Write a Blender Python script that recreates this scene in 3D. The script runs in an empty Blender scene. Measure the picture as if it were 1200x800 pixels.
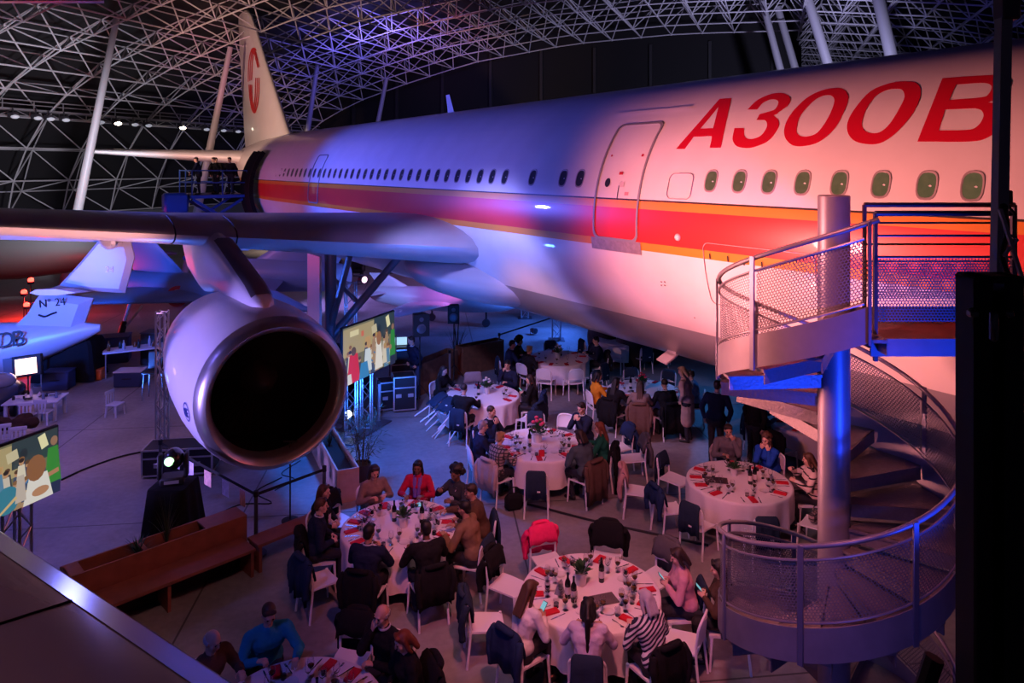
import bpy, bmesh, math, random
import numpy as np
from mathutils import Vector, Matrix, Euler
R = math.radians
random.seed(7)
SC = bpy.context.scene
COL = SC.collection
SC.view_settings.view_transform = 'Standard'
SC.view_settings.look = 'None'
SC.view_settings.exposure = 0.0
SC.view_settings.gamma = 1.0
SC.view_settings.use_curve_mapping = False
try:
    SC.cycles.use_denoising = True
    SC.cycles.max_bounces = 6
    SC.cycles.transparent_max_bounces = 24
    SC.cycles.sample_clamp_indirect = 3.0
    SC.cycles.caustics_reflective = False
    SC.cycles.caustics_refractive = False
except Exception:
    pass

# ------------------------------------------------------------------ camera
H, F, CX, CY = 6.3, 840.0, 600.0, 196.0      # eye height, focal length in px, principal point
cd = bpy.data.cameras.new('camera')
cam = bpy.data.objects.new('camera', cd); COL.objects.link(cam)
cam.location = (0, 0, H); cam.rotation_euler = (R(90), 0, 0)
cd.sensor_width = 36.0; cd.lens = 36.0 * F / 1200.0
cd.shift_y = -(400 - CY) / 1200.0
cd.clip_end = 400
SC.camera = cam

def at(px, py, Y):
    return Vector(((px - CX) / F * Y, Y, H - (py - CY) / F * Y))
def gnd(px, py, z=0.0):
    Y = (H - z) * F / (py - CY)
    return Vector(((px - CX) / F * Y, Y, z))

# ------------------------------------------------------------------ materials
MATS = {}
def mat(name, col=(.8, .8, .8), rough=.5, metal=0.0, emit=None, estr=0.0, trans=0.0, ior=1.45, noise=0.0, nscale=8.0, bump=0.0, sheen=0.0, coat=0.0, spec=.5):
    if name in MATS: return MATS[name]
    m = bpy.data.materials.new(name); m.use_nodes = True
    nt = m.node_tree; b = nt.nodes['Principled BSDF']
    b.inputs['Base Color'].default_value = (*col, 1)
    b.inputs['Roughness'].default_value = rough
    b.inputs['Metallic'].default_value = metal
    b.inputs['IOR'].default_value = ior
    b.inputs['Transmission Weight'].default_value = trans
    b.inputs['Specular IOR Level'].default_value = spec
    if sheen: b.inputs['Sheen Weight'].default_value = sheen
    if coat: b.inputs['Coat Weight'].default_value = coat
    if emit:
        b.inputs['Emission Color'].default_value = (*emit, 1); b.inputs['Emission Strength'].default_value = estr
    if noise or bump:
        tc = nt.nodes.new('ShaderNodeTexCoord'); nz = nt.nodes.new('ShaderNodeTexNoise')
        nz.inputs['Scale'].default_value = nscale; nz.inputs['Detail'].default_value = 4
        nt.links.new(tc.outputs['Object'], nz.inputs['Vector'])
        if noise:
            mr = nt.nodes.new('ShaderNodeMapRange')
            mr.inputs['To Min'].default_value = 1 - noise; mr.inputs['To Max'].default_value = 1 + noise
            nt.links.new(nz.outputs['Fac'], mr.inputs['Value'])
            mx = nt.nodes.new('ShaderNodeVectorMath'); mx.operation = 'SCALE'
            mx.inputs[0].default_value = col
            nt.links.new(mr.outputs['Result'], mx.inputs['Scale'])
            nt.links.new(mx.outputs['Vector'], b.inputs['Base Color'])
        if bump:
            bp = nt.nodes.new('ShaderNodeBump'); bp.inputs['Strength'].default_value = bump; bp.inputs['Distance'].default_value = .02
            nt.links.new(nz.outputs['Fac'], bp.inputs['Height']); nt.links.new(bp.outputs['Normal'], b.inputs['Normal'])
    MATS[name] = m
    return m
def banded(name, colA, colB, scale, axis='Z', duty=.5, rough=.8, coord='Object', rot=None):
    """stripes woven or printed into a cloth"""
    if name in MATS: return MATS[name]
    m = mat(name, colA, rough); nt = m.node_tree; b = nt.nodes['Principled BSDF']
    tc = nt.nodes.new('ShaderNodeTexCoord'); mp = nt.nodes.new('ShaderNodeMapping')
    if rot: mp.inputs['Rotation'].default_value = rot
    nt.links.new(tc.outputs[coord], mp.inputs['Vector'])
    sp = nt.nodes.new('ShaderNodeSeparateXYZ'); nt.links.new(mp.outputs['Vector'], sp.inputs[0])
    m1 = nt.nodes.new('ShaderNodeMath'); m1.operation = 'MULTIPLY'; m1.inputs[1].default_value = scale
    nt.links.new(sp.outputs[axis], m1.inputs[0])
    m2 = nt.nodes.new('ShaderNodeMath'); m2.operation = 'FRACT'; nt.links.new(m1.outputs[0], m2.inputs[0])
    m3 = nt.nodes.new('ShaderNodeMath'); m3.operation = 'LESS_THAN'; m3.inputs[1].default_value = duty
    nt.links.new(m2.outputs[0], m3.inputs[0])
    mx = nt.nodes.new('ShaderNodeMix'); mx.data_type = 'RGBA'
    mx.inputs['A'].default_value = (*colB, 1); mx.inputs['B'].default_value = (*colA, 1)
    nt.links.new(m3.outputs[0], mx.inputs['Factor']); nt.links.new(mx.outputs['Result'], b.inputs['Base Color'])
    return m

# ------------------------------------------------------------------ mesh building
class MB:
    def __init__(s): s.v = []; s.f = []; s.m = []; s.uv = {}
    def add(s, vs, fs, mi=0):
        o = len(s.v); s.v += [tuple(v) for v in vs]
        for f in fs: s.f.append(tuple(i + o for i in f)); s.m.append(mi)
        return o
    def box(s, c, d, rz=0.0, mi=0, M=None, bev=0.0):
        x, y, z = (k / 2 for k in d)
        if bev:
            b = min(bev, x * .9, y * .9, z * .9); vs = []
            def ring(xx, yy, zz, bb):
                return [(xx, -yy + bb, zz), (xx, yy - bb, zz), (xx - bb, yy, zz), (-xx + bb, yy, zz), (-xx, yy - bb, zz), (-xx, -yy + bb, zz), (-xx + bb, -yy, zz), (xx - bb, -yy, zz)]
            vs = ring(x - b, y - b, -z, b * .01) + ring(x, y, -z + b, b) + ring(x, y, z - b, b) + ring(x - b, y - b, z, b * .01)
            fs = [tuple(range(7, -1, -1)), tuple(range(24, 32))]
            for r in range(3):
                for k in range(8): fs.append((r * 8 + k, r * 8 + (k + 1) % 8, r * 8 + 8 + (k + 1) % 8, r * 8 + 8 + k))
        else:
            vs = [(-x, -y, -z), (x, -y, -z), (x, y, -z), (-x, y, -z), (-x, -y, z), (x, -y, z), (x, y, z), (-x, y, z)]
            fs = [(3, 2, 1, 0), (4, 5, 6, 7), (0, 1, 5, 4), (1, 2, 6, 5), (2, 3, 7, 6), (3, 0, 4, 7)]
        A = Matrix.Translation(Vector(c)) @ (M.to_4x4() if M is not None else Matrix.Rotation(rz, 4, 'Z'))
        s.add([A @ Vector(v) for v in vs], fs, mi); return s
    def tube(s, pts, r, n=8, mi=0, cap=True, closed=False, flat=None):
        """sweep of a round section along a path; r a number or one per point; flat=(up, k) squashes"""
        P = [Vector(p) for p in pts]; N = len(P)
        rs = [r] * N if isinstance(r, (int, float)) else list(r)
        rings = []; ref = None
        for i in range(N):
            a = P[(i - 1) % N] if (i or closed) else P[0]; b = P[(i + 1) % N] if (i < N - 1 or closed) else P[-1]
            t = (b - a)
            t = t.normalized() if t.length > 1e-9 else Vector((0, 0, 1))
            if ref is None:
                up = Vector((0, 0, 1)) if abs(t.z) < .9 else Vector((1, 0, 0))
                ref = t.cross(up).normalized()
            ref = (ref - t * ref.dot(t))
            ref = ref.normalized() if ref.length > 1e-6 else t.orthogonal().normalized()
            bi = t.cross(ref)
            rings.append([P[i] + (ref * math.cos(q) + bi * math.sin(q)) * rs[i] for q in [2 * math.pi * k / n for k in range(n)]])
        vs = [v for g in rings for v in g]; fs = []
        for i in range(N if closed else N - 1):
            j = (i + 1) % N
            for k in range(n): fs.append((i * n + k, i * n + (k + 1) % n, j * n + (k + 1) % n, j * n + k))
        if cap and not closed:
            fs.append(tuple(range(n - 1, -1, -1))); fs.append(tuple((N - 1) * n + k for k in range(n)))
        s.add(vs, fs, mi); return s
    def bar(s, a, b, w, h=None, mi=0, up=(0, 0, 1)):
        a, b = Vector(a), Vector(b); h = h or w
        t = (b - a).normalized(); u = Vector(up)
        if abs(t.dot(u)) > .98: u = Vector((1, 0, 0))
        x = t.cross(u).normalized(); y = x.cross(t)
        vs = [p + x * i * w / 2 + y * j * h / 2 for p in (a, b) for i, j in ((-1, -1), (1, -1), (1, 1), (-1, 1))]
        s.add(vs, [(3, 2, 1, 0), (4, 5, 6, 7), (0, 1, 5, 4), (1, 2, 6, 5), (2, 3, 7, 6), (3, 0, 4, 7)], mi); return s
    def lathe(s, prof, n=24, c=(0, 0, 0), M=None, mi=0, capb=False, capt=False):
        vs = []; A = Matrix.Translation(Vector(c)) @ (M.to_4x4() if M is not None else Matrix())
        for r, z in prof:
            for k in range(n): q = 2 * math.pi * k / n; vs.append(A @ Vector((r * math.cos(q), r * math.sin(q), z)))
        fs = []
        for i in range(len(prof) - 1):
            for k in range(n): fs.append((i * n + k, i * n + (k + 1) % n, (i + 1) * n + (k + 1) % n, (i + 1) * n + k))
        if capb: fs.append(tuple(range(n - 1, -1, -1)))
        if capt: fs.append(tuple((len(prof) - 1) * n + k for k in range(n)))
        s.add(vs, fs, mi); return s
    def ell(s, c, r, n=14, m=9, M=None, mi=0):
        vs = [(0, 0, -1)]; A = Matrix.Translation(Vector(c)) @ (M.to_4x4() if M is not None else Matrix())
        for i in range(1, m):
            p = math.pi * i / m - math.pi / 2
            for k in range(n): q = 2 * math.pi * k / n; vs.append((math.cos(p) * math.cos(q), math.cos(p) * math.sin(q), math.sin(p)))
        vs.append((0, 0, 1)); L = len(vs) - 1
        fs = [(0, 1 + (k + 1) % n, 1 + k) for k in range(n)]
        for i in range(m - 2):
            for k in range(n): fs.append((1 + i * n + k, 1 + i * n + (k + 1) % n, 1 + (i + 1) * n + (k + 1) % n, 1 + (i + 1) * n + k))
        fs += [(1 + (m - 2) * n + k, 1 + (m - 2) * n + (k + 1) % n, L) for k in range(n)]
        r = (r, r, r) if isinstance(r, (int, float)) else r
        s.add([A @ Vector((v[0] * r[0], v[1] * r[1], v[2] * r[2])) for v in vs], fs, mi); return s
    def loft(s, rings, mi=0, closed=True, capa=False, capb=False):
        n = len(rings[0]); vs = [p for g in rings for p in g]; fs = []
        for i in range(len(rings) - 1):
            for k in range(n if closed else n - 1):
                fs.append((i * n + k, i * n + (k + 1) % n, (i + 1) * n + (k + 1) % n, (i + 1) * n + k))
        if capa: fs.append(tuple(range(n - 1, -1, -1)))
        if capb: fs.append(tuple((len(rings) - 1) * n + k for k in range(n)))
        s.add(vs, fs, mi); return s
    def prism(s, poly, off, mi=0):
        """extrude polygon (list of 3-D points) by vector off"""
        n = len(poly); P = [Vector(p) for p in poly]; o = Vector(off)
        s.add(P + [p + o for p in P], [tuple(range(n - 1, -1, -1)), tuple(range(n, 2 * n))] + [(k, (k + 1) % n, n + (k + 1) % n, n + k) for k in range(n)], mi); return s
    def mesh(s, name, mats, smooth=40):
        me = bpy.data.meshes.new(name); me.from_pydata(s.v, [], s.f); me.update()
        mats = mats if isinstance(mats, (list, tuple)) else [mats]
        for m in mats: me.materials.append(m)
        if any(s.m): me.polygons.foreach_set('material_index', s.m)
        bm = bmesh.new(); bm.from_mesh(me); bmesh.ops.recalc_face_normals(bm, faces=bm.faces); bm.to_mesh(me); bm.free()
        if smooth:
            me.shade_smooth()
            if smooth < 180: me.set_sharp_from_angle(angle=R(smooth))
        return me
    def build(s, name, mats, parent=None, smooth=40, loc=None, rz=None):
        o = bpy.data.objects.new(name, s.mesh(name, mats, smooth)); COL.objects.link(o)
        if parent is not None: o.parent = parent
        if loc is not None: o.location = loc
        if rz is not None: o.rotation_euler = (0, 0, rz)
        return o
def tag(o, label=None, cat=None, group=None, kind=None):
    if label: o['label'] = label
    if cat: o['category'] = cat
    if group: o['group'] = group
    if kind: o['kind'] = kind
    return o
def thing(name, label, cat, loc=(0, 0, 0), rz=0.0, group=None):
    o = bpy.data.objects.new(name, None); COL.objects.link(o); o.empty_display_size = .2
    o.location = loc; o.rotation_euler = (0, 0, rz)
    return tag(o, label, cat, group)
KIDS = {}
def copy_tree(o, parent=None):
    c = o.copy(); COL.objects.link(c)
    if parent is not None: c.parent = parent
    for ch in list(o.children): copy_tree(ch, c)
    return c
def spline(xs, ys, x):
    return float(np.interp(x, xs, ys))
def smoothpath(pts, n=8):
    """Catmull-Rom through the points"""
    P = [Vector(p) for p in pts]; out = []
    for i in range(len(P) - 1):
        a = P[i - 1] if i else P[0] * 2 - P[1]; b, c = P[i], P[i + 1]; d = P[i + 2] if i + 2 < len(P) else P[-1] * 2 - P[-2]
        for k in range(n):
            t = k / n
            out.append(.5 * ((2 * b) + (c - a) * t + (2 * a - 5 * b + 4 * c - d) * t * t + (3 * b - a - 3 * c + d) * t ** 3))
    out.append(P[-1]); return out
def light(name, kind, loc, target, power, col, size=.1, angle=40, blend=.4):
    l = bpy.data.lights.new(name, kind); l.energy = power; l.color = col
    if kind == 'SPOT': l.spot_size = R(angle); l.spot_blend = blend; l.shadow_soft_size = size
    elif kind == 'AREA': l.size = size; l.spread = R(angle)
    else: l.shadow_soft_size = size
    o = bpy.data.objects.new(name, l); COL.objects.link(o); o.location = loc
    if target is not None:
        o.rotation_euler = (Vector(target) - Vector(loc)).to_track_quat('-Z', 'Y').to_euler()
    return o
WHITE = mat('white_paint', (.82, .82, .82), .3, coat=.3)
BLACK = mat('black_matte', (.008, .008, .009), .6)
STEEL = mat('galvanised_steel', (.36, .37, .40), .42, .75, noise=.18, nscale=14)
DSTEEL = mat('dark_steel', (.10, .10, .12), .45, .6)
ALU = mat('aluminium', (.62, .63, .66), .32, .9)
# ================================================================== the hall
AV, BV = Vector((.342, .94, 0)), Vector((.94, -.342, 0))       # along the vault, across it
def vw(v, w, z): p = AV * v + BV * w; return Vector((p.x, p.y, z))
# floor: concrete slabs with joints
fm = mat('concrete_floor', (.30, .30, .32), .42, noise=.0)
nt = fm.node_tree; b = nt.nodes['Principled BSDF']
tc = nt.nodes.new('ShaderNodeTexCoord'); mp = nt.nodes.new('ShaderNodeMapping'); mp.inputs['Rotation'].default_value = (0, 0, R(-6.5))
nt.links.new(tc.outputs['Object'], mp.inputs['Vector'])
n1 = nt.nodes.new('ShaderNodeTexNoise'); n1.inputs['Scale'].default_value = .7; n1.inputs['Detail'].default_value = 8
n2 = nt.nodes.new('ShaderNodeTexNoise'); n2.inputs['Scale'].default_value = 9; n2.inputs['Detail'].default_value = 6
for q in (n1, n2): nt.links.new(mp.outputs['Vector'], q.inputs['Vector'])
def mth(op, a, bb=None):
    n = nt.nodes.new('ShaderNodeMath'); n.operation = op
    for i, x in enumerate((a, bb)):
        if x is None: continue
        if isinstance(x, (int, float)): n.inputs[i].default_value = x
        else: nt.links.new(x, n.inputs[i])
    return n.outputs[0]
sp = nt.nodes.new('ShaderNodeSeparateXYZ'); nt.links.new(mp.outputs['Vector'], sp.inputs[0])
jx = mth('LESS_THAN', mth('FRACT', mth('MULTIPLY', mth('ADD', sp.outputs['X'], 3.4 + 49), 1 / 4.9)), .006)
jy = mth('LESS_THAN', mth('FRACT', mth('MULTIPLY', mth('ADD', sp.outputs['Y'], 1.35 + 49), 1 / 4.9)), .006)
j = mth('MAXIMUM', jx, jy)
base = mth('ADD', mth('MULTIPLY', n1.outputs['Fac'], .27), mth('MULTIPLY', n2.outputs['Fac'], .12))
val = mth('MULTIPLY', base, mth('SUBTRACT', 1.0, mth('MULTIPLY', j, .75)))
cmb = nt.nodes.new('ShaderNodeCombineColor')
for k, s_ in zip(('Red', 'Green', 'Blue'), (1.0, .98, 1.0)): nt.links.new(mth('MULTIPLY', val, s_ * 1.15), cmb.inputs[k])
nt.links.new(cmb.outputs[0], b.inputs['Base Color'])
nt.links.new(mth('ADD', .28, mth('MULTIPLY', n1.outputs['Fac'], .3)), b.inputs['Roughness'])
m = MB(); m.box((5, 45, -.1), (160, 130, .2)); fl = m.build('floor', fm, smooth=0); tag(fl, kind='structure')

# profile of the vault (across, height), inner layer of the space frame
PW = [-46.3, -46, -45.2, -43.2, -40.2, -36.5, -32, -25, -16, -7, 2, 11, 18, 22.5, 26.2, 29.2, 31.2, 32]
PZ = [.5, 3, 6, 9, 11.1, 12.6, 13.9, 15.6, 16.7, 17.0, 16.7, 15.6, 13.9, 12.6, 11.1, 9, 6, 3]
arc = [0.0]
for i in range(1, len(PW)): arc.append(arc[-1] + math.hypot(PW[i] - PW[i - 1], PZ[i] - PZ[i - 1]))
def prof(s, off=0.0):
    w, z = np.interp(s, arc, PW), np.interp(s, arc, PZ)
    if off:
        w2, z2 = np.interp(s + .6, arc, PW), np.interp(s + .6, arc, PZ); w1, z1 = np.interp(s - .6, arc, PW), np.interp(s - .6, arc, PZ)
        l = math.hypot(w2 - w1, z2 - z1); w, z = w - (z2 - z1) / l * off, z + (w2 - w1) / l * off
    return float(w), float(z)
roof_m = mat('dark_roof_sheet', (.022, .022, .026), .75)
def roof_sheet(v0, v1, s0, s1, off):
    m = MB(); rows = []
    for i in range(41):
        w, z = prof(s0 + (s1 - s0) * i / 40, off); rows.append([vw(v0, w, z), vw(v1, w, z)])
    m.loft(rows, closed=False); return m
SMID = float(np.interp(0, PW, arc))
ce = bpy.data.objects.new('ceiling', None); COL.objects.link(ce); tag(ce, kind='structure')
roof_sheet(-12, 63, 0, SMID + 1.6, 2.4).build('roof_sheet', roof_m, ce)
roof_sheet(-12, 98, SMID + 1.6, arc[-1], 2.4).build('roof_sheet', roof_m, ce)
frame_m = mat('white_space_frame_paint', (.62, .62, .66), .45)
def lattice(s0, s1, v0, v1, ds, dv, depth, rr, n=5):
    m = MB(); ns, nv = int((s1 - s0) / ds), int((v1 - v0) / dv)
    def lo(i, k): w, z = prof(s0 + i * ds); return vw(v0 + k * dv, w, z)
    def hi(i, k): w, z = prof(s0 + (i + .5) * ds, depth); return vw(v0 + (k + .5) * dv, w, z)
    def st(a, b_, r_=rr):
        if (a.y < 14 and a.z > 9) and (b_.y < 14): return
        m.tube([a, b_], r_, n, cap=False)
    for i in range(ns + 1):
        for k in range(nv + 1):
            if k < nv: st(lo(i, k), lo(i, k + 1), rr * 1.15)
            if i < ns: st(lo(i, k), lo(i + 1, k), rr * 1.15)
            if i < ns and k < nv:
                h = hi(i, k)
                for a in ((i, k), (i + 1, k), (i, k + 1), (i + 1, k + 1)): st(lo(*a), h)
                if i < ns - 1: st(h, hi(i + 1, k))
                if k < nv - 1: st(h, hi(i, k + 1))
            m.ell(lo(i, k), rr * 2.1, 6, 4)
    return m
lattice(2.6, SMID + 2.4, 9.2, 60.6, 2.42, 3.8, 1.7, .043).build('space_frame', frame_m, ce)
lattice(SMID + 1.9, arc[-1] - 2, 40, 95, 2.42, 3.8, 1.7, .048).build('space_frame', frame_m, ce)
# end walls and the side walls
wall_m = mat('black_end_wall', (.010, .010, .012), .8)
def wall(name, pts, th, mm):
    m = MB(); a, b_ = Vector(pts[0]), Vector(pts[1]); t = (b_ - a).normalized(); nrm = Vector((-t.y, t.x, 0)) * th
    m.prism([a, b_, Vector((b_.x, b_.y, pts[2])), Vector((a.x, a.y, pts[2]))], nrm); o = m.build(name, mm, smooth=0); return tag(o, kind='structure')
wb = wall('wall_back', [vw(63, -49, 0), vw(63, 2, 0), 20.5], .3, wall_m)
wall('wall_right', [vw(63, 2.2, 0), vw(98, 2.2, 0), 16.2], .3, wall_m)
wall('wall_far', [vw(98, 0, 0), vw(98, 36, 0), 17], .3, wall_m)
# ribs on the black end wall
m = MB()
for k in range(9): m.box(vw(62.9, -40 + k * 5, 8.5), (.25, .25, 17), rz=R(-20))
for z in (6.2, 9.3): m.bar(vw(62.8, -46, z), vw(62.8, 1, z), .18)
m.build('end_wall_frame', mat('black_end_frame', (.03, .03, .034), .6), wb)
# low wall with stripes under the left lattice
lw_m = mat('grey_low_wall', (.20, .22, .23), .7, noise=.1)
wall('wall_left', [vw(5, -47.2, 0), vw(63, -47.2, 0), 2.9], .5, lw_m)
# boom along the left wall: technical gangway with floodlights
gw = thing('technical_gangway', 'long steel lighting gangway fixed along the latticed left wall', 'gangway', vw(10, -42.4, 9.75))
def glob(o, pts): return [Vector(p) - o.location for p in pts]
m = MB(); A, B_ = vw(10, -42.4, 9.75) - gw.location, vw(60, -42.4, 9.75) - gw.location
m.bar(A, B_, .7, .12); m.bar(A + BV * .35 + Vector((0, 0, .55)), B_ + BV * .35 + Vector((0, 0, .55)), .07); m.bar(A + BV * .35 + Vector((0, 0, .3)), B_ + BV * .35 + Vector((0, 0, .3)), .05)
m.bar(A - Vector((0, 0, .38)), B_ - Vector((0, 0, .38)), .1)
for k in range(27):
    p = A + AV * k * 1.9; m.bar(p + BV * .35, p + BV * .35 + Vector((0, 0, .58)), .05); m.bar(p, p - Vector((0, 0, .4)), .05)
    m.bar(p - Vector((0, 0, .38)), p + AV * .95, .04); m.bar(p + AV * .95, p + AV * 1.9 - Vector((0, 0, .38)), .04)
m.build('deck', mat('gangway_steel', (.35, .35, .38), .5, .4), gw, smooth=0)
lampm = mat('floodlight_glass', (1, .9, .8), .3, emit=(1, .86, .68), estr=14)
lampd = mat('floodlight_dim_glass', (.7, .7, .75), .3, emit=(.7, .75, .9), estr=.35)  # faint glow put into the lenses of the unlit floodlights
for k, (px, on) in enumerate([(15, 0), (42, 0), (57, 0), (75, 0), (116, 0), (136, 1), (156, 0), (172, 0), (212, 1), (240, 0), (260, 0), (277, 0)]):
    u = (px - CX) / F; w = -41.7; v = (u * .342 * w + .94 * w * -1) / (.342 - .94 * u) * 1.0
    v = (-u * .342 * w - .94 * w) / (.342 - .94 * u)
    p = vw(v, w, 9.35)
    t = thing('floodlight', ('lit' if on else 'unlit') + ' floodlight under the left wall gangway, ' + ['near the picture edge', 'second from the picture edge', 'third from the picture edge', 'fourth from the picture edge', 'just left of the brightest lamp', 'brightest one right of the first tall column', 'next to the brightest lamp', 'midway between the two lit lamps', 'beside the second tall column', 'right of the second tall column', 'above the tailplane root', 'closest to the tail fin'][k], 'floodlight', p, group='floodlights along the gangway')
    q = MB(); q.box((0, 0, 0), (.5, .35, .3), rz=R(-20), bev=.04); q.build('housing', DSTEEL, t)
    q = MB(); q.bar((0, 0, .12), (0, 0, .42), .06); q.build('bracket', DSTEEL, t)
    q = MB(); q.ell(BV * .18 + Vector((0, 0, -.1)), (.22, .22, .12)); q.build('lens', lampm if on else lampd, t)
# tall leaning columns carrying the frame
col_m = mat('column_grey_paint', (.34, .34, .37), .45)
for (x0, y0, x1, y1, Y0, Y1, r0, r1) in [(88, 262, 137, 20, 38, 38, .24, .15), (233, 238, 270, 55, 43, 43, .24, .15), (358, 170, 372, 76, 56, 56, .25, .17), (440, 158, 453, 92, 62, 62, .25, .17), (918, 95, 893, 0, 50, 50, .3, .22), (936, 95, 911, 8, 52, 52, .3, .25), (974, 88, 945, -6, 46, 46, .34, .3), (1048, 82, 1028, -8, 42, 42, .38, .34)]:
    a, b_ = at(x0, y0, Y0), at(x1, y1, Y1); d_ = (a - b_) / (a - b_).length
    a = a + d_ * (a.z / -d_.z if d_.z < 0 else 0)
    m = MB(); m.tube([a, a * .65 + b_ * .35, b_], [r0 * .8, r0, r1], 12); o = m.build('pillar', col_m); tag(o, kind='structure')
# ================================================================== the airliner
AX = R(34.16); ND = Vector((math.cos(AX), math.sin(AX), 0)); DD = Vector((-math.sin(AX), math.cos(AX), 0))
CS, FR, FZ = 11.57, 2.82, 5.26
jet = thing('airliner', 'huge white wide-body airliner with red and orange cheatline and red lettering', 'airliner', ND * CS, AX)
def jray(px, py):
    d_ = Vector(((px - CX) / F, 1, -(py - CY) / F))
    return Vector((-CS, 0, H)), Vector((d_.dot(ND), d_.dot(DD), d_.z))
def jx(px, py, x):
    o, d_ = jray(px, py); return o + d_ * ((x - o.x) / d_.x)
def jcyl(px, py, off=.006):
    o, d_ = jray(px, py); r = FR + off
    a = d_.x ** 2 + d_.z ** 2; b_ = 2 * (o.x * d_.x + (o.z - FZ) * d_.z); c = o.x ** 2 + (o.z - FZ) ** 2 - r * r
    q = b_ * b_ - 4 * a * c
    t = (-b_ - math.sqrt(max(q, 0))) / (2 * a); return o + d_ * t
def skin(y, z, off=.006):
    a = math.asin(max(-1, min(1, (z - FZ) / FR))); r = FR + off; return Vector((-r * math.cos(a), y, FZ + r * math.sin(a)))
def skin_a(y, s, off=.006):           # s: arc length up from the waist line
    a = s / FR; r = FR + off; return Vector((-r * math.cos(a), y, FZ + r * math.sin(a)))

# fuselage paint: belly grey, stripes, white, by height on the hull
pm = mat('airliner_paint', (.8, .8, .8), .33, coat=.25); nt = pm.node_tree; b = nt.nodes['Principled BSDF']
tc = nt.nodes.new('ShaderNodeTexCoord'); sp = nt.nodes.new('ShaderNodeSeparateXYZ'); nt.links.new(tc.outputs['Object'], sp.inputs[0])
mr = nt.nodes.new('ShaderNodeMapRange'); mr.inputs['From Min'].default_value = 2; mr.inputs['From Max'].default_value = 9
nt.links.new(sp.outputs['Z'], mr.inputs['Value'])
cr = nt.nodes.new('ShaderNodeValToRGB'); cr.color_ramp.interpolation = 'CONSTANT'
stops = [(2, (.30, .30, .33)), (3.53, (.80, .78, .78)), (4.845, (.03, .02, .02)), (4.87, (.80, .28, .03)), (5.0, (.72, .035, .03)), (5.58, (.80, .28, .03)), (5.715, (.03, .02, .02)), (5.74, (.80, .78, .78)), (7.175, (.9, .9, .9)), (7.19, (.78, .76, .77))]
while len(cr.color_ramp.elements) < len(stops): cr.color_ramp.elements.new(.5)
for e, (z, c) in zip(cr.color_ramp.elements, stops): e.position = (z - 2) / 7; e.color = (*c, 1)
for e, (z, c) in zip(cr.color_ramp.elements, stops): e.position = (z - 2) / 7; e.color = (*c, 1)
nt.links.new(mr.outputs['Result'], cr.inputs['Fac'])
nz = nt.nodes.new('ShaderNodeTexNoise'); nz.inputs['Scale'].default_value = 1.6; nz.inputs['Detail'].default_value = 5; nt.links.new(tc.outputs['Object'], nz.inputs['Vector'])
m2 = nt.nodes.new('ShaderNodeMapRange'); m2.inputs['To Min'].default_value = .9; m2.inputs['To Max'].default_value = 1.08; nt.links.new(nz.outputs['Fac'], m2.inputs['Value'])
vm = nt.nodes.new('ShaderNodeVectorMath'); vm.operation = 'SCALE'; nt.links.new(cr.outputs['Color'], vm.inputs[0]); nt.links.new(m2.outputs['Result'], vm.inputs['Scale'])
nt.links.new(vm.outputs['Vector'], b.inputs['Base Color'])
JW = mat('airliner_white', (.78, .77, .77), .35, coat=.2, noise=.06, nscale=1.5)
JG = mat('bare_wing_metal', (.50, .49, .52), .38, .15, noise=.1, nscale=2)
LIP = mat('polished_inlet_lip', (.55, .52, .52), .34, .9, noise=.1, nscale=3)
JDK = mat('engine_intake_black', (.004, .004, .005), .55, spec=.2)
JLINE = mat('door_seal_grey', (.30, .30, .31), .5, .3)
RED = mat('livery_red', (.58, .006, .03), .45)

Y0 = -9.5
ys = [Y0, Y0 + .15, Y0 + .6, Y0 + 1.4, Y0 + 2.6, Y0 + 4.2, Y0 + 6.0] + list(np.arange(-2.5, 31, 2.0)) + [31, 33.5, 36, 38.5, 41, 43.5, 45.5, 47.5, 48.6]
def hull(y):
    zt = spline([Y0, Y0 + .15, Y0 + .6, Y0 + 1.4, Y0 + 2.6, Y0 + 4.2, Y0 + 6, 31, 36, 41, 45.5, 48.6], [4.75, 5.2, 5.6, 6.1, 7.0, 7.75, 8.08, 8.08, 8.06, 7.9, 7.6, 7.1], y)
    zb = spline([Y0, Y0 + .15, Y0 + .6, Y0 + 1.4, Y0 + 2.6, Y0 + 4.2, Y0 + 6, 30, 33.5, 36, 41, 45.5, 48.6], [4.65, 4.3, 3.85, 3.4, 2.9, 2.55, 2.44, 2.44, 2.75, 3.25, 4.55, 5.9, 6.75], y)
    wx = spline([Y0, Y0 + .15, Y0 + .6, Y0 + 1.4, Y0 + 2.6, Y0 + 4.2, Y0 + 6, 31, 36, 41, 45.5, 48.6], [.05, .5, .95, 1.5, 2.1, 2.6, 2.82, 2.82, 2.65, 1.95, 1.05, .28], y)
    return zt, zb, wx
rings = []
for y in ys:
    zt, zb, wx = hull(float(y)); rings.append([(-wx * math.sin(2 * math.pi * k / 64), y, (zt + zb) / 2 + (zt - zb) / 2 * math.cos(2 * math.pi * k / 64)) for k in range(64)])
m = MB(); m.loft(rings, capa=True, capb=True); fus = m.build('fuselage', pm, jet)

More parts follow.
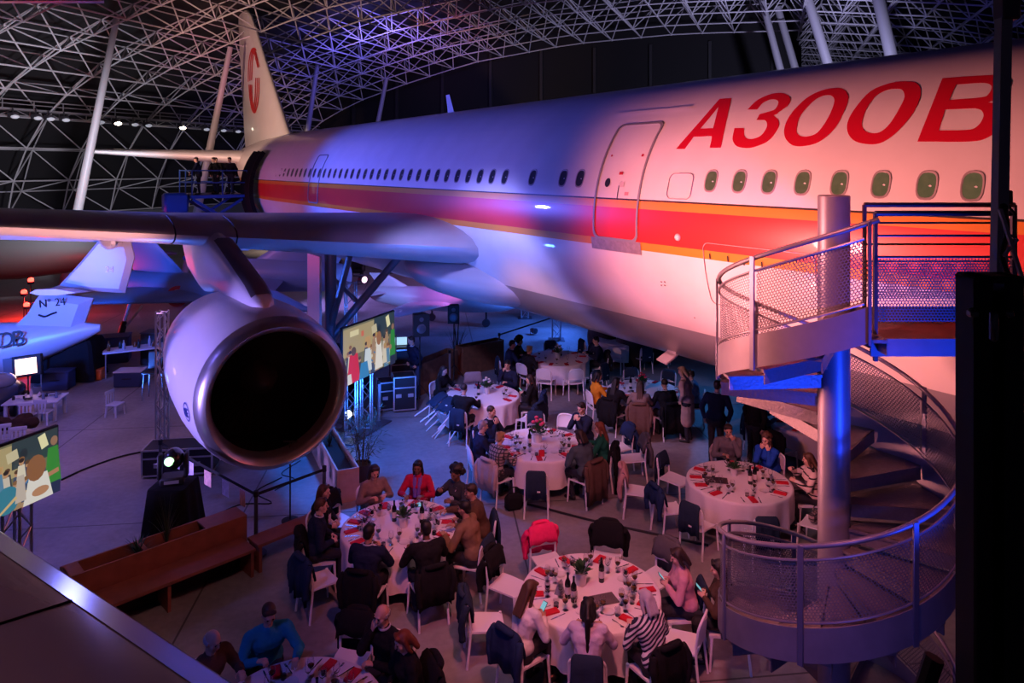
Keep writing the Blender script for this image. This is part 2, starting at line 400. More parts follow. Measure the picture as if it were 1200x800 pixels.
# lettering traced onto the curved skin
def decal(polys, strips, name, mm, parent, step=5.0, off=.003):
    bm = bmesh.new()
    def poly(pts): bmesh.ops.triangulate(bm, faces=[bm.faces.new([bm.verts.new((x, y, 0)) for x, y in pts])])
    for p in polys: poly(p)
    for o_, i_, closed in strips:
        def dens(q):
            P = [Vector((*a, 0)) for a in q]
            if closed: P = [P[-1]] + P + [P[0], P[1]]
            s_ = smoothpath(P, 4)
            return s_[4:-5] if closed else s_
        o2, i2 = dens(o_), dens(i_); n = len(o2)
        for k in range(n if closed else n - 1):
            j_ = (k + 1) % n; poly([o2[k][:2], o2[j_][:2], i2[j_][:2], i2[k][:2]])
    for _ in range(5):
        es = [e for e in bm.edges if e.calc_length() > step]
        if not es: break
        bmesh.ops.subdivide_edges(bm, edges=es, cuts=1); bmesh.ops.triangulate(bm, faces=[f for f in bm.faces if len(f.verts) > 4])
    for v in bm.verts: v.co = jcyl(v.co.x, v.co.y, off)
    me = bpy.data.meshes.new(name); bm.to_mesh(me); bm.free(); me.materials.append(mm); me.shade_smooth()
    o = bpy.data.objects.new(name, me); COL.objects.link(o); o.parent = parent; return o
k5 = 220 / 1200
c1 = lambda L: [(780 + x * k5, 70 + y * k5) for x, y in L]
c2 = lambda L: [(980 + x * k5, 70 + y * k5) for x, y in L]
decal([c1([(65, 570), (345, 250), (340, 297), (222, 440), (178, 492), (122, 570)]), c1([(345, 250), (420, 245), (352, 562), (283, 563), (296, 487), (303, 437), (340, 297)]), c1([(222, 440), (303, 437), (296, 487), (178, 492)])], [], 'letter', RED, jet)
decal([c1([(600, 348), (690, 322), (722, 340), (690, 355), (632, 385), (580, 385)]), c1([(690, 355), (722, 392), (632, 385)])],
      [(c1([(523, 318), (590, 255), (680, 218), (755, 215), (796, 245), (778, 295), (690, 355)]), c1([(585, 318), (622, 275), (672, 254), (710, 257), (720, 278), (690, 322), (600, 348)]), False),
       (c1([(690, 355), (722, 390), (715, 445), (650, 522), (540, 563), (455, 552), (428, 505), (440, 437)]), c1([(580, 385), (632, 385), (648, 410), (640, 445), (600, 490), (540, 507), (505, 490), (500, 437)]), False)], 'letter', RED, jet)
decal([], [(c1([(1167, 230), (1140, 190), (1090, 180), (1000, 195), (900, 245), (805, 340), (760, 430), (765, 500), (810, 545), (880, 552), (980, 525), (1080, 440), (1140, 330), (1163, 270)]),
            c1([(1078, 250), (1062, 230), (1030, 226), (980, 240), (920, 285), (860, 360), (838, 430), (842, 470), (870, 490), (910, 490), (970, 465), (1030, 385), (1064, 315), (1077, 275)]), True)], 'letter', RED, jet)
decal([], [(c2([(540, 200), (515, 150), (455, 138), (350, 148), (220, 200), (120, 310), (72, 400), (75, 470), (120, 520), (210, 540), (300, 525), (400, 450), (490, 340), (533, 250)]),
            c2([(435, 220), (420, 192), (390, 185), (330, 192), (260, 225), (200, 300), (168, 380), (165, 420), (185, 455), (235, 470), (285, 458), (340, 410), (400, 315), (433, 250)]), True)], 'letter', RED, jet)
decal([c2([(678, 118), (765, 158), (722, 257), (695, 318), (655, 452), (518, 523)]), c2([(722, 257), (970, 272), (890, 310), (695, 318)])],
      [(c2([(678, 118), (860, 105), (1020, 97), (1090, 105), (1122, 145), (1095, 210), (1040, 248), (970, 272)]), c2([(765, 158), (880, 150), (950, 149), (985, 160), (993, 180), (975, 215), (930, 240), (722, 257)]), False),
       (c2([(970, 272), (1030, 285), (1070, 325), (1075, 370), (1040, 440), (960, 500), (850, 523), (518, 523)]), c2([(890, 310), (925, 322), (940, 345), (938, 370), (915, 410), (870, 442), (790, 450), (655, 452)]), False)], 'letter', RED, jet)
# cabin windows
FRAME = mat('window_frame_grey', (.40, .36, .37), .45, .2)
PANE = mat('dark_window_pane', (.025, .03, .045), .3, spec=.4)
GPANE = mat('green_lit_window_pane', (.05, .055, .04), .4, spec=.2, emit=(.12, .14, .06), estr=.42, noise=.8, nscale=9)
def oval(y, z, hw, hh, off, n=20, p=2.8):
    s0 = math.asin((z - FZ) / FR) * FR; out = []
    for k in range(n):
        q = 2 * math.pi * k / n; c, s_ = math.cos(q), math.sin(q)
        out.append(skin_a(y + math.copysign(abs(c) ** (2 / p), c) * hw, s0 + math.copysign(abs(s_) ** (2 / p), s_) * hh, off))
    return out
def win(y, z=6.09, green=False, dark=False):
    m = MB(); m.loft([oval(y, z, .128, .188, .001), oval(y, z, .124, .184, .005), oval(y, z, .106, .160, .005), oval(y, z, .102, .155, .002)])
    f = m.build('cabin_window', FRAME, jet)
    m = MB(); m.add(oval(y, z, .104, .157, .003), [tuple(range(20))]); m.build('pane', GPANE if green else PANE, f)
for px, g in [(831.7, 1), (865, 1), (900, 1), (939.3, 1), (982.7, 1), (1031.7, 1), (1085.7, 1), (1139.3, 1), (679, 0), (659, 0), (623, 0)]:
    win(jcyl(px, 217.5 if px > 800 else 210.5).y, green=g)
yw = jcyl(591, 209).y; k = 0
while yw + k * .533 < 31:
    if not (9999 < k < 0): win(yw + k * .533)
    k += 1
def ringstrip(outer, inner, name, mm, parent):
    m = MB(); m.loft([outer, inner]); return m.build(name, mm, parent)
def rrect(y0, y1, s0, s1, rad, off, n=5, grow=0.0):
    y0, y1, s0, s1 = y0 - grow, y1 + grow, s0 - grow, s1 + grow; rad = rad + grow; out = []
    for cy, cs, a0 in ((y1 - rad, s1 - rad, 0), (y0 + rad, s1 - rad, 90), (y0 + rad, s0 + rad, 180), (y1 - rad, s0 + rad, 270)):
        for k in range(n + 1):
            q = R(a0 + 90 * k / n); out.append((cy + rad * math.cos(q), cs + rad * math.sin(q)))
    dense = []
    for k in range(len(out)):
        a, b_ = out[k], out[(k + 1) % len(out)]; nn = max(1, int(math.hypot(b_[0] - a[0], b_[1] - a[1]) / .15))
        dense += [(a[0] + (b_[0] - a[0]) * i / nn, a[1] + (b_[1] - a[1]) * i / nn) for i in range(nn)]
    return [skin_a(y, s, off) for y, s in dense]
def arcs(px, py): p = jcyl(px, py); return p.y, math.asin((p.z - FZ) / FR) * FR
(ya, sa), (yb, sb), (yc, sc_), (yd, sd) = arcs(694, 278), arcs(746.5, 285), arcs(729, 145.5), arcs(781.6, 142.5)
dy0, dy1, ds0, ds1 = (yb + yd) / 2, (ya + yc) / 2, (sa + sb) / 2, (sc_ + sd) / 2
door = bpy.data.objects.new('cabin_door', None); COL.objects.link(door); door.parent = jet
def seal(y0, y1, s0, s1, rad, th, name, parent, mm=None):
    a, b_ = rrect(y0, y1, s0, s1, rad, .004), rrect(y0, y1, s0, s1, rad, .016)
    dn = []
    rad2 = max(rad - th, .01)
    n = len(a); cy, cs = (y0 + y1) / 2, (s0 + s1) / 2
    inn = []
    for k in range(n):
        # shrink towards the inside
        p = a[k]; s_ = math.asin((p.z - FZ) / (FR + .004)) * FR
        ky = 1 - 2 * th / (y1 - y0); ks = 1 - 2 * th / (s1 - s0)
        inn.append((cy + (p.y - cy) * ky, cs + (s_ - cs) * ks))
    m = MB(); m.loft([a, b_, [skin_a(y, s, .016) for y, s in inn], [skin_a(y, s, .004) for y, s in inn]])
    return m.build(name, mm or JLINE, parent)
seal(dy0, dy1, ds0, ds1, .14, .045, 'door_seal', door)
def patch(y0, y1, s0, s1, off, name, mm, parent, n=4):
    m = MB(); m.loft([[skin_a(y0 + (y1 - y0) * j / 3, s0 + (s1 - s0) * i / n, off) for j in range(4)] for i in range(n + 1)], closed=False); return m.build(name, mm, parent)
yy, ss = arcs(712, 214)
m = MB(); m.add([skin_a(yy + .07 * math.cos(q), ss + .085 * math.sin(q), .008) for q in np.linspace(0, 2 * math.pi, 18)[:-1]], [tuple(range(17))]); m.build('porthole', PANE, door)
dkred = mat('door_marking_red', (.5, .02, .03), .5)
for (px, py, hw, hh, mm) in [(717, 182.5, .02, .02, dkred), (753, 182, .025, .025, dkred), (728, 203, .05, .028, dkred), (724, 225, .008, .12, BLACK), (734, 227, .05, .03, mat('marking_pink', (.6, .3, .32), .5)), (729, 216, .05, .05, mat('marking_faint', (.66, .55, .56), .5))]:
    yy, ss = arcs(px, py); patch(yy - hw, yy + hw, ss - hh, ss + hh, .008, 'placard', mm, door, 2)
y1_, s1_ = arcs(691, 276); y2_, s2_ = arcs(753, 298)
patch(dy0 - .06, dy1 + .06, ds0 - .2, ds0 + .02, .012, 'scuff_plate', mat('scuffed_sill_plate', (.34, .30, .31), .55, .5, noise=.4, nscale=12), jet)
yy, ss = arcs(794, 278); m = MB(); m.ell(skin_a(yy, ss, .0), (.05, .06, .06)); m.build('vent_fairing', JW, jet)
# rain gutter above the door, service hatch, far door
(ya, sa), (yb, sb) = arcs(722, 135), arcs(808, 128)
patch(yb, ya, (sa + sb) / 2 - .02, (sa + sb) / 2 + .02, .04, 'rain_gutter', JW, jet, 1)
(ya, sa), (yb, sb) = arcs(366, 238), arcs(381, 181)
seal((ya + yb) / 2 - .55, (ya + yb) / 2 + .55, sa, sb, .14, .05, 'cabin_door', jet)
(ya, sa), (yb, sb) = arcs(803, 234), arcs(790, 203)
seal(ya - .1, ya + .42, sa, sb, .1, .008, 'service_hatch', jet, mat('panel_line', (.45, .40, .42), .5))
(ya, sa), (yb, sb) = arcs(832, 345), arcs(955, 300)
seal(yb, ya, sa - .15, sb + .02, .1, .008, 'access_hatch', jet, mat('panel_line', (.45, .40, .42), .5))
for (px, py) in [(812, 299), (833, 302), (852, 306), (873, 309)]:
    yy, ss = arcs(px + 20, py); patch(yy - .012, yy + .012, ss - .06, ss + .03, .012, 'hatch_latch', BLACK, jet, 1)
for (px, py) in [(775, 330), (779, 330), (775, 334), (779, 334), (814, 372)]:
    yy, ss = arcs(px, py); patch(yy - .012, yy + .012, ss - .012, ss + .012, .008, 'drain_hole', BLACK, jet, 1)
p = jx(529, 131, 0.0); p.z = 8.05
m = MB(); m.loft([[(x, p.y + y, z) for x, y in ((-.02, 0), (0, -.22), (.02, 0), (0, .22))] if z < 8.2 else [(x, p.y + .25 + y * .6, z) for x, y in ((-.015, 0), (0, -.2), (.015, 0), (0, .2))] for z in (8.0, 8.7)], capb=True); m.build('antenna_blade', JW, jet)
# belly fairing
m = MB(); rings = []
for i in range(25):
    t = i / 24; y = 12.2 + 9.2 * t; k = math.sin(math.pi * t) ** .55
    rings.append([(2.95 * k * math.cos(q) * (1 if abs(math.cos(q)) < 2 else 1), y, 3.5 + (.95 * k) * math.sin(q)) for q in np.linspace(0, 2 * math.pi, 33)[:-1]])
m.loft(rings); m.build('belly_fairing', mat('belly_fairing_grey', (.52, .52, .55), .35, .1), jet)
m = MB(); c = jx(782, 419, -1.5); m.box((c.x, c.y, 2.70), (.34, .24, .035), M=Euler((R(10), R(-22), 0)).to_matrix()); m.box((c.x + .13, c.y, 2.79), (.035, .22, .16)); m.build('hanging_panel', JW, jet)

# lifting surfaces
def foil(p, chord, thick, n=14, twist=0.0, vert=False):
    out = []
    for side in (1, -1):
        for k in range(n):
            q = k / n if side == 1 else 1 - k / n
            u = (1 - math.cos(math.pi * q)) / 2
            th = 5 * thick * (.2969 * math.sqrt(u) - .126 * u - .3516 * u * u + .2843 * u ** 3 - .1015 * u ** 4)
            cam_ = .018 * math.sin(math.pi * u) if not vert else 0
            z = (cam_ + side * th) * chord; y = u * chord
            if vert: out.append(Vector((p[0] - z, p[1] + y, p[2])))
            else: out.append(Vector((p[0], p[1] + y, p[2] + z - math.tan(twist) * y)))
    return out
def wing_at(x):     # LE point, chord, thickness
    a = -x; le = 14.55 + (a - 2.7) * .532; z = 4.38 + (a - 2.7) * .064
    ch = spline([1.5, 2.7, 8.6, 22.4], [11.2, 10.4, 6.9, 2.8], a); th = spline([1.5, 2.7, 8.6, 22.4], [.125, .12, .105, .1], a)
    return (x, le, z), ch, th
for sgn in (1, -1):
    m = MB(); rings = []
    for a in (1.4, 2.7, 3.4, 5, 7, 8.6, 11, 14, 18, 22.4):
        p, ch, th = wing_at(-a); g = foil(p, ch, th, twist=R(2)); rings.append([Vector((v.x * sgn, v.y, v.z)) for v in g])
    m.loft(rings, capb=True); w = m.build('wing', JG, jet, smooth=60)
    if sgn == 1:
        # slat joints and the lowered flap behind
        for a in (7.55, 8.75):
            p, ch, th = wing_at(-a); g = foil(p, ch * 1.002, th * 1.02, twist=R(2)); gi = [g[k] for k in list(range(22, 28)) + list(range(0, 5))]
            q = MB(); q.tube(gi, .018, 5); q.build('slat_joint', BLACK, w)
        for a0, a1 in ((8.9, 12.2), (3.2, 7.2)):
            q = MB(); rr = []
            for a in (a0, a1):
                p, ch, th = wing_at(-a); rr.append([Vector((-a, p[1] + ch * .86 + y, p[2] - .28 + z)) for y, z in ((0, .12), (.25, .2), (.7, .05), (1.5, -.55), (.6, -.12), (.2, -.05))])
            q.loft(rr, capa=True, capb=True); q.build('flap', JW, w, smooth=0)
        for a in (6.0, 9.6, 13.0):
            p, ch, th = wing_at(-a); q = MB(); q.ell((-a, p[1] + ch * .85, p[2] - .55), (.24, 1.7, .33)); q.build('flap_track_fairing', JW, w)
# tailplane and fin
for sgn in (1, -1):
    m = MB(); rings = []
    for a, le, ch, z, th_ in ((.6, 40.2, 5.2, 6.75, .17), (4, 42.0, 3.9, 6.92, .15), (8.5, 44.4, 2.2, 7.15, .12)):
        rings.append([Vector((v.x * sgn, v.y, v.z)) for v in foil((-a, le, z), ch, th_)])
    m.loft(rings, capb=True); m.build('tailplane', JW, jet, smooth=60)
m = MB(); rings = []
for z, le, ch in ((7.3, 36.6, 10.6), (8.2, 38.2, 9.3), (12, 42.1, 6.2), (15.6, 45.6, 3.5), (16.2, 46.6, 2.4)):
    rings.append(foil((0, le, z), ch, .1, vert=True))
m.loft(rings, capb=True); fin = m.build('tail_fin', JW, jet, smooth=60)
m = MB()      # concentric mark on the fin
def finp(px, py):
    p = jx(px, py, -.0); z = p.z; le = spline([7.3, 8.2, 12, 15.6, 16.2], [36.6, 38.2, 42.1, 45.6, 46.6], z); ch = spline([7.3, 8.2, 12, 15.6, 16.2], [10.6, 9.3, 6.2, 3.5, 2.4], z)
    u = max(.02, min(.98, (p.y - le) / ch)); th = 5 * .1 * (.2969 * math.sqrt(u) - .126 * u - .3516 * u * u + .2843 * u ** 3 - .1015 * u ** 4) * ch
    for _ in range(3):
        p = jx(px, py, -th - .03); u = max(.02, min(.98, (p.y - le) / ch)); th = 5 * .1 * (.2969 * math.sqrt(u) - .126 * u - .3516 * u * u + .2843 * u ** 3 - .1015 * u ** 4) * ch
    return jx(px, py, -th - .04)
kf = 100 / 444
for k in range(3):
    i = k * 9
    up = [(92 + i, 425 - i * .4), (95 + i, 330 - i * -.2), (106 + i * .6, 272 + i * .8), (118 + i * .1, 256 + i), (133 - i * .4, 264 + i * .9), (146 - i * .7, 300 + i * .7), (152 - i * .5, 350)]
    dn = [(149 - i, 405), (146 - i, 500), (136 - i * .8, 560 - i * .6), (125 - i * .2, 582 - i), (110 + i * .3, 560 - i), (100 + i * .6, 500 - i * .4), (96 + i * .8, 440)]
    for q in (up, dn):
        L = smoothpath([finp(270 + x * kf, y * kf) for x, y in q], 5)
        P = []
        for a in range(len(L)):
            w_ = .09 if 0 < a < len(L) - 1 else .07
            t = (L[min(a + 1, len(L) - 1)] - L[max(a - 1, 0)]).normalized(); sd_ = Vector((0, -t.z, t.y)).normalized() * w_; P.append([L[a] - sd_, L[a] + sd_])
        m.loft(P, closed=False)
m.build('fin_emblem', mat('fin_emblem_red', (.55, .03, .03), .5), fin)

# engine
EX, EZ = -7.94, 2.34
my = Matrix.Rotation(R(-90), 3, 'X')
def engine(ex, parent):
    e = bpy.data.objects.new('engine', None); COL.objects.link(e); e.parent = parent; e.location = (ex, 12.55, EZ)
    m = MB(); m.lathe([(1.335, .28), (1.37, .5), (1.415, 1.0), (1.43, 1.6), (1.40, 2.5), (1.33, 3.4), (1.22, 4.2), (1.20, 4.22), (1.05, 4.2)], 56, M=my); m.build('cowl', JW, e)
    m = MB(); m.lathe([(1.335, .28), (1.30, .13), (1.255, .045), (1.19, .0), (1.125, .045), (1.08, .15), (1.05, .35)], 56, M=my); m.build('inlet_lip', LIP, e)
    m = MB(); m.lathe([(1.05, .35), (1.06, .9), (1.10, 1.5)], 56, M=my); m.build('intake_duct', JDK, e)
    m = MB()
    for k in range(38):
        q = 2 * math.pi * k / 38; c, s_ = math.cos(q), math.sin(q); t = Vector((-s_, 0, c)); r_ = Vector((c, 0, s_))
        a = r_ * .33 + Vector((0, 1.35, 0)); b_ = r_ * 1.08 + Vector((0, 1.35, 0))
        m.add([a - t * .05 + Vector((0, -.1, 0)), a + t * .05 + Vector((0, .1, 0)), b_ + t * .09 + Vector((0, .03, 0)), b_ - t * .09 + Vector((0, -.03, 0))], [(0, 1, 2, 3)])
    m.lathe([(1.1, 1.5), (.1, 1.55)], 40, M=my)
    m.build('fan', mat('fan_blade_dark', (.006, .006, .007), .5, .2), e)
    m = MB(); m.lathe([(.01, .72), (.12, .78), (.24, .95), (.33, 1.2), (.35, 1.4)], 28, M=my); m.build('spinner', mat('spinner_black', (.02, .02, .024), .28, coat=.5), e)
    m = MB(); m.lathe([(.95, 4.0), (.92, 4.6), (.7, 5.6), (.5, 6.3), (.42, 6.35), (.2, 6.9)], 40, M=my); m.build('core_cowl', mat('core_metal', (.3, .3, .32), .4, .8), e)
    # roundel on the cowl
    m = MB(); q0 = R(188)
    def cw(y, s_, off=.008):
        a = q0 + s_ / 1.4; rr = spline([.28, .5, 1.0, 1.6], [1.335, 1.37, 1.415, 1.43], y) + off; return Vector((rr * math.cos(a), y, rr * math.sin(a)))
    for r0, r1 in ((.17, .145), (.125, .02)):
        n = 20
        if r1 > .1: m.loft([[cw(.62 + r * math.cos(q), r * math.sin(q)) for q in np.linspace(0, 2 * math.pi, n + 1)[:-1]] for r in (r0, r1)])
    for pth in ([(-.02, .08), (-.09, .07), (-.10, -.05), (-.02, -.06), (-.02, .0), (-.07, .0)], [(.09, .06), (.02, .08), (.02, .01), (.08, .01), (.02, .0), (.01, -.07), (.09, -.06)]):
        m.tube([cw(.62 - x, z, .008) for x, z in pth], .012, 4)
    m.build('maker_roundel', mat('roundel_blue', (.05, .08, .30), .5), e)
    return e
engine(EX, jet); engine(-EX, jet)
for sgn in (1, -1):
    m = MB(); rings = []
    for y, zb, zt, w_ in ((13.35, 3.72, 3.74, .05), (13.55, 3.6, 3.92, .2), (14.1, 3.55, 4.1, .26), (15.2, 3.5, 4.36, .26), (16.3, 3.5, 4.62, .25), (17.2, 3.45, 4.82, .24), (18.5, 3.3, 4.75, .22), (20.3, 3.6, 4.6, .16), (21.5, 4.1, 4.5, .05)):
        rings.append([Vector((EX * sgn + w_ * math.cos(q) * (1 if abs(math.sin(q)) < .8 else .8), y, (zb + zt) / 2 + (zt - zb) / 2 * math.copysign(abs(math.sin(q)) ** .5, math.sin(q)))) for q in np.linspace(0, 2 * math.pi, 21)[:-1]])
    m.loft(rings, capa=True, capb=True); m.build('pylon', JW, jet, smooth=50)
    m = MB(); m.loft([[Vector((EX * sgn + x, y, z + .02 + (.0 if abs(x) < .15 else -.05))) for x in (-.2, -.12, 0, .12, .2)] for y, z in ((13.6, 3.93), (14.1, 4.1), (15.2, 4.36), (16.3, 4.62), (16.75, 4.72))], closed=False); m.build('pylon_spine', JDK if 0 else mat('pylon_spine_grey', (.16, .14, .16), .5), jet)
# main landing gear
GB = mat('gear_strut_blue_grey', (.20, .24, .32), .4, .4)
for sgn in (1, -1):
    g = bpy.data.objects.new('landing_gear', None); COL.objects.link(g); g.parent = jet; g.location = (-4.6 * sgn, 19.2 if sgn == 1 else 17.2, 0)
    m = MB(); m.tube([(0, 0, .65), (0, 0, 4.1)], [.13, .17], 12); m.tube([(.0, .0, 1.6), (1.9 * sgn, -.3, 3.7)], .11, 10); m.tube([(0, 0, 3.3), (.8 * sgn, 0, 2.5)], .06, 8); m.tube([(0, -.1, 2.0), (0, -1.4, 4.0)], .09, 8); m.build('strut', GB, g)
    m = MB(); m.box((-.42 * sgn, .1, 2.75), (.06, 1.0, 2.3)); m.build('gear_door', JW, g, smooth=0)
    m = MB(); m.bar((0, -.75, .6), (0, .75, .6), .2, .2); m.build('bogie_beam', GB, g)
    for yy in (-.7, .7):
        for xx in (-.45, .45):
            m = MB(); m.lathe([(.2, -.19), (.5, -.19), (.6, -.12), (.62, 0), (.6, .12), (.5, .19), (.2, .19)], 24, c=(xx, yy, .62), M=Matrix.Rotation(R(90), 3, 'Y'), capb=True, capt=True); m.build('wheel', BLACK, g)
g = bpy.data.objects.new('nose_gear', None); COL.objects.link(g); g.parent = jet; g.location = (0, -3.2, 0)
m = MB(); m.tube([(0, 0, .5), (0, 0, 2.7)], .11, 10); m.bar((-.3, 0, .5), (.3, 0, .5), .12); m.build('strut', GB, g)
for xx in (-.3, .3):
    m = MB(); m.lathe([(.2, -.14), (.42, -.14), (.5, -.07), (.5, .07), (.42, .14), (.2, .14)], 20, c=(xx, 0, .5), M=Matrix.Rotation(R(90), 3, 'Y'), capb=True, capt=True); m.build('wheel', BLACK, g)
# ================================================================== spiral staircase, landing, dark posts at the right
SX, SY, SR = 3.35, 7.46, 1.15
st = thing('spiral_staircase', 'galvanised spiral staircase with perforated guard around a thick round column', 'staircase', (SX, SY, 0))
RZ = ([0, 96, 200, 292, 374, 456, 560, 700], [5.81, 5.10, 4.26, 3.50, 2.92, 2.40, 1.72, .8])
def rail_z(D): return spline(RZ[0], RZ[1], D)
_D = np.array(RZ[0], float); 
def rz_s(D): # smoothed
    return sum(rail_z(D + k) for k in (-40, -20, 0, 20, 40)) / 5 if 40 < D < 640 else rail_z(D)
def pol(D, r, z): q = R(260 - D); return Vector((r * math.cos(q), r * math.sin(q), z))
# perforated sheet: real holes cut by a repeating alpha pattern
pf = mat('perforated_sheet', (.20, .21, .25), .5, .4); nt = pf.node_tree; b = nt.nodes['Principled BSDF']
uvn = nt.nodes.new('ShaderNodeUVMap'); sp = nt.nodes.new('ShaderNodeSeparateXYZ'); nt.links.new(uvn.outputs[0], sp.inputs[0])
def mth2(op, a, bb=None, nt=nt):
    n = nt.nodes.new('ShaderNodeMath'); n.operation = op
    for i, x in enumerate((a, bb)):
        if x is None: continue
        if isinstance(x, (int, float)): n.inputs[i].default_value = x
        else: nt.links.new(x, n.inputs[i])
    return n.outputs[0]
P_ = .030
u1 = mth2('MULTIPLY', sp.outputs['X'], 1 / P_); v1 = mth2('MULTIPLY', sp.outputs['Y'], 1 / (P_ * 1.732))
def dist2(ou, ov):
    a = mth2('SUBTRACT', mth2('FRACT', mth2('ADD', u1, 100 + ou)), .5); c = mth2('MULTIPLY', mth2('SUBTRACT', mth2('FRACT', mth2('ADD', v1, 100 + ov)), .5), 1.732)
    return mth2('ADD', mth2('MULTIPLY', a, a), mth2('MULTIPLY', c, c))
hole = mth2('LESS_THAN', mth2('MINIMUM', dist2(0, 0), dist2(.5, .5)), .135)
nt.links.new(mth2('SUBTRACT', 1.0, hole), b.inputs['Alpha'])
def uvgrid(name, rows, uvs, mm, parent, smooth=True):
    """surface from rows of points with a uv layer in metres"""
    n = len(rows[0]); vs = [tuple(p) for r_ in rows for p in r_]; fs = []
    for i in range(len(rows) - 1):
        for k in range(n - 1): fs.append((i * n + k, i * n + k + 1, (i + 1) * n + k + 1, (i + 1) * n + k))
    me = bpy.data.meshes.new(name); me.from_pydata(vs, [], fs); me.update(); me.materials.append(mm)
    uvl = me.uv_layers.new(name='UVMap'); flat = [q for r_ in uvs for q in r_]
    for lp in me.loops: uvl.data[lp.index].uv = flat[lp.vertex_index]
    if smooth: me.shade_smooth()
    o = bpy.data.objects.new(name, me); COL.objects.link(o); o.parent = parent; return o
STR = mat('stair_galvanised', (.24, .25, .29), .45, .45, noise=.22, nscale=5)
m = MB(); m.lathe([(.157, .0), (.157, 6.0)], 32); m.lathe([(.157, 6.0), (.15, 6.01), (0.001, 6.01)], 32); m.build('newel_column', STR, st)
D0, D1 = 0, 690
def sweep(Ds, r, dz): return [pol(D, r, rz_s(D) + dz) for D in Ds]
Ds = np.arange(0, 691, 6)
m = MB(); m.tube([pol(-4, SR, rz_s(0) + .03)] + sweep(Ds, SR, 0), .024, 10); m.build('handrail', STR, st)
m = MB(); m.tube(sweep(np.arange(2, 691, 6), SR, -.125), .013, 6); m.tube(sweep(np.arange(2, 691, 6), SR, -.70), .011, 6); m.build('mid_rail', STR, st)
m = MB()
Q = np.arange(0, 691, 6)
rows = []
for dz, r in ((-.74, SR + .012), (-1.06, SR + .012), (-1.06, SR - .0), (-.74, SR - .0)): rows.append(sweep(Q, r, dz))
rows = list(map(list, zip(*rows))); m.loft(rows, capa=True, capb=True); m.build('stringer', STR, st)
seg = [0, 52, 100, 148, 196, 244, 292, 340, 388, 436, 484, 532, 580, 628, 676]
for a, b_ in zip(seg[:-1], seg[1:]):
    Qs = np.linspace(a + 1.2, b_ - 1.2, 11); R0 = SR - .012
    uvgrid('perforated_panel', [[pol(D, R0, rz_s(D) - .13 - .57 * k / 2) for D in Qs] for k in range(3)], [[(R(D) * R0, .57 * (1 - k / 2)) for D in Qs] for k in range(3)], pf, st)
for D in seg[:-1]:
    m = MB(); q = R(260 - D); c, s_ = math.cos(q), math.sin(q)
    m.box(pol(D, SR + .022, rz_s(D) - .53), (.022, .03 if D == 0 else .055, 1.1), rz=q, bev=.004); m.build('baluster', DSTEEL if 0 else mat('stair_post_blue_grey', (.20, .22, .30), .4, .6), st)
# treads: folded chequer plate wedges
TR = mat('tread_plate', (.20, .19, .20), .5, .6, noise=.2, nscale=30, bump=.3)
nst = 25; stepD = 27.4
for k in range(nst):
    D = 8 + k * stepD
    z = rz_s(min(D + 6, 688)) - .93
    if z < .05: break
    m = MB(); half = stepD / 2 + 2.5
    outer = [pol(D + a, SR - .01, 0) for a in np.linspace(-half, half, 6)]; inner = [pol(D + a * 2.2, .165, 0) for a in np.linspace(-half, half, 6)]
    top = [Vector((p.x, p.y, z)) for p in outer] + [Vector((p.x, p.y, z)) for p in reversed(inner)]
    m.prism(top, (0, 0, -.03))
    a, b_ = pol(D + half, SR - .02, z - .07), pol(D + half * 1.6, .16, z - .07); m.bar(a, b_, .012, .14)
    a, b_ = pol(D - half, SR - .02, z - .07), pol(D - half * 1.6, .16, z - .07); m.bar(a, b_, .012, .14)
    m.build('tread', TR, st, smooth=0)
# landing from the stair head to the airliner door
ld = thing('landing_bridge', 'steel landing with perforated railings at the head of the spiral staircase', 'landing', (4.2, 6.5, 4.4))
def L(x, y, z): return Vector((x, y, z)) - ld.location
def railing(pA, pB, zf, ztop, nbars, panel, pw=.028, ext=.0):
    A, B_ = Vector(pA), Vector(pB); t = (B_ - A).normalized()
    m = MB(); m.tube([A + Vector((0, 0, ztop)) - t * ext - ld.location, B_ + Vector((0, 0, ztop)) + t * ext - ld.location], .026, 8); m.build('handrail', mat('landing_rail_dark', (.10, .10, .13), .4, .6), ld)
    m = MB()
    for p in (A, B_): m.bar(p + Vector((0, 0, zf - .1)) - ld.location, p + Vector((0, 0, ztop)) - ld.location, .032)
    for z in nbars: m.tube([A + Vector((0, 0, z)) - ld.location, B_ + Vector((0, 0, z)) - ld.location], .012, 6)
    m.build('railing_frame', MATS['landing_rail_dark'], ld)
    if panel:
        Ln = (B_ - A).length
        uvgrid('perforated_panel', [[A + (B_ - A) * i / 4 + Vector((0, 0, z)) - ld.location for i in range(5)] for z in panel], [[(Ln * i / 4, z) for i in range(5)] for z in panel], pf, ld)
yf = 6.55; a, b_ = at(1036, 400, yf), at(1155, 400, yf)
zz = lambda py, Y: H - (py - CY) / F * Y
railing((a.x - .08, yf, 0), (b_.x + .25, yf, 0), zz(410, yf), zz(250, yf), [zz(276, yf), zz(301, yf)], (zz(303, yf), zz(377, yf)))
yb_ = 7.5; a, b_ = at(1013, 400, yb_), at(1150, 400, yb_)
railing((a.x, yb_, 0), (b_.x + .35, yb_, 0), zz(350, yb_), zz(240, yb_), [zz(261, yb_), zz(286, yb_), zz(306, yb_)], (zz(308, yb_), zz(350, yb_)))
m = MB(); x0 = at(1018, 0, yf).x; m.box(L(x0 + 1.3, 7.05, zz(404, yf)), (2.6, 1.0, .06)); m.build('deck', TR, ld, smooth=0)
m = MB(); m.box(L(x0 + 1.3, yf - .03, zz(406, yf)), (2.6, .02, .16)); m.box(L(x0 + 1.3, 7.56, zz(404, yf)), (2.6, .02, .3)); m.build('fascia', STR, ld, smooth=0)
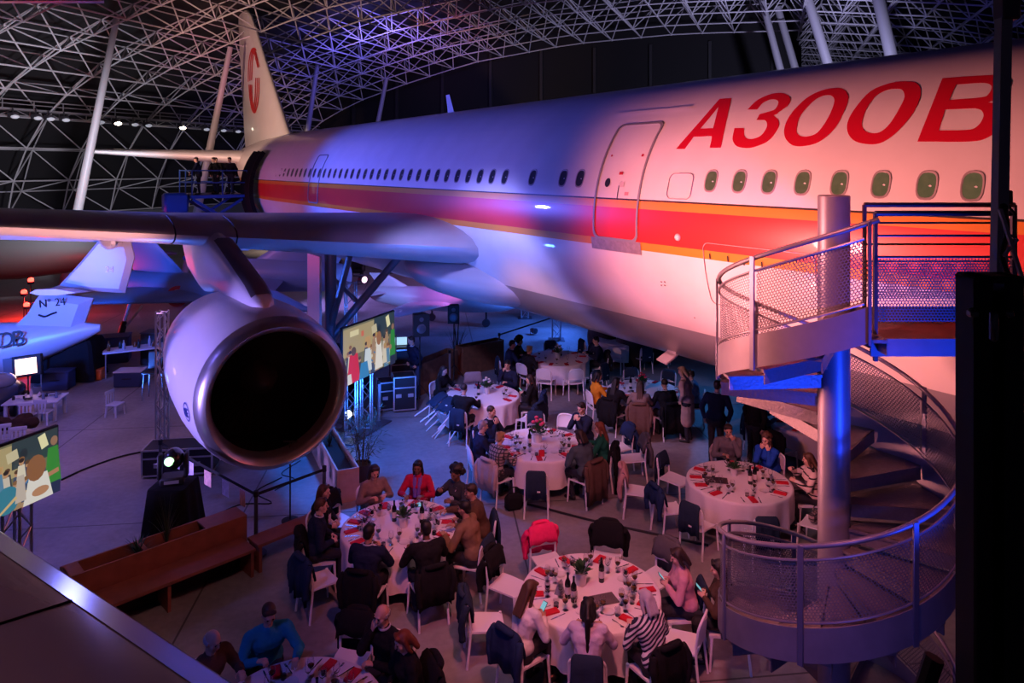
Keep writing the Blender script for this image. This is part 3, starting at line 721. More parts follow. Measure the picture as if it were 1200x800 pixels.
m = MB(); a = L(x0 + 2.3, 7.0, 0)
for dx in (2.2, ): m.bar(L(x0 + dx, 7.4, 0), L(x0 + dx, 7.4, zz(404, yf)), .1)
m.build('support_post', DSTEEL, ld, smooth=0)
# grey pole and the black lift mast close to the camera
gp = thing('grey_pole', 'slim grey metal pole rising past the last letter of the airliner', 'pole', at(1163, 800, 3.6) * 1.0)
gp.location = (at(1163, 320, 3.6).x - .05, 3.6, 0)
m = MB(); m.bar(Vector((-.03, 0, 0)), Vector(at(1177.5, -60, 3.6)) - gp.location, .055, .055); m.build('pole_tube', mat('grey_pole_paint', (.30, .31, .33), .4, .2), gp)
m = MB(); p = at(1180, 3, 3.6) - gp.location; m.box(p, (.09, .09, .18), bev=.01); m.build('clamp', DSTEEL, gp)
lm = thing('lift_mast', 'tall black steel mast with a slotted front beside the staircase', 'mast', (at(1160, 560, 2.6).x, 2.6, 0))
zt = zz(321, 2.6); x0, x1 = at(1130, 0, 2.6).x - lm.location.x, at(1188, 0, 2.6).x - lm.location.x
m = MB(); m.box((x0 + .035, 0, zt / 2), (.07, .12, zt), bev=.008); m.box((x1 - .035, 0, zt / 2), (.07, .12, zt), bev=.008); m.box(((x0 + x1) / 2, .04, zt / 2 - .03), (x1 - x0 - .1, .04, zt - .06)); m.box(((x0 + x1) / 2, 0, zt - .012), (x1 - x0, .13, .024), bev=.01); m.build('mast_body', BLACK, lm)
m = MB(); m.tube([((x0 + x1) / 2 - .005, .02, 2.5), ((x0 + x1) / 2 + .006, .02, zt - .25)], .006, 8); m.build('guide_rod', STEEL, lm)
m = MB()
for px, py in ((1140, 367), (1181, 367)): m.box(Vector(at(px, py, 2.5)) - lm.location, (.03, .04, .03), bev=.008)
m.box(Vector(at(1165, 382, 2.5)) - lm.location, (.03, .03, .11), bev=.01); m.build('latch', mat('latch_steel', (.12, .12, .13), .3, .8), lm)
m = MB(); m.tube([Vector((x0 - .06, .15, 2.5 + .9)), Vector((x0 - .06, .15, 4.3)), Vector((x0 - .02, .15, 4.42))], .035, 8); m.build('side_tube', BLACK, lm)
bd = thing('dark_post', 'black post at the right picture edge behind the lift mast', 'post', (at(1197, 500, 3.0).x, 3.0, 0))
m = MB(); m.box((0.02, 0, zz(330, 3.0) / 2), (.09, .1, zz(330, 3.0)), bev=.01); m.build('post_body', BLACK, bd)
m = MB(); m.bar(Vector(at(1172, 245, 3.1)) - bd.location, Vector(at(1199, 330, 3.1)) - bd.location, .014); m.bar(Vector(at(1176, 300, 3.1)) - bd.location, Vector(at(1192, 280, 3.1)) - bd.location, .012); m.build('stay_rod', mat('pale_rod', (.5, .4, .42), .4, .4), bd)
m = MB(); m.tube(smoothpath([Vector(at(x, y, 3.15)) - bd.location for x, y in ((1176, 240), (1180, 270), (1174, 300), (1185, 330), (1196, 360))]), .012, 6); m.ell(Vector(at(1176, 243, 3.15)) - bd.location, .018); m.build('cable', BLACK, bd)
# ================================================================== people
def cap(m, a, b, ra, rb, n=8):
    """closed tapered capsule"""
    a, b = Vector(a), Vector(b); t = b - a; L_ = max(t.length, 1e-4); t = t / L_
    P, rs = [], []
    for k in (-.98, -.7, -.35, 0): P.append(a + t * ra * k); rs.append(ra * math.sqrt(max(1 - k * k, .01)))
    for k in (0, .35, .7, .98): P.append(b + t * rb * k); rs.append(rb * math.sqrt(max(1 - k * k, .01)))
    m.tube(P, rs, n)
def ik(s, w, l1, l2, pole):
    s, w = Vector(s), Vector(w); d_ = w - s; L_ = min(d_.length, (l1 + l2) * .985); t = d_.normalized(); w = s + t * L_
    a = (l1 * l1 - l2 * l2 + L_ * L_) / (2 * L_); h = math.sqrt(max(l1 * l1 - a * a, 0)); p = Vector(pole); p = (p - t * p.dot(t)).normalized()
    return s + t * a + p * h, w
FOLD = bpy.data.textures.new('cloth_folds', 'CLOUDS'); FOLD.noise_scale = .085; FOLD.noise_depth = 1
def organic(m, name, mm, parent, vox, sm=3, fac=.5, folds=0.0):
    o = m.build(name, mm, parent, smooth=180)
    r = o.modifiers.new('skin', 'REMESH'); r.mode = 'VOXEL'; r.voxel_size = vox; r.use_smooth_shade = True
    if sm: s = o.modifiers.new('soften', 'SMOOTH'); s.iterations = sm; s.factor = fac
    if folds: d = o.modifiers.new('folds', 'DISPLACE'); d.texture = FOLD; d.texture_coords = 'LOCAL'; d.strength = folds; d.mid_level = .42
    return o
SKIN = [mat('skin_light', (.58, .36, .27), .55), mat('skin_tan', (.42, .24, .16), .55), mat('skin_brown', (.17, .085, .05), .5)]
HAIR = {k: mat('hair_' + k, c, .55) for k, c in dict(black=(.008, .007, .007), dark=(.025, .015, .012), brown=(.07, .035, .02), auburn=(.16, .045, .02), blond=(.36, .22, .10), grey=(.28, .27, .28), silver=(.42, .40, .46)).items()}
EYE = mat('eye_dark', (.02, .015, .012), .2); LIPM = mat('lip', (.38, .12, .11), .5)
TROU = mat('dark_trousers', (.012, .013, .02), .8); SHOE = mat('black_shoes', (.01, .01, .01), .45)
def cloth(name, c, rough=.9): return mat(name, c, rough, noise=.15, nscale=11, spec=.2, bump=.6)
CL = dict(navy=cloth('navy_suit', (.012, .018, .045)), black=cloth('black_cloth', (.010, .010, .012)), charcoal=cloth('charcoal_cloth', (.035, .036, .042)),
          white=cloth('white_knit', (.66, .64, .66)), lilac=cloth('pale_lilac_blouse', (.52, .46, .60)), pink=cloth('pale_pink_sweater', (.60, .30, .34)), brown=cloth('brown_jacket', (.085, .05, .035)),
          tan=cloth('tan_jacket', (.20, .125, .075)), red=cloth('crimson_cardigan', (.42, .012, .05)), beige=cloth('beige_jacket', (.22, .165, .14)), blue=cloth('royal_blue_sweater', (.012, .07, .42)),
          teal=cloth('teal_sweater', (.02, .24, .36)), green=cloth('bottle_green_top', (.01, .10, .06)), greyteal=cloth('grey_teal_sweater', (.06, .09, .11)), grey=cloth('grey_shirt', (.12, .11, .12)),
          yellow=cloth('mustard_jacket', (.62, .26, .02)), coat=cloth('beige_coat', (.46, .30, .24)), fur=cloth('brown_fur_coat', (.13, .075, .055)), denim=cloth('blue_denim_shirt', (.05, .08, .16)), lightblue=cloth('light_blue_shirt', (.16, .26, .42)),
          stripe=banded('navy_white_stripes', (.60, .58, .62), (.012, .014, .04), 22, 'Z', .5, coord='Object', rot=(R(28), R(30), 0)), cream=banded('cream_sweater_black_stripes', (.62, .52, .46), (.02, .02, .02), 9, 'Z', .78))
pl = mat('plaid_jacket', (.2, .16, .15), .85); nt = pl.node_tree; b = nt.nodes['Principled BSDF']
tc = nt.nodes.new('ShaderNodeTexCoord'); sp = nt.nodes.new('ShaderNodeSeparateXYZ'); nt.links.new(tc.outputs['Object'], sp.inputs[0])
def fr(o_): return mth2('LESS_THAN', mth2('FRACT', mth2('MULTIPLY', mth2('ADD', o_, 50), 15), nt=nt), .3, nt=nt)
_m = lambda op, a, c: mth2(op, a, c, nt=nt)
fx = _m('LESS_THAN', _m('FRACT', _m('MULTIPLY', _m('ADD', sp.outputs['X'], 50), 16), None), .3); fz = _m('LESS_THAN', _m('FRACT', _m('MULTIPLY', _m('ADD', sp.outputs['Z'], 50), 16), None), .3)
mx = nt.nodes.new('ShaderNodeMix'); mx.data_type = 'RGBA'; mx.inputs['A'].default_value = (.30, .24, .23, 1); mx.inputs['B'].default_value = (.03, .03, .035, 1)
nt.links.new(_m('MAXIMUM', fx, fz), mx.inputs['Factor']); nt.links.new(mx.outputs['Result'], b.inputs['Base Color']); CL['plaid'] = pl
COLM = mat('pale_shirt_collar', (.42, .44, .50), .7)
PHONE = mat('phone_body', (.02, .02, .02), .3); PSCR = mat('phone_screen_lit', (.1, .3, .35), .2, emit=(.25, .75, .85), estr=.55)
BADGE = mat('paper_badge', (.7, .68, .68), .6); STRAP = mat('white_lanyard', (.55, .55, .6), .7)

def hand(m, w, fdir, nrm, side, curl=.5, fine=True):
    """palm, four fingers and a thumb from the wrist w along fdir; nrm: back of the hand"""
    f = Vector(fdir).normalized(); n = Vector(nrm); n = (n - f * n.dot(f)).normalized(); x = f.cross(n) * side      # x: thumb side
    w = Vector(w)
    for k in (-1, -.33, .33, 1): cap(m, w + f * .012 + x * k * .016, w + f * .082 + x * k * .028, .0165, .0135, 6)
    for k, (u, l) in enumerate(((.030, .070), (.010, .078), (-.010, .072), (-.029, .058))):
        a = w + f * .088 + x * u; q = curl * (1 + .12 * k); d1 = (f * math.cos(q) - n * math.sin(q)); d2 = (f * math.cos(q * 2.1) - n * math.sin(q * 2.1)); b_ = a + d1 * l * .55; c = b_ + d2 * l * .5
        if fine: cap(m, a, b_, .0098, .009, 6); cap(m, b_, c, .009, .0078, 6)
        else: cap(m, a, c, .011, .009, 6)
    a = w + f * .03 + x * .03; b_ = a + (f * .5 + x * .75 - n * .25).normalized() * .042; c = b_ + (f * .9 + x * .1 - n * .4).normalized() * .034
    cap(m, a, b_, .014, .011, 6); cap(m, b_, c, .0105, .009, 6)
    return w + f * .1 - n * .02

def person(label, loc, face, top='navy', skin=0, hair='short', hc='dark', pose='table', lean=.10, yaw=0, pitch=-12, female=False, near=True, stand=False, badge=False, scale=1.0, trousers=None, turn=0, group=None, longcoat=False, side=1, slot=None):
    """face: world heading in degrees (0 = +X); yaw/pitch: of the head; turn: of the upper body"""
    p = thing('person', label, 'person', loc, R(face - 90), group); p.scale = (scale * (.95 if female else .98),) * 3
    sw = .172 if female else .205; k = .92 if female else 1.0
    body, topm, trm, shm = MB(), MB(), MB(), MB()
    hz = .56 if not stand else .93; y0 = 0.0
    if stand: pel, wa, ch, nk = (0, 0, .95), (0, .01 + lean * .2, 1.14), (0, lean * .7, 1.31), (0, lean * .95 + .0, 1.47)
    else: pel, wa, ch, nk = (0, 0, .575), (0, .005 + lean * .35, .76), (0, lean * .8, .93), (0, lean + .01, 1.075)
    pel, wa, ch, nk = map(Vector, (pel, wa, ch, nk)); Z = Vector((0, 0, 1)); X = Vector((1, 0, 0))
    TU = Matrix.Rotation(R(turn), 3, 'Z'); U = TU @ X
    def torso(m, g, upto=True):
        hz_ = pel + Z * (.06 if g else 0)
        cap(m, hz_ - X * .08, hz_ + X * .08, .115 * k + g, .115 * k + g, 10)
        if g: cap(m, pel + Z * .02 - X * .07, pel + Z * .02 + X * .07, .128 * k, .128 * k, 10)
        cap(m, pel + Z * .03, wa, .12 * k + g, .108 * k + g, 10); cap(m, wa - U * .045, ch - U * .06, .10 * k + g, .115 * k + g, 10); cap(m, wa + U * .045, ch + U * .06, .10 * k + g, .115 * k + g, 10)
        cap(m, ch - U * .075, ch + U * .075, .118 * k + g, .118 * k + g, 10)
        if female: cap(m, ch - U * .06 + (TU @ Vector((0, .075, -.02))), ch + U * .06 + (TU @ Vector((0, .075, -.02))), .055 + g, .055 + g, 8)
    sh = {s: nk - Z * .055 + U * s * sw for s in (-1, 1)}
    torso(body, 0); torso(topm, .026)
    for s in (-1, 1):
        cap(body, ch + Z * .08 + U * s * .05, sh[s], .065, .052); cap(topm, ch + Z * .08 + U * s * .05, sh[s], .092, .074)
    cap(body, nk - Z * .03, nk + Z * .09 + Vector((0, .018, 0)), .058 * k, .05 * k)
    cap(topm, nk - Z * .05, nk + Z * .005, .085, .066)
    # arms
    T = {}
    def tl(v): return TU @ Vector(v) if abs(turn) > 1 else Vector(v)
    hx = dict(table=((.17, .44, .83), (.17, .43, .83)), phone=((.06, .33, .86), (.06, .33, .86)), clasp=((.025, .30, 1.0), (.025, .30, 1.0)), chin=((.05, .22, 1.08), (.12, .40, .83)), lap=((.10, .28, .68), (.10, .28, .68)),
              eat=((.10, .30, .98), (.14, .42, .83)), reach=((.22, .58, .84), (.16, .40, .83)), chinboth=((.04, .24, 1.07), (.04, .25, 1.06)), cross=((.12, .34, .83), (.12, .36, .84)), gesture=((.16, .40, 1.0), (.18, .42, .88)),
              down=((.26, .04, .86), (.26, .04, .86)), carry=((.16, .30, 1.10), (.16, .30, 1.12)), pocket=((.22, .12, .95), (.22, .12, .95)))[pose]
    elb = {}
    for i, s in enumerate((1, -1)):
        h = hx[i] if side == 1 else hx[1 - i]
        tx = Vector((h[0] * s, h[1] + lean * .3, h[2])) if not stand else Vector((h[0] * s, h[1], h[2])); tx = tl(tx)
        w0 = tx - (tx - sh[s]).normalized() * .06
        e, w = ik(sh[s], w0, .285, .25, (s * .75, -.35, -.8) if pose not in ('chin', 'chinboth', 'clasp') else (s * .5, .25, -1))
        elb[s] = (e, w)
        cap(body, sh[s], e, .047 * k, .040 * k); cap(body, e, w, .039 * k, .027 * k)
        cap(topm, sh[s], e, .074 * k, .061 * k); cap(topm, e, e + (w - e) * .93, .060 * k, .044 * k)
        fd = (w - e).normalized()
        if pose == 'table' or (pose in ('chin', 'eat', 'reach', 'cross') and h[2] < .9): fd = (fd + Vector((-s * .25, .5, .1))).normalized(); nn = (0, 0, 1)
        elif pose in ('clasp', 'chinboth') or h[2] > 1.0: fd = Vector((-s * .45, .05, .9)); nn = (s * .3, .9, .1)
        elif pose in ('down', 'pocket'): fd = Vector((0, .1, -1)); nn = (s, 0, 0)
        else: fd = (fd + Vector((-s * .4, .3, 0))).normalized(); nn = (s * .5, .3, .8)
        T[s] = hand(body, w, fd, nn, -s if pose not in ('down',) else s, .45 if pose == 'table' else .75, near)
    # legs
    for s in (-1, 1):
        if stand: hip, kn, an, toe = Vector((s * .09, 0, .92)), Vector((s * .10, .02, .49)), Vector((s * .105, -.02, .09)), Vector((s * .13, .15, .035))
        else: hip, kn, an, toe = Vector((s * .09, .01, .555)), Vector((s * (.085 if female else .13), .40, .545)), Vector((s * .11, .32 + (.06 if s * side > 0 else -.04), .10)), Vector((s * .13, .49 + (.06 if s * side > 0 else -.04), .035))
        cap(body, hip, kn, .078, .052); cap(body, kn, an, .052, .034); cap(body, an - Z * .03, toe, .036, .026)
        cap(trm, hip, kn, .098, .07); cap(trm, kn, an + Z * .02, .064, .050); cap(shm, an - Z * .045, toe, .044, .034); cap(shm, an - Z * .045 - Vector((0, .03, 0)), an - Z * .01, .04, .046)
    cap(trm, pel - X * .085 - Z * .03, pel + X * .085 - Z * .03, .138 * k, .138 * k, 10)
    if longcoat:
        cap(topm, pel - X * .06, Vector((-.07, .0, .50 if stand else .5)), .135, .15, 10); cap(topm, pel + X * .06, Vector((.07, .0, .50 if stand else .5)), .135, .15, 10)
    # head
    hc0 = nk + Z * .166 + Vector((0, .038, 0)); HM = Matrix.Translation(hc0) @ Matrix.Rotation(R(yaw), 4, 'Z') @ Matrix.Rotation(R(pitch), 4, 'X')
    hp = lambda *v: HM @ Vector(v); HR = HM.to_3x3()
    body.ell(hp(0, -.006, .02), (.072, .090, .094), 14, 10, HR); body.ell(hp(0, .026, -.045), (.055, .062, .066), 12, 8, HR); body.ell(hp(0, .062, -.088), (.024, .022, .020), 8, 6, HR)
    cap(body, hp(0, .082, .022), hp(0, .104, -.018), .010, .014, 6); cap(body, hp(-.035, .078, .032), hp(.035, .078, .032), .011, .011, 6)
    for s in (-1, 1): body.ell(hp(s * .074, -.004, -.008), (.011, .020, .031), 8, 6, HR); body.ell(hp(s * .04, .055, -.02), (.026, .028, .028), 8, 6, HR)
    cap(body, hp(-.016, .083, -.058), hp(.016, .083, -.058), .009, .009, 6)
    cap(body, nk + Z * .05, hp(0, -.01, -.05), .05 * k, .05, 8)
    organic(body, 'body', SKIN[skin], p, .0085 if near else .013, 2, .4)
    tm = organic(topm, 'coat' if longcoat else 'jacket' if top in ('navy', 'black', 'tan', 'brown', 'plaid', 'beige', 'yellow') else 'sweater', CL[top], p, .013 if near else .017, 4, .5, .020)
    organic(trm, 'trousers', TROU if trousers is None else CL[trousers], p, .016, 3, .5, .016); organic(shm, 'shoes', SHOE, p, .013, 2)
    e = MB()
    for s in (-1, 1): e.ell(hp(s * .031, .0835, .010), (.013, .007, .0075), 8, 6, HR)
    e.build('eyes', EYE, p)
    e = MB(); e.ell(hp(0, .0925, -.058), (.021, .006, .0075), 10, 6, HR); e.build('lips', LIPM, p)
    if not female and top in ('navy', 'black'):
        e = MB(); c_ = nk + Z * .022 + Vector((0, .008, 0)); e.tube([c_ + TU @ Vector((.064 * math.cos(q), .062 * math.sin(q), .012 * math.cos(q + 1.57))) for q in np.linspace(0, 6.2832, 17)[:-1]], .013, 6, closed=True); e.build('collar', COLM, p, smooth=180)
    # hair
    g = MB(); rnd = random.Random(hash(label) & 255)
    if hair != 'bald':
        if hair == 'fringe':
            for q in range(-100, 101, 20): g.ell(hp(.074 * math.sin(R(q)), -.012 - .084 * math.cos(R(q)), .0), (.016, .016, .035), 6, 5, HR)
        else:
            g.ell(hp(0, -.020, .040), (.082, .094, .086), 14, 10, HR)
            if hair != 'buzz': cap(g, hp(-.045, .052, .092), hp(.05, .045, .096), .026, .024); g.ell(hp(0, -.055, -.01), (.068, .055, .07), 10, 8, HR)
        if hair in ('long', 'pony', 'bob', 'curly'):
            dn = {'long': -.30, 'pony': -.1, 'bob': -.12, 'curly': -.22}[hair]
            for s in (-1, 1): cap(g, hp(s * .068, -.005, .05), hp(s * .078, -.01, -.06), .026, .026); cap(g, hp(s * .078, -.01, -.06), hp(s * .08, -.03 + (.03 if hair == 'long' else 0), dn), .027, .02)
            for s in (-.6, 0, .6): cap(g, hp(s * .07, -.075, .02), hp(s * .085, -.095 - .02, dn), .036, .026 if hair != 'bob' else .034)
        if hair == 'pony': cap(g, hp(0, -.1, .03), hp(0, -.15, -.08), .034, .040); cap(g, hp(0, -.15, -.08), nk + Vector((0, -.17 - .0, -.36)), .042, .018)
        if hair == 'bun': g.ell(hp(0, -.085, .085), .045, 10, 8); 
        if hair in ('curly', 'afro'):
            nb, rr = (70, .045) if hair == 'afro' else (46, .034)
            for _ in range(nb):
                q, w_ = rnd.uniform(0, 6.28), rnd.uniform(-.5, 1); rad = .115 if hair == 'afro' else .09; y_ = math.sin(q) * math.sqrt(max(0, 1 - w_ * w_ if w_ > 0 else 1))
                xx = math.cos(q) * math.sqrt(max(0, 1 - w_ * w_ if w_ > 0 else 1))
                if y_ > .35 and w_ < .55: continue
                g.ell(hp(xx * rad, y_ * rad - .03, .04 + w_ * rad * 1.05), rr * rnd.uniform(.8, 1.15), 7, 5)
        organic(g, 'hair', HAIR[hc], p, .010 if near else .013, 2 if hair in ('afro', 'curly') else 3)
    if badge:
        e = MB()
        c0 = ch + TU @ Vector((0, .155 * k + lean * .06, -.10))
        for s in (-1, 1): e.tube([nk + U * s * .06 + Vector((0, .03, 0)), ch + U * s * .05 + TU @ Vector((0, .14 * k, .03)), c0 + Z * .04], .006, 5)
        e.build('lanyard', STRAP, p); e = MB(); e.box(c0 + TU @ Vector((0, .012, -.02)), (.095, .004, .13), rz=R(turn)); e.build('badge', BADGE, p)
    if pose == 'phone':
        q = p.matrix_basis @ ((T[1] + T[-1]) / 2 + Vector((0, .0, .045)))
        ph = thing('mobile_phone', 'mobile phone held by ' + (slot or label), 'phone', q, R(face - 90))
        e = MB(); e.box((0, 0, 0), (.075, .008, .15), M=Euler((R(-42), 0, 0)).to_matrix(), bev=.003); e.build('phone_case', PHONE, ph)
        e = MB(); e.box(Euler((R(-42), 0, 0)).to_matrix() @ Vector((0, -.0048, 0)), (.066, .001, .136), M=Euler((R(-42), 0, 0)).to_matrix()); e.build('phone_screen', PSCR, ph)
    return p

# ================================================================== chairs and what hangs on them
CHW = mat('white_chair_plastic', (.74, .74, .78), .38)
def chair_mesh():
    f = MB()
    for s in (-1, 1):
        pass
    hoop = [(-.215, -.27, 0), (-.205, -.225, .44), (-.205, -.245, .70), (-.19, -.262, .79), (-.12, -.278, .835), (0, -.285, .845), (.12, -.278, .835), (.19, -.262, .79), (.205, -.245, .70), (.205, -.225, .44), (.215, -.27, 0)]
    f.tube(smoothpath(hoop, 5), .0165, 8)
    legs = []
    for s in (-1, 1):
        l = MB(); l.tube([(s * .20, .20, .44), (s * .215, .225, 0)], [.02, .013], 8); legs.append(l)
    st_ = MB(); rows = []
    for i in range(9):
        y = -.225 + .45 * i / 8; w_ = .205 - .012 * (i / 8) ** 2; z = .448 + .012 * math.cos(math.pi * i / 8) - (.02 if i == 8 else 0)
        rows.append([(w_ * math.cos(q) if 0 else x * w_, y, z + (-.012 if abs(x) < .6 else 0) + dz) for x, dz in ((-1, 0), (-.5, 0), (0, 0), (.5, 0), (1, 0), (1, -.025), (.5, -.03), (0, -.03), (-.5, -.03), (-1, -.025))])
    st_.loft(rows, capa=True, capb=True)
    bk = MB(); rows = []
    for i in range(7):
        z = .56 + .265 * i / 6; dy = -.232 - (z - .44) * .11; hw = .195 if i < 5 else (.175 if i == 5 else .12)
        rows.append([(hw * x, dy - .035 * (1 - x * x) + t, z) for x, t in ((-1, 0), (-.5, 0), (0, 0), (.5, 0), (1, 0), (1, .012), (.5, .012), (0, .012), (-.5, .012), (-1, .012))])
    bk.loft(rows, capa=True, capb=True)
    return f, legs, st_, bk
_f, _legs, _s, _b = chair_mesh()
CHM = [('back_frame', _f.mesh('back_frame', CHW)), ('leg', _legs[0].mesh('leg', CHW)), ('leg', _legs[1].mesh('leg', CHW)), ('seat', _s.mesh('seat', CHW, 60)), ('backrest', _b.mesh('backrest', CHW, 60))]
def chair(label, loc, face, group='white chairs around the dinner tables', rot=None):
    c = thing('dining_chair', label, 'chair', loc, R(face - 90), group)
    if rot: c.rotation_euler = rot
    for n, me in CHM:
        o = bpy.data.objects.new(n, me); COL.objects.link(o); o.parent = c
    return c
BLK = cloth('navy_fleece_blanket', (.018, .032, .06)); PINKJ = cloth('hot_pink_jacket', (.85, .03, .16)); BLKJ = cloth('black_coat_cloth', (.009, .009, .011)); DUSTY = cloth('dusty_pink_jacket', (.48, .28, .27)); DKBLUE = cloth('dark_blue_padded_jacket', (.014, .03, .08)); GREYJ = cloth('grey_felt_coat', (.09, .09, .10))
STONE = cloth('pale_stone_jacket', (.42, .34, .34)); TANC = cloth('brown_wool_coat', (.10, .06, .045))
TAGM = mat('white_cloth_label', (.7, .7, .7), .7)
def draped(kind, label, loc, face, mm, drop=.42, width=.40, bulk=.02, sleeves=False, name=None, cat=None, seedv=1, tagc=False, rot=None, front=.22):
    """cloth folded over the top of a chair back (chair frame coordinates)"""
    t = thing(name or kind, label, cat or kind, loc, R(face - 90))
    if rot: t.rotation_euler = rot
    rnd = random.Random(seedv * 13 + 5); m = MB(); n = 17; rows = []; ph = rnd.uniform(0, 6)
    prof_ = []       # from the back hem over the top to the front hem, with thickness bulk
    zt = .862 + bulk * .5
    path = [(-.315 - bulk, zt - drop), (-.325 - bulk, zt - drop * .6), (-.318 - bulk * .8, zt - drop * .3), (-.312 - bulk * .6, zt - .06), (-.295, zt + bulk * .3 - .01), (-.275, zt + bulk * .4), (-.252, zt + bulk * .3 - .01), (-.238 + bulk * .6, zt - .05), (-.222 + bulk, zt - front * .6), (-.21 + bulk, zt - front)]
    path2 = [(-.21 + bulk * .1, zt - front), (-.232, zt - front * .5), (-.256, zt - .022), (-.278, zt - .008), (-.297, zt - .022), (-.306, zt - .1), (-.309, zt - drop * .6), (-.307, zt - drop)]
    full = path + path2
    for i in range(n):
        x = (i / (n - 1) - .5) * 2; row = []
        edge = max(0, abs(x) - .72) / .28
        for j, (y, z) in enumerate(full):
            outer = j < len(path); dd = (zt - z) / drop
            wav = math.sin(x * 7 + ph) * .014 * dd + math.sin(x * 13 + ph * 2) * .007 * dd
            hem = -abs(math.sin(x * 3.1 + ph)) * .035 * (1 if z < zt - drop * .8 or (j in (8, 9, 10)) else 0)
            wd = width / 2 * (1 + .10 * dd * (1 if sleeves else .4))
            row.append((x * wd, y + (wav if y < -.27 else -wav * .5), z + hem - .05 * edge ** 2))
        rows.append(row)
    m.loft(rows, capa=True, capb=True)
    if sleeves:
        for s in (-1, 1):
            L_ = .40; a = Vector((s * width * .50, -.27, .80)); m.tube(smoothpath([a, a + Vector((s * .05, -.05, -.10)), a + Vector((s * .035, -.07, -.26)), a + Vector((s * .02, -.06, -L_ - .02))], 4), [.05 + .004 * math.sin(k * 1.7) - .001 * k for k in range(13)], 9)
        m.tube(smoothpath([(-width * .3, -.30, .868), (-.08, -.335, .885), (.08, -.335, .885), (width * .3, -.30, .868)], 4), [.018 + bulk * .5] * 13, 8)
    m.build('cloth', mm, t, smooth=180)
    if tagc: q = MB(); q.box((.05, -.345 - bulk, zt - drop * .72), (.055, .004, .025)); q.build('label_tag', TAGM, t)
    return t
# ================================================================== tables and their settings
LINEN = mat('white_tablecloth_linen', (.76, .72, .74), .8, noise=.04, nscale=30)
WOODT = mat('table_plywood', (.25, .17, .10), .6)
NAPK = mat('red_napkin_cloth', (.52, .008, .03), .75)
PLATE = mat('white_porcelain', (.72, .70, .70), .18)
GLASS = mat('clear_glass', (1, 1, 1), .02, trans=1.0, ior=1.35)
WINEL = mat('amber_drink', (.75, .32, .10), .1, trans=.6, ior=1.33); WATER = mat('pale_drink', (.85, .75, .75), .05, trans=.8, ior=1.33); REDW = mat('red_wine', (.25, .01, .03), .1, trans=.3)
CUT = mat('cutlery_steel', (.55, .55, .57), .25, 1.0)
BOTT = mat('dark_bottle_glass', (.008, .010, .009), .08, spec=.8); BLAB = mat('paper_bottle_label', (.62, .58, .56), .6)
LEAF = mat('plant_leaf_green', (.03, .10, .03), .5, noise=.4, nscale=30); POT = mat('white_pot', (.6, .6, .62), .4)
def lathe_mesh(prof_, name, mm, n=14, capb=False, capt=False): m = MB(); m.lathe(prof_, n, capb=capb, capt=capt); return m.mesh(name, mm, 60)
GM = dict(
    wine=lathe_mesh([(.001, .001), (.033, .0015), (.034, .004), (.006, .008), (.0045, .05), (.0045, .08), (.012, .09), (.030, .11), (.038, .135), (.037, .165), (.031, .20), (.0295, .20), (.0355, .165), (.0365, .135), (.028, .112), (.001, .093)], 'wine_glass', GLASS),
    tumbler=lathe_mesh([(.001, .001), (.03, .001), (.033, .006), (.036, .095), (.0345, .095), (.0315, .012), (.001, .010)], 'tumbler', GLASS),
    winef=lathe_mesh([(.001, .0945), (.026, .1125), (.0345, .130), (.001, .1305)], 'drink', WINEL), tumf=lathe_mesh([(.001, .011), (.0305, .0125), (.0325, .055), (.001, .0552)], 'drink', WATER),
    plate=lathe_mesh([(.001, .003), (.07, .003), (.075, 0), (.085, .002), (.125, .014), (.126, .017), (.084, .008), (.001, .007)], 'dinner_plate', PLATE, 28))
def knife_mesh():
    m = MB(); m.loft([[(-w_ / 2, y, .001), (w_ / 2, y, .001), (w_ / 2, y, .004), (-w_ / 2, y, .004)] for y, w_ in ((-.11, .009), (-.09, .014), (-.02, .012), (0, .009), (.02, .017), (.08, .018), (.108, .012), (.115, .004))], capa=True, capb=True); return m.mesh('table_knife', CUT)
def fork_mesh():
    m = MB(); m.loft([[(-w_ / 2, y, z), (w_ / 2, y, z), (w_ / 2, y, z + .003), (-w_ / 2, y, z + .003)] for y, w_, z in ((-.10, .010, .001), (-.08, .014, .001), (-.01, .007, .004), (.03, .008, .006), (.045, .022, .002), (.06, .023, .001))], capa=True, capb=True)
    for k in range(4): m.bar((-.0095 + k * .0063, .06, .0025), (-.0085 + k * .0057, .10, .005), .0032, .002)
    return m.mesh('table_fork', CUT)
def napkin_mesh():
    m = MB()
    for z, s_ in ((.004, 1), (.011, .985), (.018, .97)): m.box((0, 0, z), (.105 * s_, .21 * s_, .0065), bev=.003)
    return m.mesh('napkin', NAPK)
GM['knife'] = knife_mesh(); GM['fork'] = fork_mesh(); GM['napkin'] = napkin_mesh()
def bottle_mesh():
    m = MB(); m.lathe([(.001, 0), (.036, .0), (.038, .008), (.038, .19), (.034, .215), (.018, .245), (.0145, .265), (.0145, .305), (.016, .306), (.016, .318), (.001, .319)], 16); a = m.mesh('glass_body', BOTT)
    m = MB(); m.lathe([(.0385, .06), (.0388, .06), (.0388, .15), (.0385, .15)], 16); return a, m.mesh('paper_label', BLAB)
BOM = bottle_mesh()
def inst(me, name, loc, rz=0.0, parent=None, label=None, cat=None, group=None):
    o = bpy.data.objects.new(name, me); COL.objects.link(o); o.location = loc; o.rotation_euler = (0, 0, rz)
    if parent is not None: o.parent = parent
    return tag(o, label, cat, group)
def bottle(label, loc): t = thing('wine_bottle', label, 'bottle', loc); [inst(me, n, (0, 0, 0), 0, t) for me, n in zip(BOM, ('glass_body', 'paper_label'))]; return t
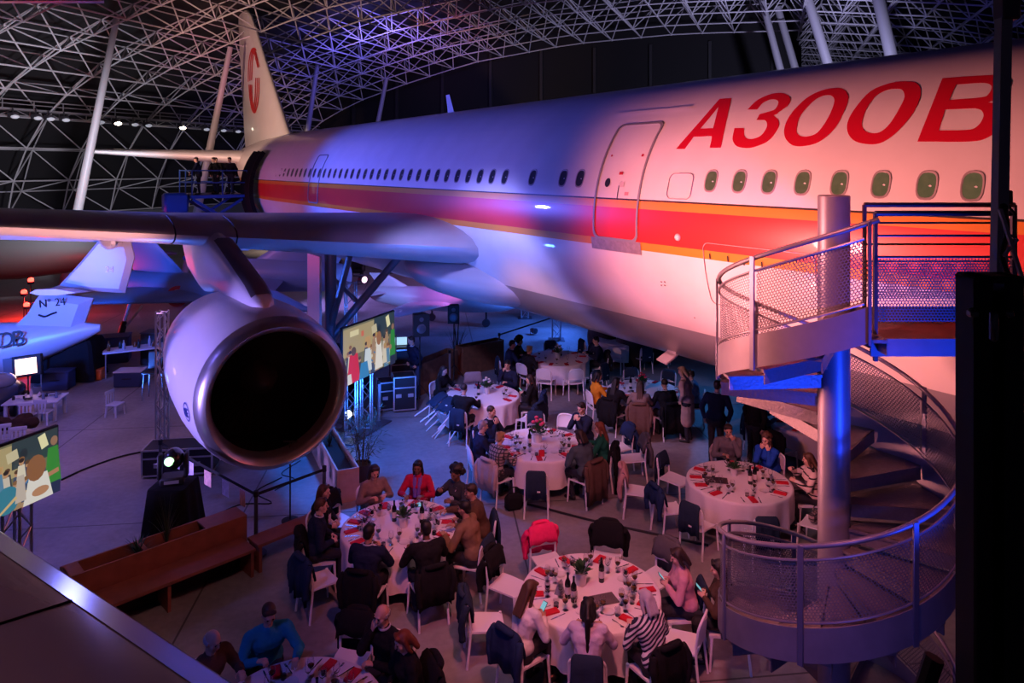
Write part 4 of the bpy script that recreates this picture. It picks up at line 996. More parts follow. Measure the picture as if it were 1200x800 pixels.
def potplant(label, loc, s=1.0, flower=None, seedv=1):
    t = thing('potted_plant', label, 'plant', loc); rnd = random.Random(seedv)
    m = MB(); m.lathe([(.001, 0), (.042 * s, 0), (.05 * s, .09 * s), (.054 * s, .09 * s), (.054 * s, .10 * s), (.047 * s, .10 * s), (.045 * s, .085 * s), (.001, .08 * s)], 16); m.build('pot', POT, t)
    m = MB()
    for k in range(46):
        q, e = rnd.uniform(0, 6.28), rnd.uniform(.25, 1.45); l = rnd.uniform(.07, .13) * s; c = Vector((0, 0, .09 * s)); d_ = Vector((math.cos(q) * math.cos(e), math.sin(q) * math.cos(e), math.sin(e))); sd_ = d_.cross(Vector((0, 0, 1))).normalized() * .018 * s
        a = c + d_ * l * .35; b_ = c + d_ * l * .75 + Vector((0, 0, .012 * s)); e_ = c + d_ * l * 1.1
        m.add([a, b_ + sd_, e_, b_ - sd_], [(0, 1, 2, 3)]); m.tube([c, a], .0015, 3, cap=False)
    m.build('foliage', LEAF, t, smooth=0)
    if flower:
        m = MB()
        for k in range(7): q = k * .9; m.ell((.05 * s * math.cos(q), .05 * s * math.sin(q), (.19 + .02 * (k % 3)) * s), (.022 * s, .022 * s, .016 * s), 7, 5)
        m.build('flower', flower, t)
    return t
def tablecloth(name_, cx, cy, r=.9, hem=.22, seedv=0):
    t = thing('round_table', 'round folding table hidden under the white cloth of ' + name_, 'table', (cx, cy, 0))
    m = MB(); m.lathe([(.001, .70), (r - .03, .70), (r - .012, .705), (r - .012, .735), (r - .03, .742), (.001, .742)], 40); m.build('tabletop', WOODT, t)
    m = MB(); m.lathe([(.001, 0), (.28, 0), (.28, .02), (.05, .05), (.05, .68), (.18, .70), (.001, .70)], 20); m.build('pedestal', DSTEEL, t)
    rnd = random.Random(seedv); n = 120; ph = [rnd.uniform(0, 6.28) for _ in range(3)]; rings = []
    def ring(rad, z, amp, flare):
        out = []
        for k in range(n):
            q = 2 * math.pi * k / n; wv = .5 * math.sin(15 * q + ph[0]) + .3 * math.sin(9 * q + ph[1]) + .3 * math.sin(23 * q + ph[2])
            out.append((math.cos(q) * (rad + amp * wv + flare), math.sin(q) * (rad + amp * wv + flare), z))
        return out
    for rad, z, amp, fl in ((.02, .748, 0, 0), (.4, .748, 0, 0), (r - .04, .748, 0, 0), (r - .008, .746, 0, 0), (r + .004, .736, .002, 0), (r + .01, .70, .008, 0), (r + .012, .60, .022, .0), (r + .008, .45, .034, .0), (r, hem + .02, .045, .0), (r, hem, .046, .0)): rings.append(ring(rad, z, amp, fl))
    inner = [[(x * .985, y * .985, z) for x, y, z in g] for g in rings[:3:-1]]
    m = MB(); m.loft(rings + inner[:-1], capa=True); o = m.build('tablecloth', LINEN, loc=(cx, cy, 0), smooth=60); tag(o, 'white cloth with hanging folds over ' + name_, 'tablecloth', 'white round tablecloths'); return o
def setting(cx, cy, ang, who, tname, full=2, r=.9, seedv=0, kinds=None):
    """napkin, plate, cutlery, glasses of one place; who: short phrase naming the place"""
    rnd = random.Random(seedv); a = R(ang); u = Vector((math.cos(a), math.sin(a), 0)); v = Vector((-u.y, u.x, 0)); C = Vector((cx, cy, .749)); rz = a + R(90)
    P = lambda rr, s_: C + u * rr + v * s_
    w = who
    inst(GM['napkin'], 'napkin', P(r - .16, .0 + rnd.uniform(-.03, .03)), rz + rnd.uniform(-.35, .35), None, f'folded red napkin before {w}', 'napkin', 'red napkins on ' + tname)
    if full >= 2:
        inst(GM['fork'], 'table_fork', P(r - .17, -.13 + rnd.uniform(-.02, .02)), rz + math.pi + rnd.uniform(-.2, .2), None, f'steel fork before {w}', 'fork', 'forks on ' + tname)
        inst(GM['knife'], 'table_knife', P(r - .17, .125 + rnd.uniform(-.02, .02)), rz + math.pi + rnd.uniform(-.2, .2), None, f'steel knife before {w}', 'knife', 'knives on ' + tname)
        if rnd.random() < .8: inst(GM['plate'], 'side_plate', P(r - .40, -.10), 0, None, f'small white plate before {w}', 'plate', 'white plates on ' + tname).scale = (.62, .62, .8)
    if full >= 1:
        g = inst(GM['wine'], 'wine_glass', P(r - .33 + rnd.uniform(-.03, .03), .09 + rnd.uniform(-.02, .03)), 0, None, f'stemmed wine glass before {w}', 'glass', 'wine glasses on ' + tname)
        if rnd.random() < .6: inst(GM['winef'], 'drink', (0, 0, 0), 0, g)
    if full >= 2:
        g = inst(GM['wine'], 'wine_glass', P(r - .44 + rnd.uniform(-.03, .03), .13 + rnd.uniform(-.03, .03)), 0, None, f'second stemmed glass further in before {w}', 'glass', 'wine glasses on ' + tname)
        if rnd.random() < .5: inst(GM['winef'], 'drink', (0, 0, 0), 0, g)
        g = inst(GM['tumbler'], 'tumbler', P(r - .30 + rnd.uniform(-.03, .03), -.03 + rnd.uniform(-.02, .02)), 0, None, f'short water tumbler before {w}', 'glass', 'water tumblers on ' + tname)
        if rnd.random() < .7: inst(GM['tumf'], 'drink', (0, 0, 0), 0, g)
PINKF = mat('pink_flower', (.55, .05, .12), .6); WHITEF = mat('white_flower', (.6, .58, .55), .6)
TN = {1: ('front centre table', 1.04, 9.43), 2: ('table beside the bench', -1.73, 11.1), 3: ('table beside the stairs', 4.02, 12.7), 4: ('middle table', .57, 14.4), 5: ('table with tipped chairs', -.72, 17.5),
      6: ('farthest lit table', 1.34, 20.9), 7: ('table by the beige coat', 3.28, 17.9), 8: ('table at the bottom edge', -2.2, 7.25), 9: ('dark table under the fuselage', 3.6, 23.2), 10: ('table behind the stairs', 6.6, 15.6)}
def spot(t, ang, r): n_, cx, cy = TN[t]; return Vector((cx + r * math.cos(R(ang)), cy + r * math.sin(R(ang)), 0))
for t, (n_, cx, cy) in TN.items(): tablecloth('the ' + n_, cx, cy, seedv=t)
FULL = {1: 2, 2: 2, 3: 2, 4: 2, 5: 1, 6: 1, 7: 1, 8: 2, 9: 0, 10: 1}
PR, CR_ = 1.28, 1.20
def seat(t, ang, who, label=None, drape=None, pr=PR, cr=CR_, set_=True, dface=0, **kw):
    """one place: chair, perhaps what hangs on it, perhaps its sitter. who: short phrase that names the place; label: the sitter's"""
    n_, cx, cy = TN[t]; face = ang + 180 + dface
    if cr: 
        lab = f'white chair of {who}' if label else f'empty white chair, {who}'
        if len(lab.split()) > 15: print('LONG', lab)
        chair(lab, spot(t, ang, cr), face)
        if drape:
            kind, mm, kw2 = drape
            desc = {'blanket': 'navy blanket', 'jacket': 'jacket', 'coat': 'coat'}[kind]
            lb = kw2.pop('label', None) or f'{kw2.pop("adj", "dark")} {desc} draped over chair of {who}'
            draped(kind, lb, spot(t, ang, cr), face, mm, seedv=int(ang) + t, **kw2)
    if label:
        fl = kw.pop('far', t in (5, 6, 7, 9, 10))
        person(label, spot(t, ang, pr), face, near=not fl, slot=who, **kw)
    if set_: setting(cx, cy, ang, who, n_, FULL[t], seedv=int(ang) * 7 + t)
B = lambda **k: ('blanket', BLK, dict(dict(drop=.46, width=.36, tagc=True, adj='draped'), **k))
J = lambda mm, adj, **k: ('jacket', mm, dict(dict(drop=.44, width=.42, bulk=.035, sleeves=True, adj=adj), **k))
K = lambda mm, adj, **k: ('coat', mm, dict(dict(drop=.70, width=.46, bulk=.05, sleeves=True, adj=adj), **k))
# ---- table 1, front centre
seat(1, 222, 'woman in white fuzzy sweater', 'woman in white fuzzy sweater with long dark hair looking at her phone, front centre table', J(DKBLUE, 'dark blue'), top='white', hair='long', hc='brown', pose='phone', female=True, skin=1, pitch=-25, lean=.14, turn=-8)
seat(1, 262, 'woman with black ponytail', 'woman with long black ponytail in pale lilac blouse seen from behind', B(), top='lilac', hair='pony', hc='black', pose='table', female=True, skin=1, lean=.13, pitch=-18)
seat(1, 300, 'woman in striped shirt', 'grey haired woman in diagonal striped shirt seen from behind', J(BLKJ, 'black'), top='stripe', hair='bob', hc='silver', pose='cross', female=True, lean=.15, pitch=-14)
seat(1, 332, 'right of the striped shirt at the front centre table', None, None)
seat(1, 0, 'woman in pale pink sweater', 'dark haired woman in pale pink sweater holding a lit phone', B(), top='pink', hair='bob', hc='dark', pose='phone', female=True, pitch=-22, lean=.10)
seat(1, 350, 'woman in brown by the newel', 'woman with dark hair in brown jacket holding a phone beside the spiral stairs', None, pr=1.72, cr=1.72, set_=False, top='brown', hair='long', hc='black', pose='phone', female=True, pitch=-16, lean=.06)
seat(1, 38, 'dark coat on the far right, front table', None, K(GREYJ, 'bulky charcoal', drop=.46), cr=1.3)
seat(1, 74, 'black coat on the far side, front table', None, K(BLKJ, 'rounded black', drop=.36, front=.30), cr=1.3)
seat(1, 112, 'hot pink jacket, front table', None, ('jacket', PINKJ, dict(drop=.40, width=.44, bulk=.03, sleeves=True, label='hot pink jacket draped over a chair at the front centre table')), cr=1.3)
seat(1, 150, 'black jacket on the left, front table', None, J(BLKJ, 'black'), cr=1.25)
seat(1, 188, 'navy jacket furthest left, front table', None, J(BLK, 'navy'), cr=1.38)
# ---- table 2, by the bench
seat(2, 257, 'man with raised hands', 'dark haired man in navy suit seen from behind raising a hand to his mouth', J(BLKJ, 'black', drop=.55), top='navy', hc='black', pose='eat', lean=.08, skin=1, side=1)
seat(2, 297, 'man with pale collar', 'dark haired man in black jacket with pale collar seen from behind', J(BLKJ, 'black', drop=.5), top='black', hc='black', pose='table', lean=.10, skin=2)
seat(2, 338, 'man in tan jacket, back turned', 'dark haired man in tan jacket with back turned, bench table', B(), top='tan', hc='black', pose='table', lean=.14, skin=1)
seat(2, 8, 'bearded man in brown', 'bearded man in brown jacket reaching over the table beside the bench', B(), top='brown', hc='dark', pose='reach', lean=.14, skin=1, yaw=10)
seat(2, 48, 'woman with afro', 'woman with large afro hair and white badge on lanyard', None, top='charcoal', hair='afro', hc='black', pose='gesture', female=True, skin=2, badge=True, lean=.05)
seat(2, 84, 'woman in crimson', 'woman in crimson cardigan with purple scarf and long black hair', None, top='red', hair='long', hc='black', pose='table', female=True, skin=2, lean=.08)
seat(2, 121, 'woman in beige jacket', 'dark haired woman in beige jacket looking down at the table', None, top='beige', hair='long', hc='dark', pose='cross', female=True, pitch=-24, lean=.1)
seat(2, 146, 'dark coat beside the bamboo', None, J(BLKJ, 'black', drop=.5), cr=1.35)
seat(2, 170, 'woman with white badge', 'woman with long light brown hair and dark blazer wearing a white badge', None, top='black', hair='long', hc='brown', pose='lap', female=True, badge=True, lean=.04, pitch=-4, pr=1.34)
seat(2, 196, 'man in navy by the bench', 'brown haired man in navy suit at left side of the bench table', K(BLKJ, 'long black', drop=.78), top='navy', hc='brown', pose='lap', lean=.05, pitch=-6)
seat(2, 222, 'blue jacket nearest the bench', None, J(DKBLUE, 'dark blue', drop=.52), cr=1.34)
# ---- table 3, by the stairs
seat(3, 82, 'man with hand on chin', 'dark haired man in grey shirt resting chin on his hand', ('coat', STONE, dict(drop=.5, width=.44, bulk=.04, sleeves=True, adj='pale')), top='grey', hc='dark', pose='chin', lean=.06, skin=1, side=-1)
seat(3, 46, 'curly woman in blue', 'woman with curly brown hair in royal blue sweater, hands at her chin', None, top='blue', hair='curly', hc='brown', pose='chinboth', female=True, lean=.14, pitch=-10)
seat(3, -6, 'woman in striped cream sweater', 'brown haired woman in cream sweater with dark stripes beside the column', B(), top='cream', hair='bob', hc='brown', pose='gesture', female=True, lean=.05, yaw=-20)
seat(3, 318, 'plaid bag on the seat, stair table', None, J(BLK, 'navy', drop=.5), cr=1.32)
seat(3, 268, 'dark blanket at near side, stair table', None, B(), cr=1.28)
seat(3, 224, 'blue blanket at near left, stair table', None, B(), cr=1.3)
seat(3, 196, 'padded jacket at left, stair table', None, J(DKBLUE, 'padded dark blue', drop=.30), cr=1.34)
seat(3, 170, 'dusty pink jacket, stair table', None, J(DUSTY, 'dusty pink', drop=.5), cr=1.75)
seat(3, 140, 'dark blanket at far left, stair table', None, B(), cr=1.25)
# ---- table 4, middle
seat(4, 196, 'grey haired man', 'grey haired man in dark navy suit at left of the middle table', None, top='navy', hair='short', hc='grey', pose='table', lean=.05)
seat(4, 152, 'man with clasped hands', 'bearded balding man in navy suit with clasped hands', B(), top='navy', hair='buzz', hc='dark', pose='clasp', lean=.10)
seat(4, 226, 'woman in plaid', 'woman in grey plaid jacket with blond hair in a bun', J(STONE, 'pale', drop=.55), top='plaid', hair='bun', hc='blond', pose='table', female=True, lean=.10)
seat(4, 265, 'navy blanket at near side, middle table', None, B(), cr=1.32)
seat(4, 311, 'person in grey teal sweater', 'dark haired person in grey teal sweater seen from behind at the middle table', K(TANC, 'dark brown', drop=.72), top='greyteal', hair='bob', hc='dark', pose='cross', lean=.15, pitch=-20)
seat(4, 346, 'auburn woman in green', 'woman with long auburn hair in bottle green top', K(BLKJ, 'long black', drop=.8), top='green', hair='long', hc='auburn', pose='table', female=True, lean=.05)
seat(4, 40, 'smiling man in navy', 'short haired man in navy sweater looking down, far side of the middle table', None, top='navy', hc='dark', pose='clasp', lean=.06, pitch=-20)
seat(4, 92, 'blanket at far side, middle table', None, B(), cr=1.3)
seat(4, 66, 'bare back at far side, middle table', None, None, cr=1.3)
seat(4, 20, 'dark blue padded coat, middle table', None, K(DKBLUE, 'bulky dark blue', drop=.45), cr=1.75, set_=False)
seat(4, 2, 'grey coat, middle table', None, K(GREYJ, 'bulky grey', drop=.5), cr=1.85, set_=False)
# ---- table 5
seat(5, 250, 'man pointing', 'man in dark sweater seen from behind, arm out over the table with tipped chairs', B(), top='black', hair='buzz', hc='dark', pose='reach', lean=.12)
seat(5, 150, 'person by the barrier', 'person in black seated close to the wooden barrier', None, top='black', hair='long', hc='dark', pose='table', female=True, lean=.08)
seat(5, 102, 'pale coat over chair, tipped chairs table', None, ('coat', STONE, dict(drop=.3, width=.46, bulk=.03, sleeves=False, adj='pale')), cr=1.25)
seat(5, 58, 'man resting his face', 'dark haired man in navy resting his face on one hand', B(), top='navy', hc='black', pose='chin', lean=.1, yaw=15)
seat(5, 352, 'woman in fur hood', 'woman in dark coat with tan fur hood holding a phone', J(DKBLUE, 'dark blue'), top='black', hair='long', hc='dark', pose='phone', female=True, lean=.08)
seat(5, 325, 'blue jacket, tipped chairs table', None, J(BLK, 'navy'), cr=1.35)
# ---- table 6
seat(6, 168, 'curly woman at farthest table', 'woman with long curly black hair in dark top, farthest table', None, top='black', hair='afro', hc='black', pose='table', female=True, skin=1)
seat(6, 192, 'man beside the curly woman', 'dark haired man in navy next to the curly woman', B(), top='navy', hc='black', pose='table', pr=1.5, cr=1.5, set_=False)
seat(6, 222, 'fair haired woman', 'fair haired woman in black seen from behind, farthest table', None, top='black', hair='bun', hc='blond', pose='cross', female=True)
seat(6, 95, 'blanket at far side, farthest table', None, B(), cr=1.3)
seat(6, 252, 'bare chair at near side, farthest table', None, None, cr=1.3)
seat(6, 285, 'second bare chair at near side, farthest table', None, None, cr=1.3)
seat(6, 320, 'blanket at near right, farthest table', None, B(), cr=1.3)
seat(6, 8, 'man under the hull', 'man in dark jacket seated below the airliner belly at the farthest table', J(BLKJ, 'black'), top='navy', hc='dark', pose='table')
seat(6, 45, 'blue chair at right, farthest table', None, B(), cr=1.4)
# ---- table 7
seat(7, 196, 'woman in mustard', 'dark haired woman in mustard yellow jacket', None, top='yellow', hair='bob', hc='black', pose='table', female=True, lean=.02)
seat(7, 226, 'woman in long black', 'woman in black with very long black hair seen from behind', J(BLKJ, 'black', drop=.6), top='black', hair='long', hc='black', pose='table', female=True)
seat(7, 256, 'woman in fur coat', 'woman with long brown hair over a beige top, brown fur on chair', K(cloth('brown_fur_coat', (.13, .075, .055)), 'brown fur', drop=.72), top='beige', hair='long', hc='brown', pose='table', female=True)
seat(7, 286, 'man with dark suit', 'short haired man in dark suit seen from behind near the beige coat', K(BLKJ, 'black', drop=.66), top='black', hair='buzz', hc='dark', pose='cross', lean=.14)
seat(7, 345, 'seated talker', 'man in light blue shirt seated behind the woman in beige coat', None, top='lightblue', hc='dark', pose='table', lean=.1)
seat(7, 92, 'blanket at far side, beige coat table', None, B(), cr=1.3)
seat(7, 130, 'blanket at far left, beige coat table', None, B(), cr=1.35)
seat(7, 55, 'blanket at far right, beige coat table', None, B(), cr=1.35)
person('blond woman in long beige coat standing beside a table', gnd(806, 517), 150, top='coat', hair='bob', hc='blond', pose='pocket', female=True, stand=True, near=False, longcoat=True, lean=.1, pitch=-18, scale=1.02)
# ---- table 8, cut by the lower edge
seat(8, 156, 'older bald man', 'older bald man with white fringe of hair by the wing edge', None, top='brown', hair='fringe', hc='silver', pose='table', lean=.14, pitch=-22, pr=1.3)
seat(8, 122, 'man in teal', 'dark haired man in teal sweater leaning over his phone', None, top='teal', hc='brown', pose='reach', lean=.16, pitch=-30, side=-1)
seat(8, 78, 'black coat, bottom edge table', None, K(BLKJ, 'bulky black', drop=.5), cr=1.25)
seat(8, 51, 'balding man in black', 'balding man in black jacket at the bottom edge table', None, top='black', hair='fringe', hc='grey', pose='chin', lean=.08, pitch=-16)
seat(8, 26, 'auburn haired woman', 'woman with short auburn hair in black jacket with white scarf edge', K(BLKJ, 'black', drop=.55), top='black', hair='bob', hc='auburn', pose='lap', female=True, lean=.1, pitch=-22)
# ---- dark tables beneath and behind
for a, w_ in ((200, 'left'), (250, 'near left'), (290, 'near right'), (340, 'right'), (110, 'far left'), (60, 'far right')): seat(9, a, f'{w_} side of the dark table', None, B() if a in (200, 290, 110) else None, set_=False)
seat(10, 172, 'man in denim', 'man in dark denim shirt seated behind the column', B(), top='denim', hc='dark', pose='table', skin=1)
seat(10, 215, 'bare chair behind the column', None, J(BLKJ, 'black'))
seat(10, 130, 'dark standing coat behind the stairs', None, K(DKBLUE, 'dark blue', drop=.6))
person('person in black standing behind the man with hand on chin', Vector((4.35, 15.3, 0)), 60, top='navy', hc='dark', pose='down', stand=True, near=False)
person('person in dark jacket standing next to the blue sweater woman', Vector((5.05, 15.0, 0)), 20, top='black', hc='black', pose='down', stand=True, near=False)
# tipped chairs
for k, (a, sp_) in enumerate(((205, 'left'), (228, 'right'))):
    q = spot(5, a, 1.5); chair(f'white chair tipped forward onto the table, {sp_} one of two', q, 0, rot=(R(-55), 0, R(a + 90)))
    dr = draped('blanket', f'navy blanket on the {sp_} one of the two tipped chairs', q, 0, BLK, drop=.42, width=.38, rot=(R(-55), 0, R(a + 90)), tagc=(k == 1))
    for o in [x for x in COL.objects if x.name.startswith(('dining_chair', 'blanket')) and (x.location - q).length < .01 and x.parent is None]:
        o.location.z = .184
# centrepieces, bottles, cards
Z0 = .749
def tp(t, dx, dy, dz=0.0): n_, cx, cy = TN[t]; return Vector((cx + dx, cy + dy, Z0 + dz))
potplant('bushy green plant in white pot on the front centre table', tp(1, -.12, .12), 1.5, None, 3)
bottle('dark wine bottle right of the plant on the front centre table', tp(1, .16, .18)); bottle('dark wine bottle left of the menu card, front table', tp(1, -.32, -.18)); bottle('second dark bottle behind the woman with ponytail, front table', tp(1, -.25, -.26))
m = MB(); m.box((0, 0, .003), (.34, .24, .005), rz=R(18), bev=.002); o = m.build('menu_card', mat('dark_printed_card', (.10, .08, .08), .5, noise=.5, nscale=40), loc=tp(1, .14, -.22)); tag(o, 'dark printed menu card lying on the front centre table', 'card')
m = MB(); m.prism([(-.07, -.05, 0), (.07, -.05, 0), (.07, -.045, 0), (0.07, .0, .15), (-.07, 0, .15)], (0, 0, .0)) if 0 else m.prism([(-.06, -.05, 0), (-.06, .05, 0), (-.06, 0, .16)], (.12, 0, 0)); o = m.build('table_number_tent', mat('grey_card', (.25, .25, .30), .6), loc=tp(1, -.42, -.08), rz=R(60), smooth=0); tag(o, 'folded grey tent card left of the bottles on the front table', 'card')
potplant('green plant beside the bottle on the bench table', tp(2, .05, -.02), 1.5, None, 5); bottle('dark bottle behind the plant on the bench table', tp(2, -.12, .16))
bottle('second dark bottle near the woman with afro', tp(2, .32, .12)); 
ph = thing('mobile_phone', 'lit phone lying flat in front of the woman in crimson', 'phone', tp(2, .2, .68, .006), R(15)); m = MB(); m.box((0, 0, 0), (.075, .15, .008), bev=.003); m.build('phone_case', PHONE, ph); m = MB(); m.box((0, 0, .0046), (.067, .137, .001)); m.build('phone_screen', PSCR, ph)
potplant('small green plant in white pot on the stair table', tp(3, -.02, .22), 1.3, None, 8); bottle('wine bottle with white label, stair table', tp(3, .16, -.12)); bottle('wine bottle right of the white label bottle, stair table', tp(3, .26, -.06))
m = MB(); m.box((0, 0, .006), (.40, .24, .01), rz=R(-12), bev=.004); o = m.build('serving_tray', mat('dark_slate', (.06, .035, .035), .4, noise=.6, nscale=30), loc=tp(3, -.40, .02)); tag(o, 'dark rectangular tray of small bites on the stair table', 'tray')
potplant('tall bouquet with pink flower on the middle table', tp(4, -.05, .1), 2.0, PINKF, 9); bottle('dark bottle beside the bouquet on the middle table', tp(4, -.22, -.1)); 
m = MB(); m.box((0, 0, .06), (.11, .05, .12), bev=.01); o = m.build('red_gift_box', NAPK, loc=tp(4, .0, -.62)); tag(o, 'small red box standing at near edge of the middle table', 'box')
potplant('bouquet with white flowers on the table with tipped chairs', tp(5, .1, .1), 1.6, WHITEF, 4); potplant('small bouquet on the farthest lit table', tp(6, 0, 0), 1.6, WHITEF, 6); potplant('small red bouquet on the beige coat table', tp(7, 0, .1), 1.6, PINKF, 7)
bottle('dark bottle on the beige coat table', tp(7, -.3, .1)); bottle('dark bottle on the farthest lit table', tp(6, .1, .25)); bottle('dark bottle beside the man in teal', tp(8, .2, .1)); bottle('dark bottle on the table with tipped chairs', tp(5, -.1, 0))
# things set on chairs and floor
n_, cx, cy = TN[3]; q = spot(3, 318, 1.32); m = MB(); m.box((0, 0, .08), (.30, .12, .16), bev=.04); m.tube(smoothpath([(-.1, 0, .15), (-.06, 0, .24), (.06, 0, .24), (.1, 0, .15)]), .008, 6); o = m.build('plaid_handbag', CL['plaid'], loc=(q.x, q.y, .475), rz=R(40)); tag(o, 'checked handbag lying on a white chair by the stairs', 'bag')
q = gnd(602, 597); m = MB(); m.box((0, 0, .15), (.34, .18, .30), bev=.06); m.tube(smoothpath([(-.1, 0, .29), (-.07, 0, .40), (.07, 0, .40), (.1, 0, .29)]), .01, 6); o = m.build('black_bag', BLKJ, loc=(q.x, q.y, 0), rz=R(20)); tag(o, 'black bag on the floor behind the woman in plaid jacket', 'bag')
m = MB(); m.tube(smoothpath([(-.05, .04, -.02), (-.045, .09, -.12), (-.02, .11, -.3)], 5), [.04] * 11, 8); m.tube(smoothpath([(.05, .04, -.02), (.045, .09, -.12), (.03, .11, -.33)], 5), [.04] * 11, 8); m.tube(smoothpath([(-.05, .04, -.02), (-.07, -.03, .0), (0, -.08, .02), (.07, -.03, 0), (.05, .04, -.02)], 5), [.035] * 21, 8)
par = next(o for o in COL.objects if o.get('label', '').startswith('woman in crimson')); m.build('scarf', cloth('purple_scarf', (.18, .10, .42)), par, loc=(0, .09, 1.07))
# ================================================================== screens
pic_m = bpy.data.materials.new('screen_picture'); pic_m.use_nodes = True; nt = pic_m.node_tree; b = nt.nodes['Principled BSDF']
at_ = nt.nodes.new('ShaderNodeVertexColor'); at_.layer_name = 'Col'; nt.links.new(at_.outputs['Color'], b.inputs['Emission Color']); b.inputs['Emission Strength'].default_value = .85
b.inputs['Base Color'].default_value = (.02, .02, .02, 1); b.inputs['Roughness'].default_value = .4
def picture(name, o, ux, uy, nrm, shapes, parent):
    """flat lit picture: coloured shapes stacked in hair-thin layers on one panel"""
    vs, fs, cs = [], [], []
    for k, (kind, x, y, w_, h_, c, *rot) in enumerate(shapes):
        q0 = rot[0] if rot else 0
        pts = [(-.5, -.5), (.5, -.5), (.5, .5), (-.5, .5)] if kind == 'r' else [(.5 * math.cos(q), .5 * math.sin(q)) for q in np.linspace(0, 6.2832, 15)[:-1]] if kind == 'e' else [(-.5, -.5), (.5, -.5), (.30, .5), (-.30, .5)]
        i0 = len(vs)
        for px_, py_ in pts:
            a, c_ = px_ * w_, py_ * h_ / 1.78; a, c_ = a * math.cos(q0) - c_ * math.sin(q0), (a * math.sin(q0) + c_ * math.cos(q0)) * 1.78
            u_, v_ = min(1, max(0, x + a)), min(1, max(0, y + c_)); vs.append(o + ux * u_ + uy * v_ + nrm * (.0006 * k))
        fs.append(tuple(range(i0, len(vs)))); cs += [c] * len(pts)
    me = bpy.data.meshes.new(name); me.from_pydata([tuple(v) for v in vs], [], fs); ca = me.color_attributes.new('Col', 'FLOAT_COLOR', 'POINT')
    for i, c in enumerate(cs): ca.data[i].color = (*c, 1)
    me.materials.append(pic_m); ob = bpy.data.objects.new(name, me); COL.objects.link(ob); ob.parent = parent; return ob
def crowd(seed, main):
    rnd = random.Random(seed); S = [('r', .5, .5, 1, 1, (.16, .15, .08)), ('r', .3, .72, .75, .5, (.40, .32, .16)), ('r', .80, .80, .45, .42, (.03, .05, .06)), ('r', .86, .86, .07, .22, (.75, .70, .40), .3), ('r', .58, .80, .10, .16, (.55, .48, .30), .2), ('r', .2, .86, .16, .10, (.70, .62, .35)), ('r', .45, .62, .10, .18, (.50, .30, .14)), ('r', .35, .8, .05, .1, (.6, .15, .08)), ('e', .68, .78, .07, .16, (.02, .03, .04))]
    for k in range(34):
        x = rnd.uniform(.03, .84); y = rnd.uniform(.18, .66); c = rnd.choice([(.55, .48, .40), (.04, .06, .12), (.10, .22, .35), (.65, .58, .45), (.35, .22, .12), (.05, .05, .06)])
        S += [('t', x, y - .13, .095, .28, c), ('e', x, y + .05, .045, .095, (.45, .24, .13)), ('e', x, y + .08, .05, .065, rnd.choice([(.10, .05, .03), (.22, .10, .04), (.03, .02, .02), (.45, .28, .10)]))]
    for _ in range(7): x, y = rnd.uniform(.3, .7), rnd.uniform(.05, .4); S.append(('r', x, y, rnd.uniform(.03, .10), .03, rnd.choice([(.55, .50, .30), (.05, .18, .38), (.6, .4, .2)]), rnd.uniform(-1, 1)))
    return S + main
def screen(label, TL, TR, BR, BL, shapes, stand):
    TL, TR, BR, BL = map(Vector, (TL, TR, BR, BL)); base = Vector(((BL.x + BR.x) / 2, (BL.y + BR.y) / 2, 0)); t = thing('display_screen', label, 'screen', base)
    ux, uy = TR - TL, TL - BL; uy = Vector((0, 0, (uy.z + (TR - BR).z) / 2)); ux.z = 0; o = Vector((TL.x, TL.y, (BL.z + BR.z) / 2)) - base; nrm = ux.cross(uy).normalized(); nrm = nrm if nrm.dot(-TL) > 0 else -nrm
    M = Matrix((ux.normalized(), -nrm, Vector((0, 0, 1)))).transposed()
    m = MB(); m.box(o + ux / 2 + uy / 2 - nrm * .04, (ux.length + .05, .07, uy.length + .05), M=M, bev=.01); m.box(o + ux / 2 + uy * .4 - nrm * .1, (ux.length * .5, .06, uy.length * .5), M=M, bev=.02); m.build('casing', BLACK, t)
    picture('picture', o + nrm * .002, ux, uy, nrm, shapes, t)
    for f_ in stand:
        tt = truss_mesh(o.z + uy.z * .5, .24); q = tt.build('truss_leg', ALU, t, smooth=40); q.location = o + ux * f_ - nrm * .28; q.location.z = 0
    m = MB(); m.box(o + ux / 2 - nrm * .28 + Vector((0, 0, -o.z + .02)), (ux.length * .8, .7, .03), M=M, bev=.01); m.build('base_plate', DSTEEL, t)
    return t
def truss_mesh(h, w_, r=.022, step=None, three=False):
    m = MB(); step = step or w_ * 1.2; P = [(-w_ / 2, -w_ / 2), (w_ / 2, -w_ / 2), (w_ / 2, w_ / 2), (-w_ / 2, w_ / 2)]
    for x, y in P: m.tube([(x, y, .02), (x, y, h)], r, 8)
    n = max(2, int(h / step))
    for k in range(n):
        for i in range(4):
            a, b_ = P[i], P[(i + 1) % 4]; z0, z1 = .04 + (h - .08) * k / n, .04 + (h - .08) * (k + 1) / n
            if (k + i) % 2: a, b_ = b_, a
            m.tube([(*a, z0), (*b_, z1)], r * .55, 5, cap=False)
    for i in range(4):
        for z in (.04, h - .04): m.tube([(*P[i], z), (*P[(i + 1) % 4], z)], r * .7, 6)
    return m
def truss(label, loc, h, w_=.29, rz=0, name='truss_tower'):
    t = thing(name, label, 'truss', loc, rz); truss_mesh(h, w_).build('lattice', ALU, t); m = MB(); m.box((0, 0, .01), (w_ * 2, w_ * 2, .02), bev=.005); m.build('base_plate', DSTEEL, t); return t
